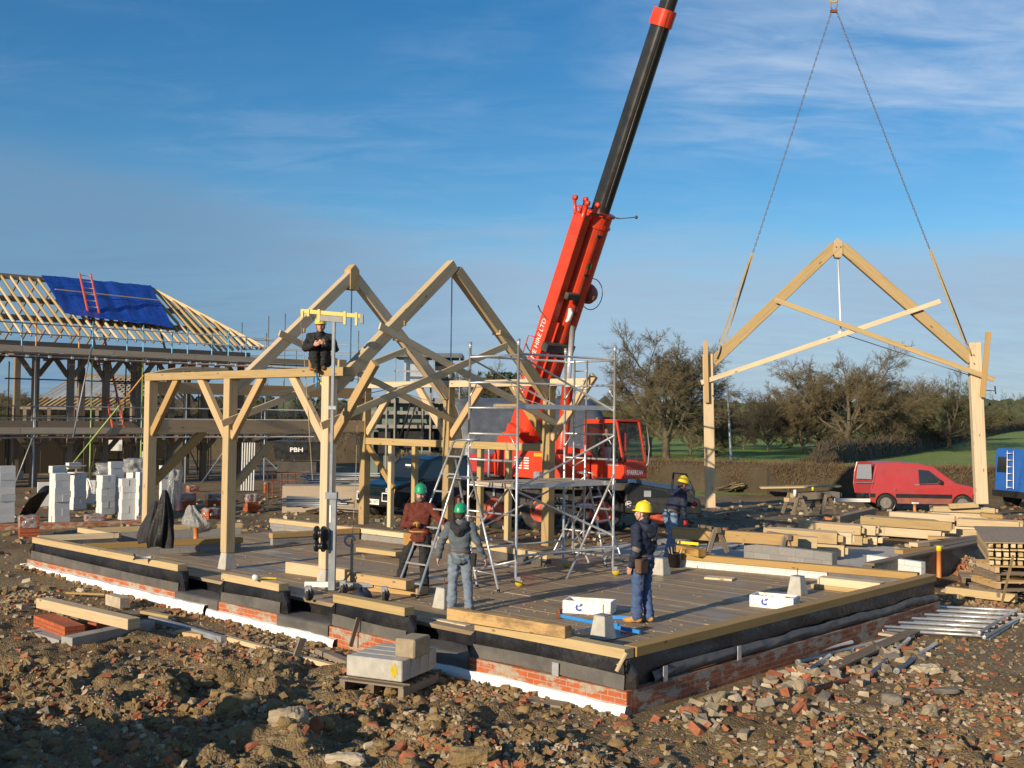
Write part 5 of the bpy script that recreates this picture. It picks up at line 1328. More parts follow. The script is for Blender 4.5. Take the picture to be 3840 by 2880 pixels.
for u in (60, 300, 500, 700):
    s = s_at(u, -6); hb('inner_post', HS(s, -6, GH), HS(s, -6, 6.5), .26, .26, 'oldwood', HH); hb('tie_beam', HS(s, -1.2, 6.5), HS(s, -11, 6.5), .22, .28, 'oldwood')
# boards added along the back to make the ground floor interior dark
mb = MB(); r = random.Random(4); s = -7.5
while s < sC+2:
    w = r.uniform(.5, 1.6); h = r.uniform(1.7, 2.7)
    if r.random() < .86:
        mb = MB(); mb.obox(HS(s+w/2, -11.3+r.uniform(-.05, .05), GH+h/2), HH*w/2, HN*.03, ZX*h/2); mb.build('dark_backing', M['hedgedark'], hs)
    s += w
# the blue sheet on the roof, its batten, the ladder
def roofp(s, f, off=.12): 
    nz = V((0, 0, 0)); return HS(s, NE+(NR-NE)*f, ZE+(ZR-ZE)*f)+(ZX*.88+HN*.47)*off
tl, tr_, bl, br_ = s_at(138, NR), s_at(552, NR), s_at(232, NE+(NR-NE)*.30), s_at(640, NE+(NR-NE)*.18)
tp = thing('tarpaulin', 'blue tarpaulin stretched over the bare rafters', 'tarpaulin', roofp(6, .6))
mb = MB()
def tf(u, v):
    top = roofp(tl+(tr_-tl)*u, 1.0, .14); bot = roofp(bl+(br_-bl)*u, .30-.12*u, .12)
    p = top.lerp(bot, v); w = .10+.035*math.sin(u*31+v*1.5)*math.sin(v*3.1)+.06*(float(vn(u*11, v*4, 3))-.5)+.03*(float(vn(u*40, v*9, 4))-.5)
    if v > .97: w += .05
    return p+(ZX*.88+HN*.47)*w
mb.grid(tf, 90, 26); mb.build('sheet', M['tarp'], tp)
mb = MB(); mb.beam(tf(.02, .47)+(ZX*.88+HN*.47)*.16, tf(.99, .44)+(ZX*.88+HN*.47)*.16, .06, .05); mb.build('batten', M['soft'], tp)
def ladder(p0, p1, w, lat, mk, mkr, n, label, sec=.05, rr=.018):
    t = thing('ladder', label, 'ladder', p0)
    for s in (-1, 1):
        mb = MB(); mb.beam(p0+lat*w/2*s, p1+lat*w/2*s, sec*.6, sec*1.4, lat.cross(p1-p0)); mb.build('rail', M[mk], t)
    for i in range(n):
        q = p0.lerp(p1, (i+.7)/n); mb = MB(); mb.tube(q-lat*w/2, q+lat*w/2, rr, n=6); mb.build('rung', M[mkr], t)
    return t
lb0 = HS(s_at(447, -.5), -.5, 2.98); lb1 = Yp(319, 1027, 51.6)
ladder(lb0, lb1, .52, HH, 'ladred', 'alu', 24, 'long red ladder leaning up the scaffold across the blue tarpaulin', .085, .022)
# second, lower roof farther back
s2 = thing('low_roof_frame', 'low bare rafter roof frame seen through the scaffolding behind the red ladder', 'roof frame', Yp(400, 1700, 68))
RD = V((1, .10, 0)).normalized(); q0 = Yp(285, 1408, 68); 
for i in range(19):
    p = q0+RD*i*.31
    mb = MB(); mb.beam(p, p+V((-2.6, -1.2, -2.0)), .04, .07); mb.build('rafter', M['oakwarm'], s2)
    if i > 5: 
        mb = MB(); mb.beam(p, p+V((1.3, 1.2, -1.7)), .055, .15); mb.build('rafter', M['oldwood'], s2)
mb = MB(); mb.beam(q0-RD*.3, q0+RD*5.8, .06, .2); mb.build('ridge_board', M['oldwood'], s2)
mb = MB(); e = q0+V((-2.4, -1.5, -2.0)); mb.beam(e-RD*.3, e+RD*5.8, .2, .22); mb.build('eave_plate', M['oldwood'], s2)
for i in range(5):
    mb = MB(); p = e+RD*(i*1.4); mb.beam(V((p.x, p.y, GH)), p, .2, .2, RD); mb.build('post', M['oldwood'], s2)
# scaffold
sf = thing('scaffold', 'tube scaffold with plank walkways in front of the unfinished house', 'scaffold', HS(6, .2, GH))
def sp(name, p, q, mk='galv', r=.03, mk2=None, cut=None):
    mb = MB()
    if mk2: 
        m_ = V(p).lerp(V(q), cut); mb.tube(p, m_, r, n=7); mb.tube(m_, q, r, n=7, mi=1); return mb.build(name, [M[mk], M[mk2]], sf)
    mb.tube(p, q, r, n=7); return mb.build(name, M[mk], sf)
cols = ['scaforange', 'scafblue', 'scafblue', 'scafblue', 'scafblue', 'galv', 'scafblue', 'galv']
for i, u in enumerate((-70, 127, 340, 530, 697, 850, 992)):
    s = s_at(u, 0); mk2 = ('scafblue', 'scaforange', 'scafblue', 'scafblue', 'scafblue', 'scafblue', 'galv')[i]
    sp('standard', HS(s, .05, GH), HS(s, .05, 7.7), ('galv', 'galv', 'scafgreen', 'scafgreen', 'galv', 'scafgreen', 'galv')[i], .032, mk2, .80)
    sp('standard', HS(s+.4, -1.0, GH), HS(s+.4, -1.0, 6.3), 'galv', .03)
    sp('transom', HS(s+.1, .15, 6.14), HS(s+.1, -1.0, 6.14)); sp('transom', HS(s+.1, .15, 2.66), HS(s+.1, -1.0, 2.66))
for u in (75, 290, 471, 640, 790, 918): 
    s = s_at(u, 0); sp('rail_post', HS(s, .0, 6.1), HS(s, .0, 7.5), 'scafblue' if u != 290 else 'scaforange', .03)
for u in (260, 318, 905, 1000): pass
for z in (7.45, 7.02): sp('guard_rail', HS(SC0, .08, z), HS(SCE+2.5, .08, z-.02), 'galv', .028)
for z in (3.95, 3.45): sp('guard_rail', HS(SC0, .08, z), HS(SCE+2.5, .08, z), 'galv', .028)
for z in (6.06, 2.62): 
    sp('ledger', HS(SC0, .1, z), HS(SCE+2.5, .1, z), 'galv', .03); sp('ledger', HS(SC0, -1.0, z), HS(SCE+2.5, -1.0, z), 'rust', .03)
sp('diagonal_tube', HS(s_at(205, .2), .2, GH), HS(s_at(535, .2), .2, 5.4), 'scafgreen', .032, 'scaforange', .72)
sp('diagonal_tube', HS(s_at(55, .1), .1, GH), HS(s_at(125, .1), .1, 2.6), 'galv', .03); sp('diagonal_tube', HS(s_at(275, .1), .1, 2.6), HS(s_at(338, .1), .1, 6.6), 'galv', .03)
sp('diagonal_tube', HS(s_at(880, .1), .1, 3.0), HS(s_at(1090, .1), .1, GH), 'galv', .03); sp('diagonal_tube', HS(s_at(760, .1), .1, GH), HS(s_at(900, .1), .1, 3.0), 'galv', .03)
for z in (6.20, 2.76):
    s = SC0
    while s < SCE+2.2:
        L = min(3.9, SCE+2.4-s)
        for n in range(4):
            mb = MB(); mb.obox(HS(s+L/2, -.05-.24*n, z), HH*(L/2-.01), HN*.11, ZX*.02); mb.build('walk_board', M['board'], sf)
        mb = MB(); mb.obox(HS(s+L/2, .1, z+.16), HH*(L/2-.01), HN*.02, ZX*.13); mb.build('toe_board', M['board'], sf)
        s += 3.9
for i, u in enumerate((20, 95, 180, 265, 355, 390, 470, 550, 635, 705, 735, 805, 880, 955)):
    s = s_at(u, .1); mb = MB(); mb.obox(HS(s, .15, 6.06), HH*.05, HN*.05, ZX*.05); mb.build('coupler', M['steel'], sf)
rk = random.Random(21)
for i in range(34):        # props, inner standards and loose tubes of the lower lift
    s = rk.uniform(-5, SCE+2); n = rk.uniform(-9.5, -1.4); z1 = rk.choice((2.5, 6.0, 6.0, 4.0))
    sp('inner_standard', HS(s, n, GH), HS(s+rk.gauss(0, .05), n, z1), rk.choice(('galv', 'grime', 'grime', 'rust', 'scafgreen')), .03)
for i in range(12):
    s = rk.uniform(-5, SCE-1); n = rk.uniform(-8, -1.5); z = rk.choice((1.4, 2.5, 3.5, 4.4, 5.2)); L = rk.uniform(2.5, 6)
    sp('inner_ledger', HS(s, n, z), HS(s+L, n+rk.gauss(0, .2), z+rk.gauss(0, .04)), rk.choice(('galv', 'grime', 'grime')), .03)
for i in range(8):
    s = rk.uniform(-4, SCE-1); n = rk.uniform(-6, -1.5); z = rk.choice((GH, 2.6)); sp('inner_brace', HS(s, n, z), HS(s+rk.uniform(-1.6, 1.6), n, z+rk.uniform(1.8, 3.2)), 'grime', .028)
for n in (-3.2, -5.8):
    mb = MB(); mb.obox(HS(4, n, 2.72), HH*9.5, HN*.5, ZX*.03); mb.build('inner_deck', M['board'], sf)
# far scaffold standing up behind the roof end
f2 = thing('scaffold', 'farther tube scaffold sticking up behind the first truss and the seated worker', 'scaffold', Yp(1150, 1700, 66))
for u, vt in ((908, 1210), (1008, 1185), (1070, 1175), (1345, 1240), (1112, 1310), (1180, 1300), (1230, 1360)):
    p = Yp(u, vt, 66); mb = MB(); mb.tube((p.x, p.y, GH), p, .03, n=6); mb.build('standard', M['galv'], f2)
for v0, v1 in ((1272, 1297), (1310, 1322), (1335, 1330), (1545, 1550), (1600, 1602)):
    mb = MB(); mb.tube(Yp(905, v0, 66), Yp(1370, v1, 66), .03, n=6); mb.build('guard_rail', M['galv'], f2)
for (u0, v0, u1, v1) in ((920, 1500, 1010, 1640), (1010, 1480, 1090, 1660), (1100, 1500, 1190, 1640), (930, 1640, 1010, 1500), (1110, 1640, 1200, 1500)):
    mb = MB(); mb.tube(Yp(u0, v0, 66), Yp(u1, v1, 66), .03, n=6); mb.build('diagonal_tube', M['galv'], f2)
mb = MB(); mb.beam(Yp(905, 1352, 66), Yp(1250, 1362, 66), .8, .2); mb.build('walk_board', M['board'], f2)

# ------------------------------------------------------------------ block stacks and packs of bricks
blk = MB(); blk.box((0, 0, .1025), .44, .215, .205); bme = blk.build('building_block', M['block']); bme_data = bme.data; bpy.data.objects.remove(bme)
rs = random.Random(6)
def stack(u0, u1, vt, vb, label, zg=.48, yaw=.75):
    uc = (u0+u1)/2; p = Zp(uc, vb, zg); k = p.y/F_PX; n = max(2, round((vb-vt)*k/.21)); w = (u1-u0)*k
    rows = 2 if w > .5 else 1
    for i in range(n):
        for j in range(rows):
            o = bpy.data.objects.new('building_block', bme_data); C.objects.link(o)
            ya = yaw+(math.pi/2 if (i % 2 and rows == 2) else 0); d = V((-math.sin(ya), math.cos(ya), 0))*(.222*(j-.5) if rows == 2 else 0)
            o.location = (p.x+d.x+rs.gauss(0, .007), p.y+d.y+.25+rs.gauss(0, .007), zg+.207*i)
            o.rotation_euler = (0, 0, ya+rs.gauss(0, .018)); tag(o, label, 'block', label.replace('white block in', 'blocks of').replace('white block of', 'blocks of'))
    return p
stack(-25, 36, 1755, 1962, 'white block in the stack cut by the left edge')
stack(167, 249, 1783, 1962, 'white block in the front left stack under a thin board')
stack(246, 303, 1760, 1912, 'white block in the stack behind the board topped one', .48, .9)
stack(346, 423, 1772, 1930, 'white block in the stack left of the frontmost pair')
stack(427, 503, 1790, 1950, 'white block in the stack nearest the first oak post', .48, .6)
stack(465, 527, 1765, 1935, 'white block in the stack behind the one nearest the first oak post', .48, .8)
stack(588, 640, 1735, 1905, 'white block of the stack seen just right of the first oak post', .48, .7)
stack(300, 342, 1800, 1890, 'white block of the low stack behind a wrapped bag', .48, .3)
def thinboard(u0, v0, u1, v1, y, label):
    mb = MB(); p = Yp(u0, v0, y); q = Yp(u1, v1, y+.2); mb.beam(p+V((0, .3, 0)), q+V((0, .3, 0)), .6, .02); single(mb, 'ply_board', M['oldwood'], label, 'board')
thinboard(138, 1779, 275, 1781, 32.7, 'thin ply board lying on the front left block stack')
thinboard(225, 1748, 312, 1747, 36.9, 'thin ply board lying on the second block stack')
for u, v, y, lab in ((200, 1772, 32.9, 'single white block on top of the thin board of the front stack'), (262, 1757, 37, 'loose white block on the board of the second stack')):
    o = bpy.data.objects.new('building_block', bme_data); C.objects.link(o); p = Yp(u, v, y); o.location = (p.x, p.y+.3, p.z-.02); o.rotation_euler = (0, 0, .9); tag(o, lab, 'block')
def wrapmesh(mb, c, sx, sy, z0, z1, yaw, seed, fl=.05, mi=0):
    R = Matrix.Rotation(yaw, 3, 'Z')
    def fn(u, v):
        an = 2*math.pi*u; e = 5; cx, sy_ = math.cos(an), math.sin(an); q = (abs(cx)**e+abs(sy_)**e)**(-1/e)
        if v < .3: k = v/.3; zz = z1+.02*math.sin(an*3+seed)*k
        else: k = 1+.03*(v-.3); zz = z1-(z1-z0)*(v-.3)/.7
        w = fl*(float(vn(u*17+seed, v*6, 4))-.5)
        return V(c)+R @ V((cx*q*(sx+w)*k, sy_*q*(sy+w)*k, 0))+ZX*(zz+w*.5)
    mb.grid(fn, 40, 12, mi); return mb
def brickpack(u0, u1, vt, vb, label, zg=.46, yaw=.7, wrap=.45):
    uc = (u0+u1)/2; p = Zp(uc, vb, zg); k = p.y/F_PX; w = (u1-u0)*k*.36; h = (vb-vt)*k*.93; c = V((p.x, p.y+w, 0))
    t = thing('brick_pack', label, 'brick pack', (c.x, c.y, zg), 'packs of bricks in torn plastic')
    mb = MB(); r = random.Random(int(u0)); nz = max(2, round(h/.072)); R = Matrix.Rotation(yaw, 3, 'Z')
    for i in range(nz):
        mb.obox(c+ZX*(zg+.072*(i+.5))+V((r.gauss(0, .006), r.gauss(0, .006), 0)), R @ V((w, 0, 0)), R @ V((0, w*.8, 0)), ZX*.034)
    mb.build('bricks', M['brickpack'], t)
    mb = MB(); wrapmesh(mb, c, w*1.04, w*.86, zg+h*(1-wrap), zg+nz*.072+.015, yaw, u0*.1); mb.build('plastic_wrap', M['plasticwrap'], t)
brickpack(45, 140, 1932, 2030, 'red brick pack with plastic cap at the left edge in front of the slab corner', .30, .5)
brickpack(294, 393, 1932, 1972, 'low brick pack under crumpled plastic in front of the front left block stack', .45, .5, .6)
brickpack(637, 728, 1848, 1917, 'orange brick pack with a flat plastic top between the two left posts')
brickpack(759, 832, 1853, 1902, 'brick pack half hidden behind the second oak post')
brickpack(746, 823, 1903, 1954, 'torn open brick pack just left of the second oak post', .46, .9, .6)
brickpack(904, 967, 1848, 1920, 'brick pack with a plastic cap just right of the second oak post')
brickpack(500, 550, 1932, 1966, 'small plastic covered brick pack left of the first oak post', .45, .4, .8)
brickpack(690, 742, 1822, 1850, 'far small pack of bricks behind the orange topped pack', .46)
brickpack(835, 870, 1808, 1850, 'far brick pack standing left behind the second post', .46, .7, 0.2)
brickpack(985, 1010, 1810, 1850, 'far unwrapped brick pile beside the red frames', .46, .7, 0.1)
def bag(u, v, w, h, y, mk, label, name='plastic_bag', cat='bag'):
    p = Yp(u, v, y); mb = MB(); seed = u*.13
    def fn(a, b):
        an = 2*math.pi*a; q = .55+.85*float(fbm(math.cos(an)*2.3+seed, math.sin(an)*2.3+b*3, 3, 6)); pr_ = (math.sin(min(1, b*2.2)*1.57)**.6)*(1-.80*max(0, (b-.35)/.65)**1.3)*(1+.12*math.sin(an*6+b*5))
        return p+V((pr_*math.cos(an)*w*.5*q+.06*math.sin(b*5+seed), pr_*math.sin(an)*w*.4*q, h*b*(.9+.2*q)))
    mb.grid(fn, 40, 18, 0, False); return single(mb, name, M[mk], label, cat)
def wrapped(u0, u1, vt, vb, y, label, mk='clear'):
    c = Yp((u0+u1)/2, vb, y); k = y/F_PX; mb = MB(); wrapmesh(mb, V((c.x, c.y+.2, 0)), (u1-u0)*k*.5, (u1-u0)*k*.36, c.z, c.z+(vb-vt)*k, .5, u0*.37, .16)
    return single(mb, 'plastic_wrap', M[mk], label, 'plastic sheet', 'plastic sheets over the block stacks')
wrapped(462, 530, 1722, 1772, 34.2, 'crumpled plastic sheet over blocks on top of the right hand block stacks')
wrapped(355, 450, 1740, 1790, 37.5, 'crumpled plastic sheet behind the block stack left of the frontmost pair')
wrapped(520, 556, 1760, 1900, 37, 'torn plastic hanging beside the stack nearest the first oak post')
stack(402, 440, 1732, 1925, 'white block in the stack under plastic behind the middle of the row', .48, .8)
stack(505, 545, 1775, 1950, 'white block in the ragged stack touching the first oak post', .48, .9)
stack(137, 170, 1812, 1900, 'white block in the short stack behind the black sheet', .48, .5)
stack(45, 72, 1770, 1800, 'white block of the far pair at the left edge', .48, .5)
bag(725, 2012, .65, .72, 28.5, 'clear', 'clear plastic bag tied over a pipe end on the slab wall')
bag(322, 1885, .4, .75, 38, 'white', 'white builder bag standing between the block stacks', 'builder_bag')
wrapped(622, 668, 1765, 1915, 36.5, 'tall plastic wrapped bundle right of the first oak post')
mb = MB(); p = Zp(120, 1940, .45)
mb.grid(lambda u, v: p+V(((u-.5)*.85+.25*v, .5*v-.2*math.sin(u*3), 1.0*math.sin(u*1.7)**1.3*(1-.35*abs(v-.5))+.05*math.sin(v*9+u*6))), 16, 10)
single(mb, 'black_sheet', M['dpm'], 'black plastic sheet thrown over a heap beside the front left block stack', 'plastic sheet')
mb = MB(); p0 = Zp(-40, 1966, .62); p1 = Zp(560, 1950, .62); mb.beam(p0-ZX*.15, p1-ZX*.15, .22, .3); single(mb, 'brick_footing', M['brickside'], 'low dark brick footing wall running behind the far left corner of the slab', 'brick wall')
mb = MB(); p = Zp(709, 1945, .5); mb.tube(p-ZX*.2, p+ZX*.25, .055, n=12); single(mb, 'drain_pipe', M['orange'], 'short orange pipe standing behind the plastic bag', 'pipe')
mb = MB(); p = Zp(735, 2012, .75); mb.tube(p-ZX*.2, p+ZX*.22, .06, n=12); single(mb, 'drain_pipe', M['orange'], 'pipe end covered by the clear plastic bag', 'pipe')
# dark hopper machine with white letters, and things under the scaffold
hp = thing('hopper', 'black site hopper with white letters under the scaffold behind the lift mast', 'hopper', Yp(1130, 1840, 45))
p = Yp(1110, 1690, 45); mb = MB(); mb.box((p.x, p.y+.6, p.z), 1.7, 1.0, .75, .0, 0, 1.15); mb.build('bin', M['black'], hp)
mb = MB(); mb.box((p.x, p.y+.6, p.z-.9), 1.6, .8, .9); mb.build('stand', M['grime'], hp)
tx = MB(); q = Yp(1088, 1694, 44.9); text_mb(tx, 'PBH', V((q.x, p.y-.12, q.z)), V((1, 0, 0)), V((0, 0, 1)), .17, width=.52, bold=.02); tx.build('lettering', M['white'], hp)
for i in range(6):
    mb = MB(); q = Yp(908+i*9, 1660, 47); mb.beam((q.x, q.y, GH), (q.x+.02, q.y, q.z), .045, .02, V((0, 1, 0)))
    single(mb, 'white_batten', M['block'], 'white battens leaning upright under the scaffold right of the second post', 'batten', 'upright white battens')
for u, v0, v1, y, mk in ((430, 1650, 1690, 60, 'white'), (520, 1660, 1730, 58, 'block')):
    mb = MB(); q = Yp(u, v1, y); h = (v1-v0)/F_PX*y; mb.box(q+ZX*h/2, .75, .1, h, .3); 
    single(mb, 'white_sheet', M[mk], 'white sheet standing under the scaffold %s' % ('far to the left' if u < 500 else 'beside the first oak post'), 'panel')
# red frames and the heap of scaffold tubes
rf = thing('stacking_rack', 'rusty red stacking frames in front of the scaffold tubes', 'frame', Zp(1050, 1880, .46))
for (u, v0, v1) in ((1003, 1775, 1872), (1022, 1778, 1868), (1055, 1772, 1862), (1078, 1776, 1868), (1108, 1772, 1850)):
    mb = MB(); mb.tube(Yp(u, v0, 39), Yp(u, v1, 39), .022, n=6); mb.build('upright', M['rust'], rf)
for v in (1775, 1800, 1835): 
    mb = MB(); mb.tube(Yp(998, v, 39), Yp(1115, v+2, 39), .02, n=6); mb.build('crossbar', M['rust'], rf)
for (u0, v0, u1, v1) in ((1003, 1872, 1055, 1862), (1030, 1772, 1160, 1770)):
    mb = MB(); mb.tube(Yp(u0, v0, 39), Yp(u1, v1, 39.5), .02, n=6); mb.build('crossbar', M['rust'], rf)
rt = random.Random(12)
def loose_tubes(n, u0, u1, v0, v1, y0, y1, label, group, mk='galv', r=.026, L=(1.6, 3.0), name='scaffold_tube'):
    for i in range(n):
        f = i/(n-1); y = y0+(y1-y0)*rt.random(); p = Yp(u0+(u1-u0)*rt.random()*.4, v0+(v1-v0)*f, y); l = rt.uniform(*L); a = rt.gauss(.0, .16)
        mb = MB(); mb.tube(p, p+V((math.cos(a)*l, math.sin(a)*l+.4, rt.gauss(0, .02))), r, n=6); single(mb, name, M[mk], label, 'scaffold tube', group)
loose_tubes(26, 1120, 1240, 1775, 1872, 38, 41, 'grey scaffold tube in the heap behind the lift mast', 'heaped scaffold tubes')
loose_tubes(12, 1040, 1130, 1862, 1900, 35, 37, 'grey scaffold tube lying loose before the heap behind the lift mast', 'loose scaffold tubes', L=(1.5, 2.6))
mb = MB(); p = Yp(1255, 1870, 37.5); mb.box(p, 3.4, .9, .9, .1); single(mb, 'board_stack', M['board'], 'stack of scaffold boards behind the tube heap', 'board stack')

# ------------------------------------------------------------------ barns behind the crane
bn = thing('curved_barn', 'barn with a grey curved sheet roof behind the crane', 'barn', Yp(1860, 1700, 62))
b0 = Yp(1755, 1700, 57); b1 = Yp(2125, 1700, 58.5); bd_ = V((b1.x-b0.x, b1.y-b0.y, 0)).normalized(); bl_ = V((bd_.y, -bd_.x, 0)); BL = (b1-b0).length; Rr = 3.7
def bf(u, v):
    an = rad(6+168*u); return V((b0.x, b0.y, 1.35))+bd_*(v*(BL+2.2)-1.1)+bl_*math.cos(an)*Rr+ZX*(math.sin(an)*3.3)
mb = MB(); mb.grid(bf, 90, 12, 0, True)
ob = mb.build('roof', M['slate'], bn); md = ob.modifiers.new('thick', 'SOLIDIFY'); md.thickness = .06
for k in range(8):
    mb = MB(); mb.path([bf(u/16, k/7)+ZX*.012 for u in range(17)], .025, 5); mb.build('roof_seam', M['barnpost'], bn)
for v in (0.02, .5, .98):
    for u in (0.0, 1.0):
        q = bf(u, v); mb = MB(); mb.beam((q.x, q.y, .3), q, .25, .25, bd_); mb.build('post', M['barnpost'], bn)
for v in (.04, .94):
    mb = MB(); mb.prism([bf(u/14, v)-ZX*.06 for u in range(15)]+[V((bf(1, v).x, bf(1, v).y, .3)), V((bf(0, v).x, bf(0, v).y, .3))], bd_*.1); mb.build('end_shade', M['grime'], bn)  # dark panels painted in for the shade inside the open ends
mb = MB(); mb.obox((bf(0, 0)+bf(0, 1))/2-ZX*.8-bl_*.1, bd_*(BL/2+.9), bl_*.04, ZX*.85); mb.build('side_wall', M['barn'], bn)
gb = thing('green_barn', 'green grey clad barn with open bays and a small roofed tower behind the back studs', 'barn', Yp(1550, 1700, 56))
def gbx(name, u0, u1, v0, v1, y, d, mk):
    a = Yp(u0, v1, y); b = Yp(u1, v0, y); mb = MB(); mb.obox(((a.x+b.x)/2, y+d/2, (a.z+b.z)/2), V((abs(b.x-a.x)/2, 0, 0)), V((0, d/2, 0)), V((0, 0, abs(b.z-a.z)/2))); return mb.build(name, M[mk], gb)
gbx('wall', 1385, 1722, 1500, 1610, 57.5, 3, 'barn'); gbx('parapet', 1375, 1730, 1494, 1510, 57.0, .3, 'barnpost')
gbx('bay_shade', 1490, 1590, 1585, 1680, 57.3, .2, 'coat'); gbx('bay_shade', 1610, 1690, 1600, 1690, 57.3, .2, 'coat'); gbx('bay_shade', 1400, 1470, 1620, 1700, 57.3, .2, 'coat'); gbx('bay_panel', 1385, 1722, 1610, 1850, 57.6, .2, 'barn')  # black panels stand in for the shade within the open bays
for u in (1380, 1447, 1478, 1582, 1612, 1720): gbx('post', u-6, u+6, 1450, 1850, 56.8, .25, 'barnpost')
for v in (1548, 1600): gbx('rail', 1380, 1725, v-4, v+4, 56.9, .12, 'barnpost')
gbx('tower_roof', 1474, 1732, 1325, 1338, 56, 3, 'slate'); gbx('tower_floor', 1478, 1726, 1440, 1447, 56, 3, 'barnpost')
for u in (1481, 1622, 1723): gbx('tower_post', u-3, u+3, 1338, 1500, 56, .2, 'galv'); gbx('tower_post', u-1, u+3, 1338, 1500, 58.8, .2, 'galv')
gbx('foil_panel', 1514, 1600, 1342, 1432, 56.8, 1.5, 'steel'); gbx('water_tank', 1630, 1692, 1340, 1430, 57, 1.8, 'black'); gbx('foil_skirt', 1516, 1690, 1432, 1442, 56.8, .4, 'galv')
for v in (1393,): gbx('tower_rail', 1480, 1725, v-2, v+2, 56, .1, 'galv')
lad = [(1500, 1640, 1540, 1510), (1520, 1650, 1560, 1515)]
for (u0, v0, u1, v1) in lad:
    mb = MB(); mb.tube(Yp(u0, v0, 55.8), Yp(u1, v1, 56.6), .05, n=6); mb.build('stair_string', M['black'], gb)
# ================================================================== TOWER, LADDERS, LIFT
yawB = math.atan2(BX.y, BX.x)
tw_ = thing('scaffold_tower', 'aluminium mobile scaffold tower on castors in the middle of the floor', 'scaffold tower', V((.6, 21.9, DECK)))
L2 = V((.115, 20.6, 0)); L3 = V((2.06, 22.2, 0)); L4 = V((1.12, 23.25, 0)); L1 = L2+L4-L3
def al(name, p, q, r=.025, mk='alu', par=None, n=8):
    mb = MB(); mb.tube(p, q, r, n=n); return mb.build(name, M[mk], par or tw_)
ZT = 5.22
for L in (L1, L2, L3, L4):
    al('leg', L+ZX*(DECK+.16), L+ZX*ZT, .026); mb = MB(); mb.tube(L+ZX*(ZT-.12), L+ZX*ZT, .032, n=8); mb.build('leg_collar', M['steel'], tw_)
    d = V((.06, .02, 0)); mb = MB(); mb.lathe(L+d+ZX*(DECK+.075), [(.001, -.022), (.07, -.022), (.075, 0), (.07, .022), (.001, .022)], V((.3, 1, 0)), 16); cw = mb.build('castor_wheel', M['yellow'], tw_)
    mb = MB(); mb.box(L+d*.6+ZX*(DECK+.14), .10, .07, .08); mb.build('castor_fork', M['galv'], cw)
def zr(v, y): return 3.77-(v-1562)/F_PX*y
for (a, b) in ((L1, L2), (L4, L3)):
    for z in (4.92, 4.42, 3.93, 3.43, 2.93, 2.43, 1.93, 1.43, .98):
        al('rung', a+ZX*z, b+ZX*z, .021)
        if z in (4.42, 3.43, 2.43): al('corner_strut', b+ZX*(z-.02)+(a-b)*.15, b+ZX*(z-.28), .011); al('corner_strut', a+ZX*(z-.02)+(b-a)*.15, a+ZX*(z-.28), .011)
for z in (4.94,): al('guard_rail', L2+ZX*z, L3+ZX*(z-.0), .022); al('guard_rail', L1+ZX*z, L4+ZX*z, .022)
for z in (4.45,): al('guard_rail', L1+ZX*z, L4+ZX*z, .02)
al('brace', L2+ZX*4.92, L3+ZX*3.9, .022); al('brace', L1+ZX*4.9, L4+ZX*3.9, .02); al('brace', L2+ZX*2.42, L3+ZX*3.41, .022); al('brace', L2+ZX*2.38, L3+ZX*1.42, .022)
al('brace', L1+ZX*1.45, L4+ZX*2.4, .02); al('brace', L2+ZX*1.0, L4+ZX*1.05, .02); al('base_rail', L2+ZX*1.18, L3+ZX*1.18, .022); al('base_rail', L1+ZX*1.18, L4+ZX*1.18, .022)
for z, w0, w1 in ((3.95, .02, .48), (2.45, .1, .95)):
    e = (L1-L2); mb = MB(); c0 = L2+e*(w0+w1)/2; c1 = L3+e*(w0+w1)/2; mb.beam(c0+ZX*(z+.03), c1+ZX*(z+.03), e.length*(w1-w0), .05); pf = mb.build('platform', M['board'], tw_)
    for w in (w0, w1):
        mb = MB(); mb.beam(L2+e*w+ZX*(z+.01), L3+e*w+ZX*(z+.01), .035, .085); mb.build('platform_edge', M['alu'], pf)
# climbing ladder inside, stabilisers
q0 = Yp(2155, 1350, 22.4); q1 = Yp(2148, 2060, 22.4); q2 = Yp(2202, 1352, 22.5); q3 = Yp(2188, 2015, 22.5)
al('ladder_rail', q0, q1, .02); al('ladder_rail', q2, q3, .02)
for i in range(10): al('ladder_rung', q0.lerp(q1, .06+.1*i), q2.lerp(q3, .06+.1*i), .013)
al('stabiliser', Yp(2303, 1778, 22.1), Zp(2125, 2172, DECK), .024); al('stabiliser', L2+ZX*2.62, Zp(1700, 2090, DECK+.25), .024, 'steel'); al('stabiliser_arm', L2+ZX*1.1, L2+ZX*1.0+V((-.9, -.1, -.1)), .018)
al('stabiliser', L4+ZX*2.0, L4+V((.6, 1.0, DECK)), .022)
al('stabiliser_arm', L3+ZX*1.2, Yp(2190, 2055, 21.5), .016)
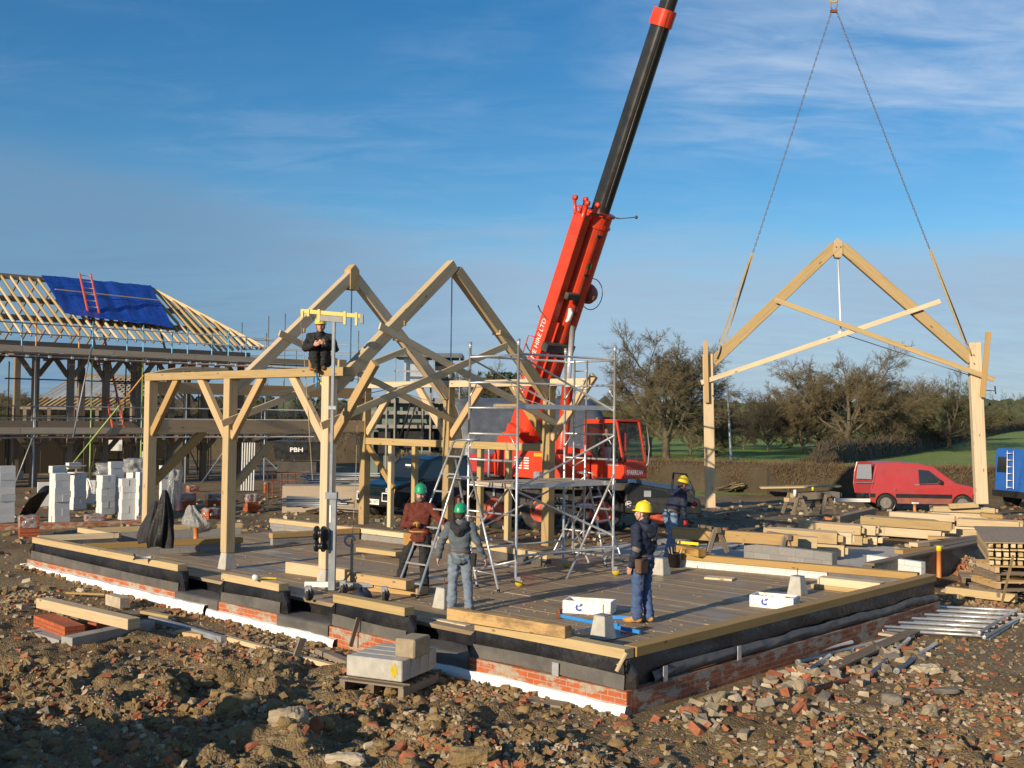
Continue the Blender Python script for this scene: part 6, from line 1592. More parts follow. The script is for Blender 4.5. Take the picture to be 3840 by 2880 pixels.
# step ladders
def stepladder(top, A, B, Cc, D, label, n=8, r=.022):
    t = thing('step_ladder', label, 'step ladder', (A+B+Cc+D)/4)
    lat = (B-A).normalized(); ta, tb = top-lat*.17, top+lat*.17
    for p, q, nm in ((A, ta, 'front_rail'), (B, tb, 'front_rail'), (Cc, tb-ZX*.25+(Cc-B).normalized()*.05, 'back_leg'), (D, ta-ZX*.25+(D-A).normalized()*.05, 'back_leg')):
        mb = MB(); mb.tube(p, q, r, n=8); ob = mb.build(nm, M['alu'], t)
        mb = MB(); d = (q-p).normalized(); mb.tube(p-d*.01, p+d*.06, r*1.35, n=8); mb.build('rubber_foot', M['black'], ob)
    for i in range(n):
        f = (i+.75)/(n+.5); mb = MB(); mb.beam(A.lerp(ta, f), B.lerp(tb, f), .07, .025); mb.build('tread', M['alu'], t)
    for f in (.12, .5):
        mb = MB(); mb.tube(Cc.lerp(tb, f), D.lerp(ta, f), .013, n=6); mb.build('back_stay', M['alu'], t)
    f = (A+B)/2-(Cc+D)/2; f.z = 0; f.normalize()
    mb = MB(); mb.path([ta, ta+ZX*.05-f*.06, ta+ZX*.07-f*.28, tb+ZX*.07-f*.28, tb+ZX*.05-f*.06, tb], .018, 8); mb.build('hand_hoop', M['alu'], t)
    mb = MB(); mb.obox(ta.lerp(tb, .5)-ZX*.62-f*.08, lat*.2, f*.17, ZX*.015); mb.build('platform', M['alu'], t)
stepladder(Yp(1722, 1663, 20.2), Zp(1480, 2228, DECK), Zp(1563, 2244, DECK), Zp(1871, 2222, DECK), Zp(1790, 2204, DECK), 'tall aluminium step ladder held by the bearded man and the man in grey')
stepladder(Yp(2215, 1785, 23.6), Zp(2273, 2128, DECK), Zp(2336, 2110, DECK), Zp(2095, 2075, DECK), Zp(2060, 2100, DECK), 'aluminium step ladder with a hoop top standing inside the scaffold tower', 7, .02)
# the wheeled lift
ml = thing('material_lift', 'grey wheeled mast lift with a winch and a yellow spreader bar on top', 'lift', Zp(1247, 2222, DECK))
mt = Zp(1247, 2224, DECK); my = mt.y
def LP(u, v, dy=0.0): return Yp(u, v, my+dy)
def lbx(name, u0, u1, v0, v1, d, mk, dy=0, par=None, bev=.004):
    a = LP(u0, v1, dy); b = LP(u1, v0, dy); mb = MB(); mb.obox(((a.x+b.x)/2, my+dy, (a.z+b.z)/2), V((abs(b.x-a.x)/2, 0, 0)), V((0, d/2, 0)), V((0, 0, abs(b.z-a.z)/2))); return mb.build(name, M[mk], par or ml, bevel=bev)
lbx('mast', 1232, 1263, 1850, 2212, .13, 'galv'); lbx('inner_mast', 1236, 1258, 1206, 1850, .10, 'galv')
lbx('mast_bracket', 1222, 1266, 1846, 1870, .17, 'galv'); lbx('mast_strap', 1232, 1262, 1522, 1536, .13, 'steel'); lbx('rating_label', 1234, 1242, 1895, 1960, .004, 'white', -.07)
wn = lbx('winch_frame', 1203, 1240, 1985, 2060, .16, 'black', -.05, None, .01)
for v, r_ in ((2000, .13), (2048, .10)):
    c = LP(1200, v, -.12); mb = MB(); mb.lathe(c, [(.02, -.08), (r_, -.08), (r_, -.05), (r_*.55, -.04), (r_*.55, .04), (r_, .05), (r_, .08), (.02, .08)], V((1, -.25, 0)), 18); mb.build('winch_drum', M['black'], ml)
mb = MB(); c = LP(1200, 2000, -.2); mb.path([c, c+V((-.05, -.02, .12)), c+V((-.05, -.1, .13))], .012, 6); mb.build('winch_handle', M['black'], ml)
lbx('base_leg', 1143, 1232, 2182, 2200, .09, 'white'); lbx('base_leg', 1262, 1400, 2186, 2200, .09, 'galv', .15)
for (u0, v0, u1, v1) in ((1180, 2198, 1215, 2228), (1300, 2190, 1265, 2222), (1330, 2198, 1290, 2215)):
    mb = MB(); mb.tube(LP(u0, v0), LP(u1, v1), .014, n=6); mb.build('base_strut', M['galv'], ml)
for u, v, dy in ((1160, 2235, -.05), (1446, 2237, -.1), (1290, 2212, .7), (1350, 2190, 1.0)):
    c = Zp(u, v+18, DECK); c.z = DECK+.10; mb = MB(); mb.lathe(c, [(.02, -.03), (.095, -.03), (.10, -.01), (.10, .01), (.095, .03), (.02, .03)], V((1, -.35, 0)), 20); cw = mb.build('castor_wheel', M['tyre'], ml)
    mb = MB(); mb.obox(c+V((-.02, 0, .09)), V((.05, 0, 0)), V((0, .045, 0)), ZX*.06); mb.beam(c+V((-.03, -.04, .1)), c+V((0, -.045, -.02)), .04, .03); mb.build('castor_fork', M['galv'], cw)
mb = MB(); p, q = LP(1130, 1166, .12), LP(1355, 1186, -.12); d = (q-p).normalized(); mb.beam(p, q, .07, .075); br_ = mb.build('spreader_bar', M['yellow'], ml, bevel=.004)
for f in (.02, .12, .30, .73, .92):
    c = p.lerp(q, f); mb = MB(); mb.obox(c-ZX*(.025 if f in (.12,) else .06), d*.022, V((0, .05, 0)), ZX*(.065 if f in (.02, .12) else .115)); mb.build('spreader_hook', M['yellow'], br_)
mb = MB(); c = p.lerp(q, 1.0); mb.obox(c-ZX*.05+d*.01, d*.03, V((0, .05, 0)), ZX*.08); mb.build('spreader_end', M['blockdark'], br_)
mb = MB(); c = p.lerp(q, .5); mb.obox(c-ZX*.095, d*.27, V((0, .045, 0)), ZX*.05); mb.build('head_plate', M['blockdark'], ml)
for u in (1137, 1148): pass
# hoisting lines from the frame
mb = MB(); mb.path([PA(1128, 1205, 1.6), PA(1145, 1390, 1.5), PA(1172, 1800, 1.2)], .007, 5); single(mb, 'hand_line', M['sling'], 'thin hand line hanging left of the seated worker', 'rope')
mb = MB(); a = Yp(1345, 1380, 20.8); b = Yp(1322, 2010, 20.0); mb.path([a, a.lerp(b, .6)+V((.02, 0, 0)), b], .006, 5); single(mb, 'hand_line', M['sling'], 'thin line hanging from the plate right of the lift mast', 'rope')
mb = MB(); c = Yp(1320, 2060, 20.0); mb.path([c+ZX*.18, c, c-ZX*.4], [.02, .03, .025], 8); mb.path([c-ZX*.4, c+V((-.12, -.1, -.55)), c+V((-.16, -.3, -.75))], .02, 6); mb.path([c-ZX*.4, c+V((.1, -.1, -.5))], .02, 6); single(mb, 'rope_sling', M['sling'], 'knotted sling of rope hanging down onto the timbers beside the mast', 'rope')
mb = MB(); c = Yp(1312, 2028, 19.9); mb.path([c+V((.09*math.cos(t), .02, .09*math.sin(t))) for t in [k*.5 for k in range(12)]], .022, 7); single(mb, 'rigging_shackle', M['galv'], 'steel shackle on the hanging line right of the winch', 'shackle')

# ================================================================== THINGS LYING ON THE FLOOR
def timber(u0, v0, u1, v1, z, w, h, mk, label, group='loose timbers on the floor', name='loose_timber', cat='timber'):
    p0 = Zp(u0, v0, z); p1 = Zp(u1, v1, z); d = (p1-p0).normalized(); s = V((-d.y, d.x, 0)); s = s if s.y > 0 else -s
    mb = MB(); mb.beam(p0+s*w/2-ZX*h/2, p1+s*w/2-ZX*h/2, w, h); return single(mb, name, M[mk], label, cat, group, .006)
timber(1070, 2107, 1292, 2136, DECK+.22, .2, .22, 'oakwarm', 'squared timber lying behind the foot of the lift mast')
timber(1302, 2146, 1522, 2178, DECK+.30, .2, .16, 'oakwarm', 'upper of two short timbers right of the lift mast')
timber(1302, 2182, 1567, 2208, DECK+.14, .34, .13, 'oakwarm', 'lower of two short timbers right of the lift mast')
timber(1334, 2052, 1483, 2070, DECK+.18, .25, .10, 'soft', 'short pale timber in front of the shaded wall behind the mast')
timber(1366, 2083, 1470, 2080, DECK+.08, .3, .08, 'oldwood', 'dark board lying flat beside the hanging rope sling')
timber(1675, 2281, 2118, 2349, 1.06, .16, .16, 'oakstain', 'orange stained timber lying along the near sill', name='stained_timber')
timber(2095, 2352, 2135, 2362, .965, .1, .06, 'soft', 'small pale block under the end of the orange stained timber')
timber(1610, 2318, 1745, 2345, DECK+.02, .12, .02, 'soft', 'flat pale board at the foot of the man in grey')
timber(2530, 2043, 2618, 2060, DECK+.42, .2, .16, 'oakstain', 'stained timber under the yellow spirit level', 'timbers at the far side of the floor')
timber(2560, 2070, 2668, 2080, DECK+.20, .2, .12, 'oakwarm', 'pale block stacked below the stained timber beside the bucket', 'timbers at the far side of the floor')
timber(3065, 2164, 3300, 2188, DECK+.22, .3, .14, 'soft', 'upper pale timber on the floor behind the right hand foam crate', 'timbers at the far side of the floor')
timber(3040, 2190, 3260, 2214, DECK+.08, .3, .08, 'soft', 'lower pale timber on the floor behind the right hand foam crate', 'timbers at the far side of the floor')
timber(2640, 2164, 2745, 2172, DECK+.04, .3, .04, 'soft', 'thin board lying right of the padstone by the bucket', 'timbers at the far side of the floor')
timber(2925, 2208, 2970, 2212, DECK+.03, .25, .03, 'soft', 'thin board behind the padstone by the right hand crate', 'timbers at the far side of the floor')
timber(2335, 2470, 2318, 2490, .74, .02, .02, 'soft', 'small wooden peg at the slab corner')
mb = MB(); p = Zp(2327, 2450, .86); mb.beam(p+V((.06, -.06, .02)), p+V((-.06, -.10, -.20)), .06, .02); single(mb, 'wood_offcut', M['soft'], 'pale wood offcut nailed to the sill at the slab corner', 'offcut')
chips = MB(); rc = random.Random(31)
for i in range(420):
    a_, b_ = rc.uniform(.5, 9.2), rc.uniform(.4, 16)
    if a_ > 7 and b_ > 8: continue
    if rc.random() < .6: a_, b_ = 1.4+abs(rc.gauss(0, 1.2)), rc.uniform(1, 10)
    q = G(min(9.2, a_), b_, DECK+.004); L_ = .02+.10*rc.random()**3; ya_ = rc.uniform(0, 3.14)
    chips.box(q+ZX*.003, L_, .008+.02*rc.random(), .006, ya_, rc.choice((0, 0, 0, 1)))
tag(chips.build('wood_chips', [M['soft'], M['oldwood']], loc=G(3, 5, DECK)), 'wood chips and splinters scattered over the floor', 'wood chips', kind='stuff')
# foam crates
def crate(u0, v0, u1, v1, D, H, label):
    p0 = Zp(u0, v0, DECK); p1 = Zp(u1, v1, DECK); d = (p1-p0); L = d.length; d.normalize(); s = V((-d.y, d.x, 0)); s = s if s.y > 0 else -s
    t = thing('foam_crate', label, 'crate', (p0+p1)/2, 'white foam crates')
    mb = MB(); th = .04; c = p0+d*L/2+s*D/2
    mb.obox(c+ZX*.03, d*L/2, s*D/2, ZX*.025)
    for sg in (-1, 1):
        mb.obox(c+s*sg*(D/2-th/2)+ZX*(H/2+.025), d*L/2, s*th/2, ZX*(H/2-.03)); mb.obox(c+d*sg*(L/2-th/2)+ZX*(H/2+.025), d*th/2, s*(D/2-th), ZX*(H/2-.03))
    mb.build('box', M['poly'], t, bevel=.008)
    for i in range(7): mb = MB(); mb.obox(p0+d*L*(.06+.14*i)-s*.004+ZX*(H-.045), d*.018, s*.005, ZX*.03); mb.build('moulded_rib', M['white'], t)
    mb = MB(); r = random.Random(int(u0))
    for i in range(26): mb.box(c+d*r.uniform(-L*.38, L*.38)+s*r.uniform(-D*.32, D*.32)+ZX*(H*.62+r.uniform(0, .03)), .07, .03, .03, r.uniform(0, 3))
    mb.build('contents', M['oldwood'], t)
    tx = MB(); text_mb(tx, 'C', p0+d*L*.27-s*.004+ZX*.06, d, ZX, .10, width=.10, bold=.06); tx.prism([p0+d*(L*.27+.085)-s*.008+ZX*z_ +d*x_ for x_, z_ in ((-.03, .12), (.035, .15), (.03, .175), (-.035, .15))], s*.003)
    tx.build('logo', M['slateblue'], t)
    return t
crate(2109, 2300, 2290, 2312, .42, .215, 'white foam crate with a blue logo in front of the standing man in navy')
crate(2810, 2276, 2975, 2292, .42, .21, 'white foam crate with a blue logo near the right hand sill')
# blue sash clamp
sc = thing('sash_clamp', 'blue sash clamp bar lying on the floor behind the nearest padstone', 'clamp', Zp(2250, 2340, DECK), None)
p, q = Zp(2095, 2307, DECK+.05), Zp(2400, 2370, DECK+.05); mb = MB(); mb.beam(p, q, .03, .05); mb.build('bar', M['clampblue'], sc)
mb = MB(); d = (q-p).normalized(); mb.obox(p+ZX*.03+d*.03, d*.025, V((-d.y, d.x, 0))*.03, ZX*.07); mb.build('jaw', M['rust'], sc)
mb = MB(); mb.lathe(p-d*.02-ZX*.01+V((0, -.03, 0)), [(.02, -.02), (.04, -.02), (.04, .02), (.02, .02)], V((0, 1, 0)), 12); mb.build('screw_head', M['rust'], sc)
mb = MB(); mb.obox(p.lerp(q, .72)+ZX*.02, d*.05, V((-d.y, d.x, 0))*.02, ZX*.04); mb.build('jaw', M['clampblue'], sc)
mb = MB(); mb.beam(Zp(2292, 2313, DECK+.03), Zp(2375, 2318, DECK+.03), .03, .05); single(mb, 'clamp_bar', M['clampblue'], 'short blue bar beside the boots of the man in navy', 'clamp')
# mallet, caulking gun, bag, bucket, level
mt2 = thing('mallet', 'mallet with a white head and yellow handle lying behind a sill timber', 'mallet', Zp(960, 2172, .9))
c = Zp(957, 2166, .95); mb = MB(); ax_ = V((.35, -1, 0)).normalized(); mb.lathe(c, [(.001, -.06), (.05, -.06), (.052, -.05), (.052, .05), (.05, .06), (.001, .06)], ax_, 18); mb.build('head', M['white'], mt2)
mb = MB(); lt_ = V((1, .05, -.03)).normalized(); mb.path([c+lt_*.04, c+lt_*.15, c+lt_*.36], [.016, .014, .017], 8); mb.build('handle', M['yellow'], mt2)
cg = thing('caulking_gun', 'grey caulking gun lying on the leftmost sill timber', 'caulking gun', Zp(535, 2095, .9))
c0, c1 = Zp(508, 2092, .95), Zp(566, 2090, .95); mb = MB(); mb.tube(c0, c1, .03, n=10); mb.tube(c1, c1+(c1-c0).normalized()*.06, .015, .004, n=8); mb.build('barrel', M['galv'], cg)
mb = MB(); mb.beam(c0, c0+V((-.03, 0, .08)), .02, .03); mb.beam(c0-V((.0, 0, 0)), c0+V((-.02, -.05, -.03)), .02, .03); mb.build('trigger', M['black'], cg)
p = Zp(1355, 2246, DECK); mb = MB(); mb.grid(lambda a, b: p+V((math.cos(6.283*a)*math.sin(b*1.57)*.17*(1+.2*math.sin(a*19)), math.sin(6.283*a)*math.sin(b*1.57)*.14, .17*math.cos(b*1.57)*(1+.2*math.sin(a*13)))), 24, 8)
single(mb, 'tool_bag', M['navy'], 'small dark blue bag slumped under the wheeled lift', 'bag')
p = Zp(1330, 2205, DECK); mb = MB(); mb.box(p+ZX*.06, .16, .12, .12, .4); single(mb, 'tool_case', M['coat'], 'small black case behind the dark blue bag', 'case')
bk = thing('bucket', 'black builder bucket with tools beside the far padstone', 'bucket', Zp(2529, 2132, DECK))
c = Zp(2529, 2128, DECK); mb = MB(); mb.lathe(c, [(.001, .01), (.11, .01), (.155, .29), (.165, .29), (.165, .31), (.145, .31), (.11, .05), (.001, .05)], ZX, 22); mb.build('pail', M['black'], bk)
for a in (0, 1.9, 3.6):
    mb = MB(); mb.tube(c+V((.05*math.cos(a), .05*math.sin(a), .1)), c+V((.16*math.cos(a), .12*math.sin(a), .42)), .014, n=6); mb.build('tool_handle', M['soft'], bk)
p, q = Zp(2540, 2033, DECK+.46), Zp(2620, 2040, DECK+.46); lv = thing('spirit_level', 'yellow spirit level lying on the stained timber', 'spirit level', p)
mb = MB(); mb.beam(p, q, .03, .06); mb.build('bar', M['hatyellow'], lv, bevel=.003)
for f in (.15, .5, .85):
    mb = MB(); mb.obox(p.lerp(q, f)+V((0, -.016, 0)), (q-p)*.05, V((0, .002, 0)), ZX*.016); mb.build('vial', M['steel'], lv)
# coats hung on the first post
def hang(u, vt, vb, w, mk, label, seed, y):
    a = Yp(u, vt, y); b = Yp(u, vb, y); H = a.z-b.z; mb = MB()
    def fn(s, v):
        an = 2*math.pi*s; k = (.18+.95*v**.75)*(1-.12*max(0, v-.85)/.15); q = 1+(.22*math.sin(an*5+seed+v*3)+.16*math.sin(an*9+seed*2-v*2)+.3*(float(vn(math.cos(an)*2+seed*7, v*4+math.sin(an)*2, 4))-.5))*(.3+v)
        return V((a.x+math.cos(an)*w*.5*k*q+.04*math.sin(v*3+seed), a.y+math.sin(an)*w*.32*k*q, a.z-H*v+.03*math.sin(an*3+seed)*(v > .9)))
    mb.grid(fn, 40, 16); return single(mb, 'hanging_coat', M[mk], label, 'coat', 'coats hung on the first post')
yc = PA(590, 1900, 1.2).y
hang(612, 1838, 2050, .48, 'blackcoat', 'black waterproof coat hanging on the first oak post', 1, yc)
hang(575, 1880, 2035, .42, 'hood', 'dark olive jacket hanging left of the black coat', 2, yc+.1)

# ================================================================== TIMBER YARD ON THE RIGHT
def px_timber(u0, v0, u1, v1, y0, y1, h, w, mk, label, group, name='oak_beam', bev=.006):
    """near top edge runs from (u0,v0) at distance y0 to (u1,v1) at distance y1"""
    p0 = Yp(u0, v0, y0); p1 = Yp(u1, v1, y1); d = (p1-p0).normalized(); s = V((-d.y, d.x, 0)).normalized(); s = s if s.y > 0 else -s
    mb = MB(); mb.beam(p0+s*w/2-ZX*h/2, p1+s*w/2-ZX*h/2, w, h); return single(mb, name, M[mk], label, 'timber', group, bev)
def sawhorse(u, v, y, w, h, label, yaw=.4):
    p = Yp(u, v, y); t = thing('sawhorse', label, 'sawhorse', p, 'rough sawhorses'); X = V((math.cos(yaw), math.sin(yaw), 0)); Y_ = V((-X.y, X.x, 0))
    mb = MB(); mb.beam(p-Y_*w/2+ZX*h, p+Y_*w/2+ZX*h, .1, .12); mb.build('top_bar', M['oldwood'], t)
    for sy in (-1, 1):
        for sx in (-1, 1):
            mb = MB(); mb.beam(p+Y_*sy*w*.42+X*sx*.26, p+Y_*sy*w*.36+X*sx*.05+ZX*h, .09, .07, Y_); mb.build('leg', M['oldwood'], t)
        mb = MB(); mb.beam(p+Y_*sy*w*.40-X*.18+ZX*h*.35, p+Y_*sy*w*.40+X*.18+ZX*h*.35, .03, .09); mb.build('stretcher', M['oldwood'], t)
sawhorse(2920, 2095, 25.2, .8, .52, 'rough sawhorse under the right end of the long beam'); sawhorse(2660, 2065, 25.4, .8, .5, 'rough sawhorse under the left end of the long beam')
px_timber(2521, 1978, 2993, 2008, 25.4, 24.9, .25, .22, 'oakwarm', 'long oak beam lying across two sawhorses', 'oak beams on the sawhorses')
px_timber(2860, 2003, 3065, 2016, 25.7, 25.4, .25, .2, 'oak', 'shorter oak beam behind the long beam on the sawhorses', 'oak beams on the sawhorses')
def pile(u0, v0, u1, v1, y0, y1, tiers, deep, h, w, lab, grp, tenon=True, mk='oak'):
    r = random.Random(int(u0+u1)); nm = 0
    p0 = Yp(u0, v0, y0); p1 = Yp(u1, v1, y1); d = (p1-p0).normalized(); s = V((-d.y, d.x, 0)).normalized(); s = s if s.y > 0 else -s
    for k in range(tiers):
        for j in range(deep):
            e0 = r.uniform(-.2, .25) if (k or j) else 0; e1 = r.uniform(-.3, .2)
            a = p0+d*e0+s*(w*.5+j*(w+.012))-ZX*(h*.5+k*(h+.012)); b = p1+d*e1+s*(w*.5+j*(w+.012))-ZX*(h*.5+k*(h+.012))
            mb = MB(); mb.beam(a, b, w-r.uniform(0, .03), h-r.uniform(0, .015))
            if tenon: mb.beam(b-d*.01, b+d*r.uniform(.06, .14), w*.35, h*.6)
            tier = ('topmost', 'second', 'third', 'fourth')[k] if tiers > 1 else 'only'; row = ('front', 'middle', 'back', 'rear')[j]
            single(mb, 'oak_beam', M[mk if r.random() < .7 else 'oakwarm'], 'jointed oak beam, %s tier and %s row of the %s' % (tier, row, lab), 'timber', grp, .006)
pile(2866, 1980, 3160, 2001, 27.0, 26.4, 2, 3, .27, .2, 'tenoned stack behind the sawhorses', 'tenoned stack behind the sawhorses')
pile(3015, 1957, 3272, 1975, 29.4, 28.8, 2, 3, .25, .2, 'stack behind the tenoned one', 'stack behind the tenoned one')
pile(3227, 1935, 3555, 1958, 31.4, 30.8, 2, 3, .25, .22, 'long stack in front of the red van wheel', 'long stack in front of the red van')
pile(3336, 1918, 3585, 1932, 33.8, 33.4, 1, 2, .22, .2, 'single layer behind the long stack', 'single layer behind the long stack')
pile(3588, 1945, 3840, 1958, 33.2, 32.6, 3, 3, .22, .22, 'big stack at the right edge', 'big stack at the right edge')
pile(3500, 1898, 3720, 1905, 35.2, 34.8, 2, 2, .18, .22, 'rear stack under the right truss leg', 'rear stack under the right truss leg')
px_timber(3588, 1985, 3790, 1994, 31.4, 31, .2, .2, 'oak', 'lone oak beam leaning against the big stack at the right edge', 'timber yard odds')
px_timber(3560, 1890, 3670, 1884, 34.9, 34.7, .16, .25, 'oak', 'curved oak piece lying on top of the rear stack', 'timber yard odds')
px_timber(3680, 1925, 3760, 1932, 33.8, 33.6, .12, .5, 'oakwarm', 'wide oak slab on the big stack below the right truss leg', 'timber yard odds')
px_timber(3150, 1937, 3285, 1906, 33.5, 36, .22, .25, 'board', 'grey weathered beam lying end on in front of the red van', 'timber yard odds')
# crossed flat boards on the concrete floor
for i, (u0, v0, u1, v1, lab) in enumerate(((3425, 2035, 3560, 2020, 'flat board at the bottom of the loose heap beside the dark wall'), (3470, 2030, 3670, 2008, 'long grey board at the back of the loose heap beside the dark wall'),
        (3370, 2062, 3520, 2050, 'stub ended board at the front of the loose heap beside the dark wall'), (3520, 2045, 3690, 2014, 'outermost long board of the loose heap beside the dark wall'), (3480, 2010, 3600, 2016, 'pale board lying across the loose heap beside the dark wall'))):
    p0, p1 = Zp(u0, v0, .62), Zp(u1, v1, .62); mb = MB(); mb.beam(p0-ZX*.05, p1-ZX*.05, .25, .1); single(mb, 'loose_board', M['oldwood' if i % 2 else 'oakwarm'], lab, 'board', 'loose board heap')
# trestle with stuff by the van
sawhorse(2980, 1928, 36.2, .9, .62, 'weathered sawhorse left under the small stack before the van door', .2); sawhorse(3085, 1925, 36.2, .9, .62, 'weathered sawhorse right under the small stack before the van door', .2)
pile(2960, 1868, 3030, 1872, 35.9, 35.8, 1, 3, .14, .14, 'small bundle on the left trestle', 'bundles on the trestles', True, 'oldwood')
pile(3010, 1852, 3160, 1845, 36.0, 36.4, 1, 2, .2, .22, 'dark baulks on the trestles', 'bundles on the trestles', True, 'oldwood')
for u, v, y, mk, r_, h, lab in ((2981, 1850, 35.8, 'white', .05, .2, 'white tin standing on the trestle bundle'), (3048, 1834, 36.2, 'hatyellow', .04, .1, 'yellow tin on the trestle beams')):
    p = Yp(u, v, y); mb = MB(); mb.lathe(p-ZX*h*.5, [(.001, 0), (r_, 0), (r_, h), (r_*.6, h+.02), (.001, h+.02)], ZX, 14); single(mb, 'tin', M[mk], lab, 'tin')
for i, (v0, v1) in enumerate(((1872, 1873), (1879, 1880))):
    mb = MB(); mb.tube(Yp(3130, v0, 39.2), Yp(3262, v1, 39.6), .03, n=6); single(mb, 'white_pipe', M['white'], 'white pipe lying before the van rear wheel, %s of two' % ('upper', 'lower')[i], 'pipe')
mb = MB(); mb.beam(Yp(2850, 1828, 47), Yp(3150, 1822, 46.5), .8, .06); single(mb, 'long_board', M['soft'], 'long pale boards lying in front of the hedge left of the van', 'board')
p = Zp(2715, 1895, .48); mb = MB(); mb.beam(p-V((.3, 0, 0)), p+V((.3, .1, .05)), .3, .15); single(mb, 'loose_timber', M['oldwood'], 'dark timber stub lying below the left truss leg', 'timber')
# rolled netting / log heap by the left leg
mb = MB(); p = Zp(2705, 1845, .5)
for i in range(14): mb.tube(p+V((random.uniform(-.4, .8), random.uniform(-.3, .5), .12)), p+V((random.uniform(.2, 1.6), random.uniform(-.3, .5), random.uniform(.2, .45))), .03, n=5)
o = single(mb, 'brushwood_heap', M['twig'], 'heap of cut brushwood by the hedge right of the left truss leg', 'brushwood'); o['kind'] = 'stuff'
mb = MB(); p = Zp(3120, 1960, .6); 
mb.grid(lambda u, v: p+V((u*.9-.2, v*.3, .08+.1*math.sin(u*5+v*3)*math.sin(v*3.1))), 14, 6); single(mb, 'orange_strap', M['orange'], 'tangled orange and white strap on the dark ground before the beams', 'strap')
# battens on bearers at the right edge
bt = random.Random(14); p0 = Yp(3702, 2036, 22.6); bd0 = V((1, -.06, 0)).normalized(); bs = V((.35, 1, 0)).normalized()
for k in range(5):
    for i in range(11):
        a = p0+bd0*(.08+i*.145+bt.uniform(-.01, .01))-ZX*(.05+k*.088); 
        mb = MB(); mb.beam(a+bs*bt.uniform(-.06, .06), a+bs*3.6, .085 if k % 2 == 0 else .12, .08 if k % 2 == 0 else .03); 
        single(mb, 'roof_batten', M['soft'], 'sawn batten in layer %s of the batten stack at the right edge' % ('one', 'two', 'three', 'four', 'five')[k], 'batten', 'batten stack layer %s' % ('one', 'two', 'three', 'four', 'five')[k])
mb = MB(); mb.obox(p0+bd0*.8+bs*1.8+ZX*.01, bd0*.85, bs*1.82, ZX*.012); single(mb, 'cover_board', M['board'], 'grey weathered sheet lying on the batten stack at the right edge', 'board')
def pallet(c, yaw, W_, D_, label, mk='oldwood', boards=6):
    t = thing('pallet', label, 'pallet', c, 'wooden pallets'); X = V((math.cos(yaw), math.sin(yaw), 0)); Y_ = V((-X.y, X.x, 0))
    for i in range(boards):
        mb = MB(); mb.obox(V(c)+Y_*D_*(i/(boards-1)-.5)*.92+ZX*.13, X*W_/2, Y_*.05, ZX*.011); mb.build('deck_board', M[mk], t)
    for i in (-1, 0, 1):
        mb = MB(); mb.obox(V(c)+X*W_*.46*i+ZX*.06, X*.04, Y_*D_/2, ZX*.055); mb.build('bearer', M[mk], t)
    return t
yw = math.atan2(bd0.y, bd0.x); pc0 = p0+bd0*.85+bs*.55
for k, (z, lab) in enumerate(((.72, 'topmost pallet directly under the batten stack at the right edge'), (.57, 'second pallet under the batten stack at the right edge'), (.42, 'third pallet under the batten stack at the right edge'), (.27, 'lowest pallet under the batten stack at the right edge'))):
    pallet(V((pc0.x-.06*k, pc0.y-.05*k, z)), yw+.06*k, 1.75, 1.1, lab, 'oldwood' if k % 2 else 'oakwarm')
q = Zp(3700, 2205, .15); pallet(V((q.x, q.y, gz(q.x, q.y)+.05)), -.3, 1.1, .9, 'broken grey pallet lying flat in front of the batten stack')
timber(3545, 2200, 3806, 2230, .36, .16, .16, 'soft', 'pale beam on the ground running right from the dark wall end', 'loose timbers on the right')
mb = MB(); mb.beam(Zp(3755, 2270, .15), Yp(3800, 2080, 20.4), .045, .02); single(mb, 'leaning_lath', M['soft'], 'thin lath leaning on the beam at the right edge', 'lath')
# rubble heap
rh = MB(); rr_ = random.Random(5); hc = Zp(3590, 2150, .2)
for i in range(900):
    a = rr_.uniform(0, 6.28); q = rr_.random()**.6; x = hc.x+math.cos(a)*q*.95; y = hc.y+.4+math.sin(a)*q*1.1; s = rr_.uniform(.02, .06); chunk(rh, (x, y, .15+.55*(1-q)**.9+s*.2), s*1.3, s, s*.8, .4, rr_.choice((1, 1, 2, 2, 3, 3, 0)), rr_)
o = rh.build('rubble_heap', [M['clod'], M['rbrick'], M['rconc'], M['rpale'], M['rslate']], loc=hc); tag(o, 'heap of pale broken rubble behind the orange pipe', 'rubble', kind='stuff')
# orange drain pipes
dp_ = thing('drain_pipe', 'tall orange drain pipe with a yellow cap outside the dark wall', 'pipe', Zp(3520, 2186, .12)); c = Zp(3521, 2190, .12)
mb = MB(); mb.tube(c-ZX*.1, c+ZX*.80, .052, n=18); mb.build('pipe', M['orange'], dp_); mb = MB(); mb.lathe(c+ZX*.74, [(.054, 0), (.06, .0), (.06, .11), (.05, .12), (.001, .12)], ZX, 18); mb.build('cap', M['hatyellow'], dp_)
mb = MB(); c = Zp(3330, 2110, .5); mb.tube(c, c+ZX*.16, .055, n=14); single(mb, 'drain_pipe', M['orange'], 'short orange pipe stub before the white block stub', 'pipe')
d2 = thing('drain_pipe', 'orange pipe with a white cap in front of the red van', 'pipe', Zp(3430, 1920, .48)); c = Zp(3430, 1920, .48); mb = MB(); mb.tube(c, c+ZX*.3, .055, n=12); mb.build('pipe', M['orange'], d2); mb = MB(); mb.box(c+ZX*.33, .24, .16, .06, .3); mb.build('cap', M['white'], d2)
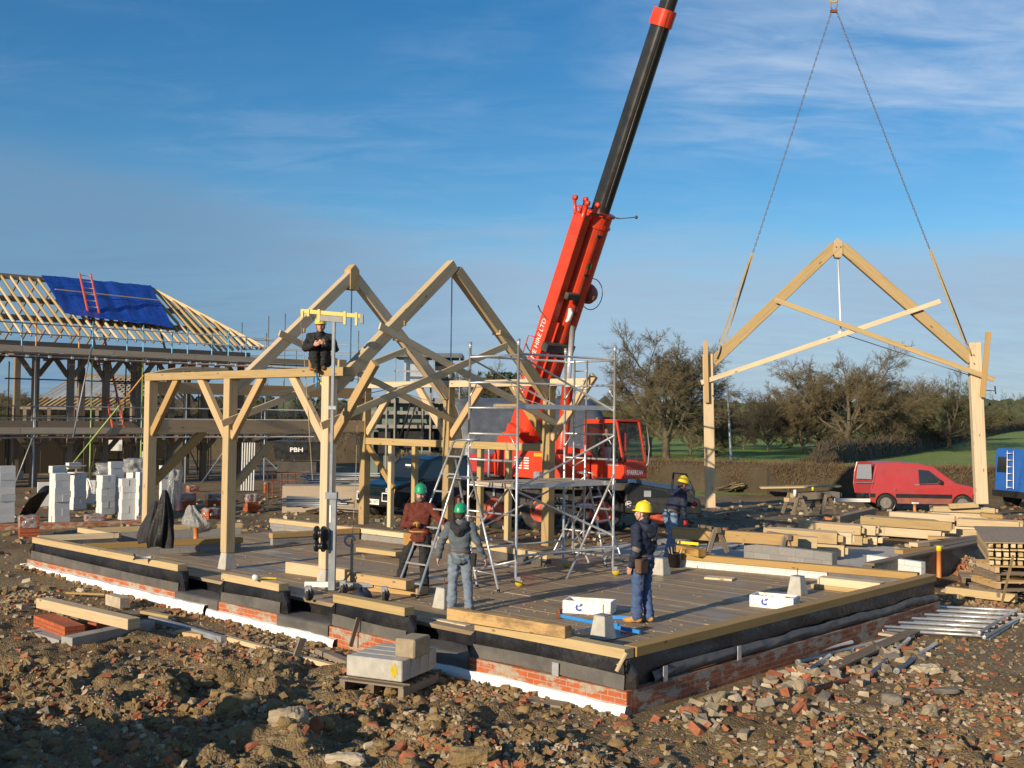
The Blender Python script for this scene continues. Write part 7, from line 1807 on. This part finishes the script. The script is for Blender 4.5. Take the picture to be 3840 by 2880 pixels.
# aluminium tower frames lying on the ground
def frame_flat(u0, v0, u1, v1, u2, v2, z, label, n=6):
    p = Zp(u0, v0, z); q = Zp(u1, v1, z); r_ = Zp(u2, v2, z); t = thing('tower_frame', label, 'tower frame', (p+q)/2, 'flat aluminium tower frames'); e = r_-p
    for a in (p, q):
        mb = MB(); mb.tube(a-e*.06, a+e*1.06, .028, n=10); ob = mb.build('side_tube', M['alu'], t)
        for f in (-.06, 1.06): mb = MB(); mb.lathe(a+e*f, [(.018, -.005), (.032, -.005), (.032, .03), (.018, .03)], e, 12); mb.build('tube_socket', M['steel'], ob)
    for i in range(n):
        f = i/(n-1); mb = MB(); mb.tube(p+e*f, q+e*f, .025, n=10); mb.build('rung', M['alu'], t)
frame_flat(3292, 2348, 3680, 2368, 3455, 2272, .24, 'topmost aluminium tower frame of the flat pile on the right')
frame_flat(3320, 2362, 3700, 2385, 3500, 2285, .17, 'middle aluminium tower frame of the flat pile on the right')
frame_flat(3340, 2370, 3715, 2392, 3510, 2290, .11, 'lowest aluminium tower frame of the flat pile on the right')
def pole(u0, v0, u1, v1, mk, label, r=.03, z=.17, name='scaffold_pole'):
    p = Zp(u0, v0, z); q = Zp(u1, v1, z); p.z = gz(p.x, p.y)+.05; q.z = gz(q.x, q.y)+.06
    mb = MB(); d = (q-p).normalized(); mb.tube(p, q, r, n=10); mb.lathe(p, [(r*1.0, 0), (r*1.35, 0), (r*1.35, .08), (r, .08)], d, 10); return single(mb, name, M[mk], label, 'pole', 'poles lying by the plinth')
pole(2935, 2474, 3195, 2405, 'galv', 'grey pole lying closest to the right hand plinth'); pole(2990, 2478, 3340, 2392, 'galv', 'second grey pole from the right hand plinth, the longest')
pole(3030, 2512, 3112, 2455, 'galv', 'short grey pole crossing under the longest pole'); pole(3262, 2518, 3410, 2392, 'galv', 'grey pole lying beyond the dark board'); pole(3362, 2505, 3510, 2405, 'galv', 'grey pole lying farthest right by itself', .033)
pole(3040, 2585, 3262, 2520, 'rust', 'thick rusty pipe with flaking green paint', .042, name='rusty_pipe')
p = Zp(3075, 2530, .15); q = Zp(3430, 2370, .15); mb = MB(); mb.beam(p+ZX*.02, q+ZX*.02, .22, .04); single(mb, 'dark_board', M['oldwood'], 'dark wet board lying between the poles', 'board')
p = Zp(3280, 2370, .15); q = Zp(3420, 2390, .15); mb = MB(); mb.beam(p, q, .25, .04); single(mb, 'grey_board', M['board'], 'short grey board under the edge of the tower frame pile', 'board')

# ================================================================== THE NEAR LEFT
# lintels on a pallet
fq = Zp(1297, 2533, .31); fq2 = Zp(1506, 2560, .31); ld = (fq2-fq).normalized(); lsd = V((-ld.y, ld.x, 0)); Lf = (fq2-fq).length; lz = .245
pallet((fq+fq2)/2+lsd*.48-ZX*.17+V((-.03, 0, -.02)), math.atan2(ld.y, ld.x), Lf+.12, .95, 'weathered pallet under the concrete lintels')
for i, lab in enumerate(('front concrete slab with a yellow paint mark on the pallet', 'second concrete slab on the pallet', 'third concrete slab on the pallet', 'rearmost concrete slab on the pallet')):
    mb = MB(); mb.obox((fq+fq2)/2+lsd*(.12+.235*i)+ZX*.135, ld*Lf/2, lsd*.115, ZX*.135)
    t = single(mb, 'concrete_slab_block', M['conc'], lab, 'concrete slab', 'concrete slabs on the pallet', .012)
    if i == 0:
        t['_o'] = tuple(t.location); mb = MB(); r = random.Random(3); c = fq+ld*Lf*.87+ZX*.14-lsd*-.002
        pts = [c-lsd*.0+ld*math.cos(a)*.055*r.uniform(.5, 1.2)+ZX*math.sin(a)*.10*r.uniform(.5, 1.2) for a in [k*.52 for k in range(12)]]; mb.prism(pts, -lsd*.002); o = mb.build('paint_mark', M['yellow'], t)
mb = MB(); c = fq+ld*Lf*.92+lsd*.40+ZX*(.27+.125); mb.obox(c, ld*.15, lsd*.22, ZX*.125); single(mb, 'concrete_block', M['rconc'], 'rough concrete block standing on the slabs on the pallet', 'block', None, .02)
# timber on brick stubs at the left
pb = Zp(128, 2345, .15); pq = Zp(245, 2392, .15); bdv = (pq-pb).normalized(); bsv = V((-bdv.y, bdv.x, 0)); bsv = bsv if bsv.y > 0 else -bsv
mb = MB(); mb.obox((pb+pq)/2+bsv*.15+ZX*.06, bdv*(pq-pb).length/2, bsv*.16, ZX*.11); single(mb, 'brick_stub', M['brickpack'], 'short stub of orange brickwork under the left foreground timber', 'brick wall')
pa = Zp(250, 2418, .1); pc_ = Zp(560, 2352, .1); mb = MB(); mb.beam(pa+ZX*.02, pc_+ZX*.02, .25, .2); single(mb, 'block_footing', M['blockdark'], 'row of grey footing blocks beside the orange brick stub', 'block wall')
pa = Zp(115, 2370, .08); pc_ = Zp(255, 2412, .08); mb = MB(); mb.beam(pa, pc_, .3, .14); single(mb, 'block_footing', M['blockdark'], 'grey footing course under the orange brick stub', 'block wall')
mb = MB(); pa = Zp(345, 2352, .2); mb.beam(pa, Zp(410, 2338, .2), .2, .16); single(mb, 'brick_stub', M['brickpack'], 'second small brick stub in the shade under the left foreground timber', 'brick wall')
timber(136, 2243, 479, 2322, .52, .22, .17, 'oak', 'pale squared timber resting on brick stubs at the left', 'timbers on the near left', 'squared_timber')
for (u, v) in ((215, 2305), (270, 2322)):
    p = Zp(u, v, .25); mb = MB(); mb.box(p+V((.1, .1, .06)), .3, .2, .16, -.8); single(mb, 'packing_block', M['oldwood'], 'wooden packing block under the %s of the left foreground timber' % ('left part' if u < 250 else 'middle'), 'packing')
timber(395, 2228, 450, 2243, .34, .2, .2, 'rpale', 'pale stone block lying behind the left foreground timber', None, 'stone_block', 'block')
timber(410, 2310, 620, 2290, .20, .3, .03, 'oldwood', 'dark wet board lying right of the left foreground timber', 'timbers on the near left')
timber(245, 2220, 392, 2226, .26, .05, .04, 'oakwarm', 'thin lath lying on the mud behind the left foreground timber', 'timbers on the near left')
timber(524, 2290, 630, 2310, .26, .12, .05, 'soft', 'pale board end right of the wet board', 'timbers on the near left')
timber(556, 2310, 828, 2388, .22, .10, .09, 'galv', 'grey metal channel lying along the plinth', 'timbers on the near left', 'metal_channel', 'channel')
timber(830, 2384, 1290, 2505, .20, .10, .07, 'soft', 'long pale plank lying along the white footing', 'timbers on the near left')
timber(650, 2366, 752, 2380, .18, .2, .08, 'oakwarm', 'short tan timber below the metal channel', 'timbers on the near left')
timber(1180, 2432, 1296, 2480, .22, .14, .08, 'oldwood', 'dark plank leaning into the soil left of the pallet', 'timbers on the near left')
mb = MB(); p = Zp(1100, 2495, .1); mb.beam(p, p+V((.12, .05, .38)), .11, .03, V((1, -1, 0))); single(mb, 'wooden_stake', M['oldwood'], 'dark wooden stake stuck upright across the long plank', 'stake')
mb = MB(); p = Zp(1314, 2425, .2); mb.beam(p, p+V((.10, .12, .42)), .07, .02, V((1, -1, 0))); single(mb, 'wooden_lath', M['oldwood'], 'brown lath leaning on the plinth left of the concrete slabs', 'lath')
p = Zp(1975, 2630, .12); q = Zp(2120, 2652, .12); mb = MB(); mb.beam(p+V((0, .1, 0)), q+V((0, .1, 0)), .25, .03); single(mb, 'ply_offcut', M['oldwood'], 'thin board offcut lying by the white footing near the corner', 'board')
# ================================================================== THE PEOPLE
def solid(mb, name, mat, root, voxel, wrinkle=0.0, smooth=3, wscale=14, keep=False):
    ob = mb.build(name, mat, root)
    a = ob.modifiers.new('r', 'REMESH'); a.mode = 'VOXEL'; a.voxel_size = voxel; a.use_smooth_shade = True
    b = ob.modifiers.new('s', 'SMOOTH'); b.iterations = smooth; b.factor = .5
    dg = bpy.context.evaluated_depsgraph_get(); dg.update(); me = bpy.data.meshes.new_from_object(ob.evaluated_get(dg))
    old = ob.data; ob.modifiers.clear(); ob.data = me; bpy.data.meshes.remove(old); me.name = name
    if not me.materials: me.materials.append(mat)
    if wrinkle:
        n = len(me.vertices); co = np.empty(n*3); me.vertices.foreach_get('co', co); co = co.reshape(-1, 3)
        nr = np.empty(n*3); me.vertices.foreach_get('normal', nr); nr = nr.reshape(-1, 3)
        k = wscale
        f = fbm(co[:, 0]*k+co[:, 2]*k*.9+50, co[:, 1]*k-co[:, 2]*k*1.3+90, 3, 3)-.5
        f = f+.6*(np.abs(fbm(co[:, 2]*k*1.6+co[:, 0]*5+30, co[:, 0]*k*.5+co[:, 1]*k*.5+20, 2, 8)-.5)*-2+.5)
        co = co+nr*(f*wrinkle)[:, None]; me.vertices.foreach_set('co', co.reshape(-1)); me.update()
    me.polygons.foreach_set('use_smooth', np.ones(len(me.polygons), bool)); return ob
def person(label, base, head, J, fit, sc=1.0, look=0.0, nod=0.0):
    """J: joints in metres, x to the person's right, y ahead, z up; head: compass heading"""
    base = V(base); Fw = V((math.sin(head), math.cos(head), 0)); Rt = V((math.cos(head), -math.sin(head), 0))
    root = thing('person', label, 'person', base)
    def P(q): return base+(Rt*q[0]+Fw*q[1]+ZX*q[2])*sc
    def D(q): return Rt*q[0]+Fw*q[1]+ZX*q[2]
    j = {k: P(v) for k, v in J.items() if not k.startswith(('curl', 'palm'))}
    def limb(mb, pts, rr, n=12):
        pts = [V(p) for p in pts]; mb.path(pts, [r*sc for r in rr], n)
        for p, r in zip(pts, rr): mb.ball(p, r*sc, r*sc, r*sc, 12)
    lookd = D((math.sin(look), math.cos(look), -math.sin(nod))).normalized(); hr = lookd.cross(ZX).normalized(); hu = hr.cross(lookd).normalized()
    hc = j['head']; s = sc
    def H(x, y, z): return hc+(hr*x+lookd*y+hu*z)*s
    # -------- body: one continuous surface
    b = MB()
    b.ball(H(0, -.012, .03), .077*s, .098*s, .098*s, 20, 0, (hr, lookd, hu), 14); b.ball(H(0, .022, -.035), .062*s, .075*s, .085*s, 18, 0, (hr, lookd, hu), 12)
    b.ball(H(0, .062, -.082), .030*s, .028*s, .026*s, 12, 0, (hr, lookd, hu)); b.path([H(0, .092, .012), H(0, .110, -.018), H(0, .116, -.036)], [.009*s, .013*s, .014*s], 8)
    b.ball(H(0, .104, -.036), .019*s, .014*s, .010*s, 10, 0, (hr, lookd, hu)); b.path([H(-.045, .082, .030), H(0, .094, .034), H(.045, .082, .030)], .013*s, 8)
    b.path([H(-.022, .090, -.064), H(0, .097, -.062), H(.022, .090, -.064)], .008*s, 7)
    for sg in (-1, 1): b.ball(H(.078*sg, -.01, -.012), .010*s, .022*s, .032*s, 10, 0, (hr, lookd, hu)); b.ball(H(.042*sg, .068, -.03), .022*s, .02*s, .022*s, 10, 0, (hr, lookd, hu))
    limb(b, [j['neck'], H(0, -.015, -.05)], [.062, .055])
    chest = (j['shL']+j['shR'])/2; pelvis = (j['hipL']+j['hipR'])/2; up = (chest-pelvis).normalized()
    sx = (j['shR']-j['shL']).normalized(); fw = up.cross(sx) ; fw = fw if fw.dot(Fw) > 0 else -fw; fw.normalize(); hx = (j['hipR']-j['hipL']).normalized()
    def torso(mb, g=0.0, low=-.02, hi=1.0):
        st = [(-.04, .150, .115), (.06, .165, .125), (.28, .150, .112), (.50, .160, .120), (.74, .182, .128), (.92, .175, .115), (1.0, .12, .09)]
        pr = []; base_i = len(mb.v); n = 18; st = [q for q in st if q[0] >= low-.03]
        for t, wx, wy in st:
            c = pelvis.lerp(chest, t)+fw*(.012*math.sin(t*3.1))*s; lat = hx.lerp(sx, min(1, max(0, t))).normalized()
            for k in range(n):
                an = 2*math.pi*k/n; cx, cy = math.cos(an), math.sin(an); q = (abs(cx)**2.6+abs(cy)**2.6)**(-1/2.6)
                mb.v.append(c+lat*cx*q*(wx+g)*s+fw*cy*q*(wy+g)*s)
        for i in range(len(st)-1):
            for k in range(n): mb.face([base_i+i*n+k, base_i+i*n+(k+1) % n, base_i+(i+1)*n+(k+1) % n, base_i+(i+1)*n+k])
        mb.face([base_i+k for k in range(n)][::-1]); mb.face([base_i+(len(st)-1)*n+k for k in range(n)])
    torso(b, -.012)
    for S_ in 'LR':
        limb(b, [chest.lerp(j['sh'+S_], .6), j['sh'+S_], j['el'+S_], j['wr'+S_]], [.06, .055, .042, .027])
        limb(b, [j['hip'+S_], j['kn'+S_], j['an'+S_], j['to'+S_]], [.085, .055, .038, .032])
        # hand: palm, four fingers and a thumb
        w = j['wr'+S_]; dr = (w-j['el'+S_]).normalized(); sg = 1 if S_ == 'R' else -1
        pn = J.get('palm'+S_); pn = D(pn).normalized() if pn else D((-sg, 0, 0)); pn = (pn-dr*pn.dot(dr)).normalized(); sd = dr.cross(pn).normalized()
        th = sd if sd.dot(Fw+ZX*.2) > 0 else -sd; cu = J.get('curl'+S_, .5)
        pc = w+dr*.05*s; b.ball(pc, .042*s, .050*s, .016*s, 12, 0, (th, dr, pn)); b.path([w-dr*.02*s, pc], [.027*s, .03*s], 10)
        for q, (o_, L_) in enumerate(((.030, .074), (.010, .084), (-.010, .078), (-.029, .062))):
            a0_ = w+dr*.085*s+th*o_*s; c1 = cu*(.75+.12*q); d1 = (dr*math.cos(c1)+pn*math.sin(c1)).normalized(); d2 = (dr*math.cos(c1*2.1)+pn*math.sin(c1*2.1)).normalized()
            a1_ = a0_+d1*L_*.55*s; a2_ = a1_+d2*L_*.45*s; b.path([a0_-dr*.02*s, a0_, a1_, a2_], [.011*s, .0105*s, .0095*s, .008*s], 7)
            b.ball(a2_, .008*s, .008*s, .008*s, 8)
        t0 = w+dr*.03*s+th*.03*s; t1 = t0+(th*.75+dr*.6+pn*.35).normalized()*.04*s; t2 = t1+(dr*.85+pn*.5+th*.1).normalized()*.032*s
        b.path([t0, t1, t2], [.014*s, .012*s, .009*s], 7); b.ball(t2, .009*s, .009*s, .009*s, 8)
        if fit.get('glove'):
            g = MB(); g.path([w-dr*.06*s, w, w+dr*.03*s], [.040*s, .036*s, .04*s], 10); g.ball(pc+dr*.01*s, .052*s, .066*s, .030*s, 12, 0, (th, dr, pn))
            for q, (o_, L_) in enumerate(((.032, .07), (.011, .08), (-.011, .074), (-.032, .058))):
                a0_ = w+dr*.085*s+th*o_*s; c1 = cu*(.75+.12*q); d1 = (dr*math.cos(c1)+pn*math.sin(c1)); d2 = (dr*math.cos(c1*2.1)+pn*math.sin(c1*2.1))
                a1_ = a0_+d1*L_*.58*s; a2_ = a1_+d2*L_*.5*s; g.path([a0_-dr*.03*s, a0_, a1_, a2_], [.016*s, .016*s, .014*s, .012*s], 8); g.ball(a2_, .012*s, .012*s, .012*s, 8)
            g.path([t0-th*.01*s, t1, t2+(t2-t1)*.15], [.02*s, .018*s, .013*s], 8); g.ball(t2+(t2-t1)*.15, .013*s, .013*s, .013*s, 8)
            solid(g, 'glove', M[fit['glove']], root, .008, 0, 2)
    solid(b, 'body', M['skin'], root, .0075, 0, 2)
    # -------- clothes
    c = MB(); torso(c, .014, -.02 if not fit.get('long') else -.1)
    if fit.get('long'): c.path([pelvis+up*.05*s, pelvis-up*.08*s], [.165*s, .170*s], 16)
    for S_ in 'LR':
        w = j['wr'+S_]; e = j['el'+S_]
        limb(c, [chest.lerp(j['sh'+S_], .55), j['sh'+S_], j['sh'+S_].lerp(e, .5), e, e.lerp(w, .5), w-(w-e).normalized()*.02*s], [.085, .080, .070, .062, .058, .044], 14)
    limb(c, [chest, j['neck']+(hc-j['neck'])*.12], [.10, .075])
    solid(c, 'jacket', M[fit['jacket']], root, .013, .040, 2, 10)
    t = MB(); wt = pelvis+up*.09*s
    t.path([wt, pelvis, pelvis-up*.05*s], [.150*s, .160*s, .15*s], 16)
    for S_ in 'LR':
        h_, k_, a_ = j['hip'+S_], j['kn'+S_], j['an'+S_]
        limb(t, [h_, h_.lerp(k_, .45), k_, k_.lerp(a_, .5), a_+(k_-a_).normalized()*.01*s], [.108, .096, .078, .076, .076], 14)
    solid(t, 'trousers', M[fit['trousers']], root, .013, .036, 2, 12)
    for S_ in 'LR':
        a_, o_ = j['an'+S_], j['to'+S_]; m_ = MB(); d = (o_-a_); d.z = 0; d = d.normalized() if d.length > 1e-3 else Fw
        m_.path([a_+ZX*.06*s, a_], [.062*s, .058*s], 12); m_.ball(a_-ZX*.035*s-d*.02*s, .048*s, .075*s, .05*s, 12, 0, (d.cross(ZX), d, ZX)); m_.ball(o_-ZX*.01*s-d*.02*s, .050*s, .10*s, .042*s, 12, 0, (d.cross(ZX), d, ZX)); m_.ball(a_.lerp(o_, .5)-ZX*.02*s, .045*s, .10*s, .045*s, 12, 0, (d.cross(ZX), d, ZX))
        solid(m_, 'boot', M[fit['boots']], root, .012, 0, 2)
    # -------- head gear, hair, beard, eyes
    if fit.get('hat'):
        hm = MB(); n = 28; bi = len(hm.v); prof = [(1.10, -.012), (1.02, .0), (1.0, .03), (.93, .075), (.76, .112), (.45, .137), (.02, .146)]
        for q, z in prof:
            for k in range(n):
                an = 2*math.pi*k/n; br = 1+(.30*max(0, math.sin(an))**3 if z <= -.01 else 0)
                hm.v.append(H(.104*q*math.cos(an), -.008+.125*q*br*math.sin(an), .048+z))
        for i in range(len(prof)-1):
            for k in range(n): hm.face([bi+i*n+k, bi+i*n+(k+1) % n, bi+(i+1)*n+(k+1) % n, bi+(i+1)*n+k], None, 0, True)
        hm.path([H(0, .10, .10), H(0, .05, .168), H(0, -.02, .198), H(0, -.09, .165), H(0, -.122, .10)], [.010*s]*5, 6)
        ht = hm.build('helmet', M[fit['hat']], root); md = ht.modifiers.new('t', 'SOLIDIFY'); md.thickness = .004
        sm_ = MB(); sm_.path([H(.08, .01, .04), H(.075, .02, -.05), H(.03, .06, -.112), H(-.03, .06, -.112), H(-.075, .02, -.05), H(-.08, .01, .04)], .004*s, 5); sm_.build('chin_strap', M['black'], root)
    hb_ = MB(); hb_.ball(H(0, -.035, .02), .086*s, .090*s, .088*s, 18, 0, (hr, lookd, hu), 12); hb_.ball(H(0, -.07, -.04), .065*s, .045*s, .05*s, 14, 0, (hr, lookd, hu)); solid(hb_, 'hair', M[fit.get('hair', 'hair')], root, .01, .012, 1, 40)
    if fit.get('beard'):
        bd_ = MB(); bd_.ball(H(0, .058, -.088), .05*s, .050*s, .040*s, 14, 0, (hr, lookd, hu)); bd_.path([H(-.068, .02, -.03), H(-.06, .045, -.075), H(0, .085, -.095), H(.06, .045, -.075), H(.068, .02, -.03)], .018*s, 8); bd_.path([H(-.03, .095, -.055), H(0, .106, -.050), H(.03, .095, -.055)], .010*s, 7)
        solid(bd_, 'beard', M['beard'], root, .008, .012, 1, 50)
    for sg in (-1, 1):
        e_ = MB(); e_.ball(H(.032*sg, .084, .008), .013*s, .010*s, .008*s, 10, 0, (hr, lookd, hu)); e_.ball(H(.032*sg, .0925, .008), .006*s, .004*s, .006*s, 8, 1, (hr, lookd, hu)); e_.build('eye', [M['white'], M['coat']], root)
        w_ = MB(); w_.path([H(.016*sg, .096, .026), H(.036*sg, .094, .031), H(.052*sg, .082, .026)], .004*s, 5); w_.build('eyebrow', M['hair'], root)
    if fit.get('hood'):
        hd = MB(); k0 = j['neck']-fw*.06*s-up*.02*s; hd.path([k0+sx*.13*s+fw*.05*s+up*.03*s, k0+sx*.10*s-fw*.06*s-up*.02*s, k0-fw*.09*s-up*.08*s, k0-sx*.10*s-fw*.06*s-up*.02*s, k0-sx*.13*s+fw*.05*s+up*.03*s], [.05*s, .065*s, .085*s, .065*s, .05*s], 12); hd.ball(k0-fw*.085*s-up*.10*s, .10*s, .05*s, .09*s, 14, 0, (sx, fw, up))
        solid(hd, 'hood', M[fit['hood']], root, .014, .012, 3, 16)
    bc_ = pelvis+up*.10*s
    bl = MB(); bl.path([bc_+hx*.178*s*math.cos(a)+fw*.138*s*math.sin(a) for a in [k*math.pi/10 for k in range(20)]], .018*s, 6, closed=True); bl.build('belt', M[fit.get('belt', 'leather')], root)
    if fit.get('pouch'):
        q = bc_+hx*fit['pouch'][0]*s+fw*fit['pouch'][1]*s-up*.14*s; pm = MB(); pm.obox(q, hx*.10*s, fw*.055*s, up*.11*s, 0, 1.15); ob = pm.build('tool_pouch', M[fit.get('pmat', 'leather')], root, bevel=.02)
        if fit.get('hammer'):
            hmr = MB(); hmr.tube(q+up*.1*s-fw*.05*s, q-up*.36*s-fw*.03*s, .012*s, n=7); hmr.beam(q+up*.1*s-fw*.06*s-hx*.06*s, q+up*.1*s-fw*.06*s+hx*.07*s, .025, .025); hmr.build('hammer', M['hood'], root)
    if fit.get('patch'):
        for S_, f0, f1 in (('L', .75, 1.0), ('R', .75, 1.0)):
            pm = MB(); e, sh, w = j['el'+S_], j['sh'+S_], j['wr'+S_]; pm.path([e.lerp(sh, .12), e, e.lerp(w, .15)], [.068*s, .070*s, .066*s], 14, cap=True); solid(pm, 'elbow_patch', M['galv' if False else 'rslate'], root, .014, .01, 2)
        pm = MB(); pm.obox(chest-fw*.135*s-up*.13*s+sx*.10*s, sx*.055*s, fw*.012*s, (up+sx*.5).normalized()*.06*s); pm.build('back_patch', M['rconc'], root, bevel=.008)
    return root
ST = dict(hipL=(-.095, 0, .92), hipR=(.095, 0, .92), knL=(-.11, .02, .50), knR=(.11, .02, .50), anL=(-.12, -.02, .10), anR=(.12, -.02, .10), toL=(-.14, .13, .05), toR=(.14, .13, .05),
          shL=(-.19, -.01, 1.43), shR=(.19, -.01, 1.43), elL=(-.25, -.04, 1.15), elR=(.25, -.04, 1.15), wrL=(-.27, .05, .90), wrR=(.27, .05, .90), neck=(0, -.02, 1.49), head=(0, .01, 1.645))
def pose(**k): d = dict(ST); d.update(k); return d
# man in grey, seen from behind
person('man in a blue grey jacket and worn jeans with a green helmet, seen from behind', Zp(1722, 2296, DECK), rad(6),
       pose(elL=(-.32, -.03, 1.16), elR=(.31, -.04, 1.17), wrL=(-.37, .03, .90), wrR=(.41, .02, .92), anL=(-.13, -.02, .1), anR=(.17, -.02, .1), toL=(-.17, .12, .05), toR=(.21, .12, .05), knL=(-.115, .01, .5), knR=(.13, .02, .5)),
       dict(jacket='greyjkt', trousers='denim', boots='leather', hat='hatgreen', hood='hood', belt='leather', pouch=(.17, .0), pmat='hood', long=True), .955, rad(10))
# man in navy
person('man in navy jacket and blue trousers, yellow helmet and brown tool pouch, near the crates', Zp(2408, 2336, DECK), rad(-48),
       pose(elL=(-.24, -.06, 1.14), wrL=(-.25, .04, .87), elR=(.25, -.02, 1.15), wrR=(.20, .10, .92), anL=(-.10, .03, .10), toL=(-.13, .18, .05), anR=(.10, -.06, .10), toR=(.15, .09, .05)),
       dict(jacket='navy', trousers='bluejean', boots='tan', hat='hatyellow', hood='navy', pouch=(-.17, -.10), hammer=True, patch=True, long=True), 1.02, rad(-22), -.08)
# bearded man holding the ladder
person('bearded man in a rust brown fleece and green helmet gripping the step ladder', Zp(1572, 2216, DECK), rad(186),
       pose(shL=(-.19, .0, 1.42), shR=(.19, .0, 1.42), elR=(.26, .05, 1.12), wrR=(.04, .27, 1.17), elL=(-.34, .06, 1.22), wrL=(-.56, .20, 1.17), hipL=(-.10, 0, .92), hipR=(.10, 0, .92), knR=(.26, .04, .50), anR=(.36, -.04, .10), toR=(.40, .10, .05),
            knL=(-.08, .06, .50), anL=(-.10, 0, .1), toL=(-.13, .14, .05), palmR=(-.4, .6, -.5), palmL=(.2, .8, -.4), curlR=1.0, curlL=1.0),
       dict(jacket='brownknit', trousers='coat', boots='coat', hat='hatgreen', beard=True, glove='tan', belt='tan', pouch=(.16, .05), pmat='tan', long=True), 1.05, rad(-6), .06)
# far man in navy, stooping to the right
fb_ = Zp(2512, 2096, .47); fb_.z = .46
person('man in a navy fleece and faded jeans stooping with red gloves, yellow helmet', fb_, rad(62),
       pose(shL=(-.19, .20, 1.39), shR=(.19, .20, 1.38), neck=(0, .24, 1.45), head=(0, .33, 1.585), elR=(.26, .16, 1.10), wrR=(.24, .22, .86), elL=(-.24, .40, 1.16), wrL=(-.14, .66, 1.14), hipL=(-.1, 0, .93), hipR=(.1, 0, .93),
            knL=(-.11, .13, .51), anL=(-.12, .10, .1), toL=(-.13, .25, .05), knR=(.11, -.03, .5), anR=(.12, -.16, .1), toR=(.13, -.02, .05), curlL=.9),
       dict(jacket='navy', trousers='fadedjean', boots='leather', hat='hatyellow', glove='redglove', hair='hair'), 1.10, rad(6), .35)
# seated worker up on the wall plate
sb = PA(1200, 1386, 1.45); sb.z = 4.60
person('worker in black sitting hunched on the high wall plate in a yellow helmet', sb, rad(172),
       pose(hipL=(-.10, -.02, .13), hipR=(.10, -.02, .13), knL=(-.10, .30, .50), knR=(.11, .30, .48), anL=(-.07, .14, .05), anR=(.07, .17, .02), toL=(-.08, .29, .02), toR=(.07, .32, -.02),
            shL=(-.19, .07, .58), shR=(.19, .07, .58), neck=(0, .10, .64), head=(0, .14, .785), elL=(-.27, .20, .36), elR=(.27, .20, .36), wrL=(-.10, .42, .44), wrR=(.10, .42, .42), palmL=(.3, -1, 0), palmR=(-.3, -1, 0), curlL=.8, curlR=.8),
       dict(jacket='coat', trousers='coat', boots='leather', hat='hatyellow', pouch=(.10, .02), pmat='tan', long=True), 1.0, rad(0), .02)
mb = MB(); e = PA(1178, 1395, 1.30); mb.path([e, e+V((.10, -.02, -.15)), e+V((.22, -.04, -.34))], .018, 6); single(mb, 'safety_strap', M['hatyellow'], 'yellow safety strap dangling below the seated worker', 'strap')
mb = MB(); e = PA(1186, 1385, 1.28); mb.path([e, e+V((.02, 0, -.2)), e+V((.0, 0, -.33))], .02, 6); single(mb, 'blue_strap', M['clampblue'], 'blue webbing strap dangling below the seated worker', 'strap')
# the crane driver
dv = S(1.78, 1.30, 2.50)
person('crane driver with grey hair sitting inside the red cab', dv, math.atan2(HD.x, HD.y),
       pose(hipL=(-.10, 0, .14), hipR=(.10, 0, .14), knL=(-.12, .42, .20), knR=(.12, .42, .20), anL=(-.12, .50, -.25), anR=(.12, .50, -.25), toL=(-.13, .64, -.28), toR=(.13, .64, -.28), shL=(-.19, -.04, .66), shR=(.19, -.04, .66), neck=(0, -.03, .72), head=(0, .02, .87),
            elL=(-.25, .08, .42), elR=(.25, .08, .42), wrL=(-.18, .34, .38), wrR=(.18, .34, .38)),
       dict(jacket='navy', trousers='coat', boots='coat', hair='beard'), .95, rad(35))
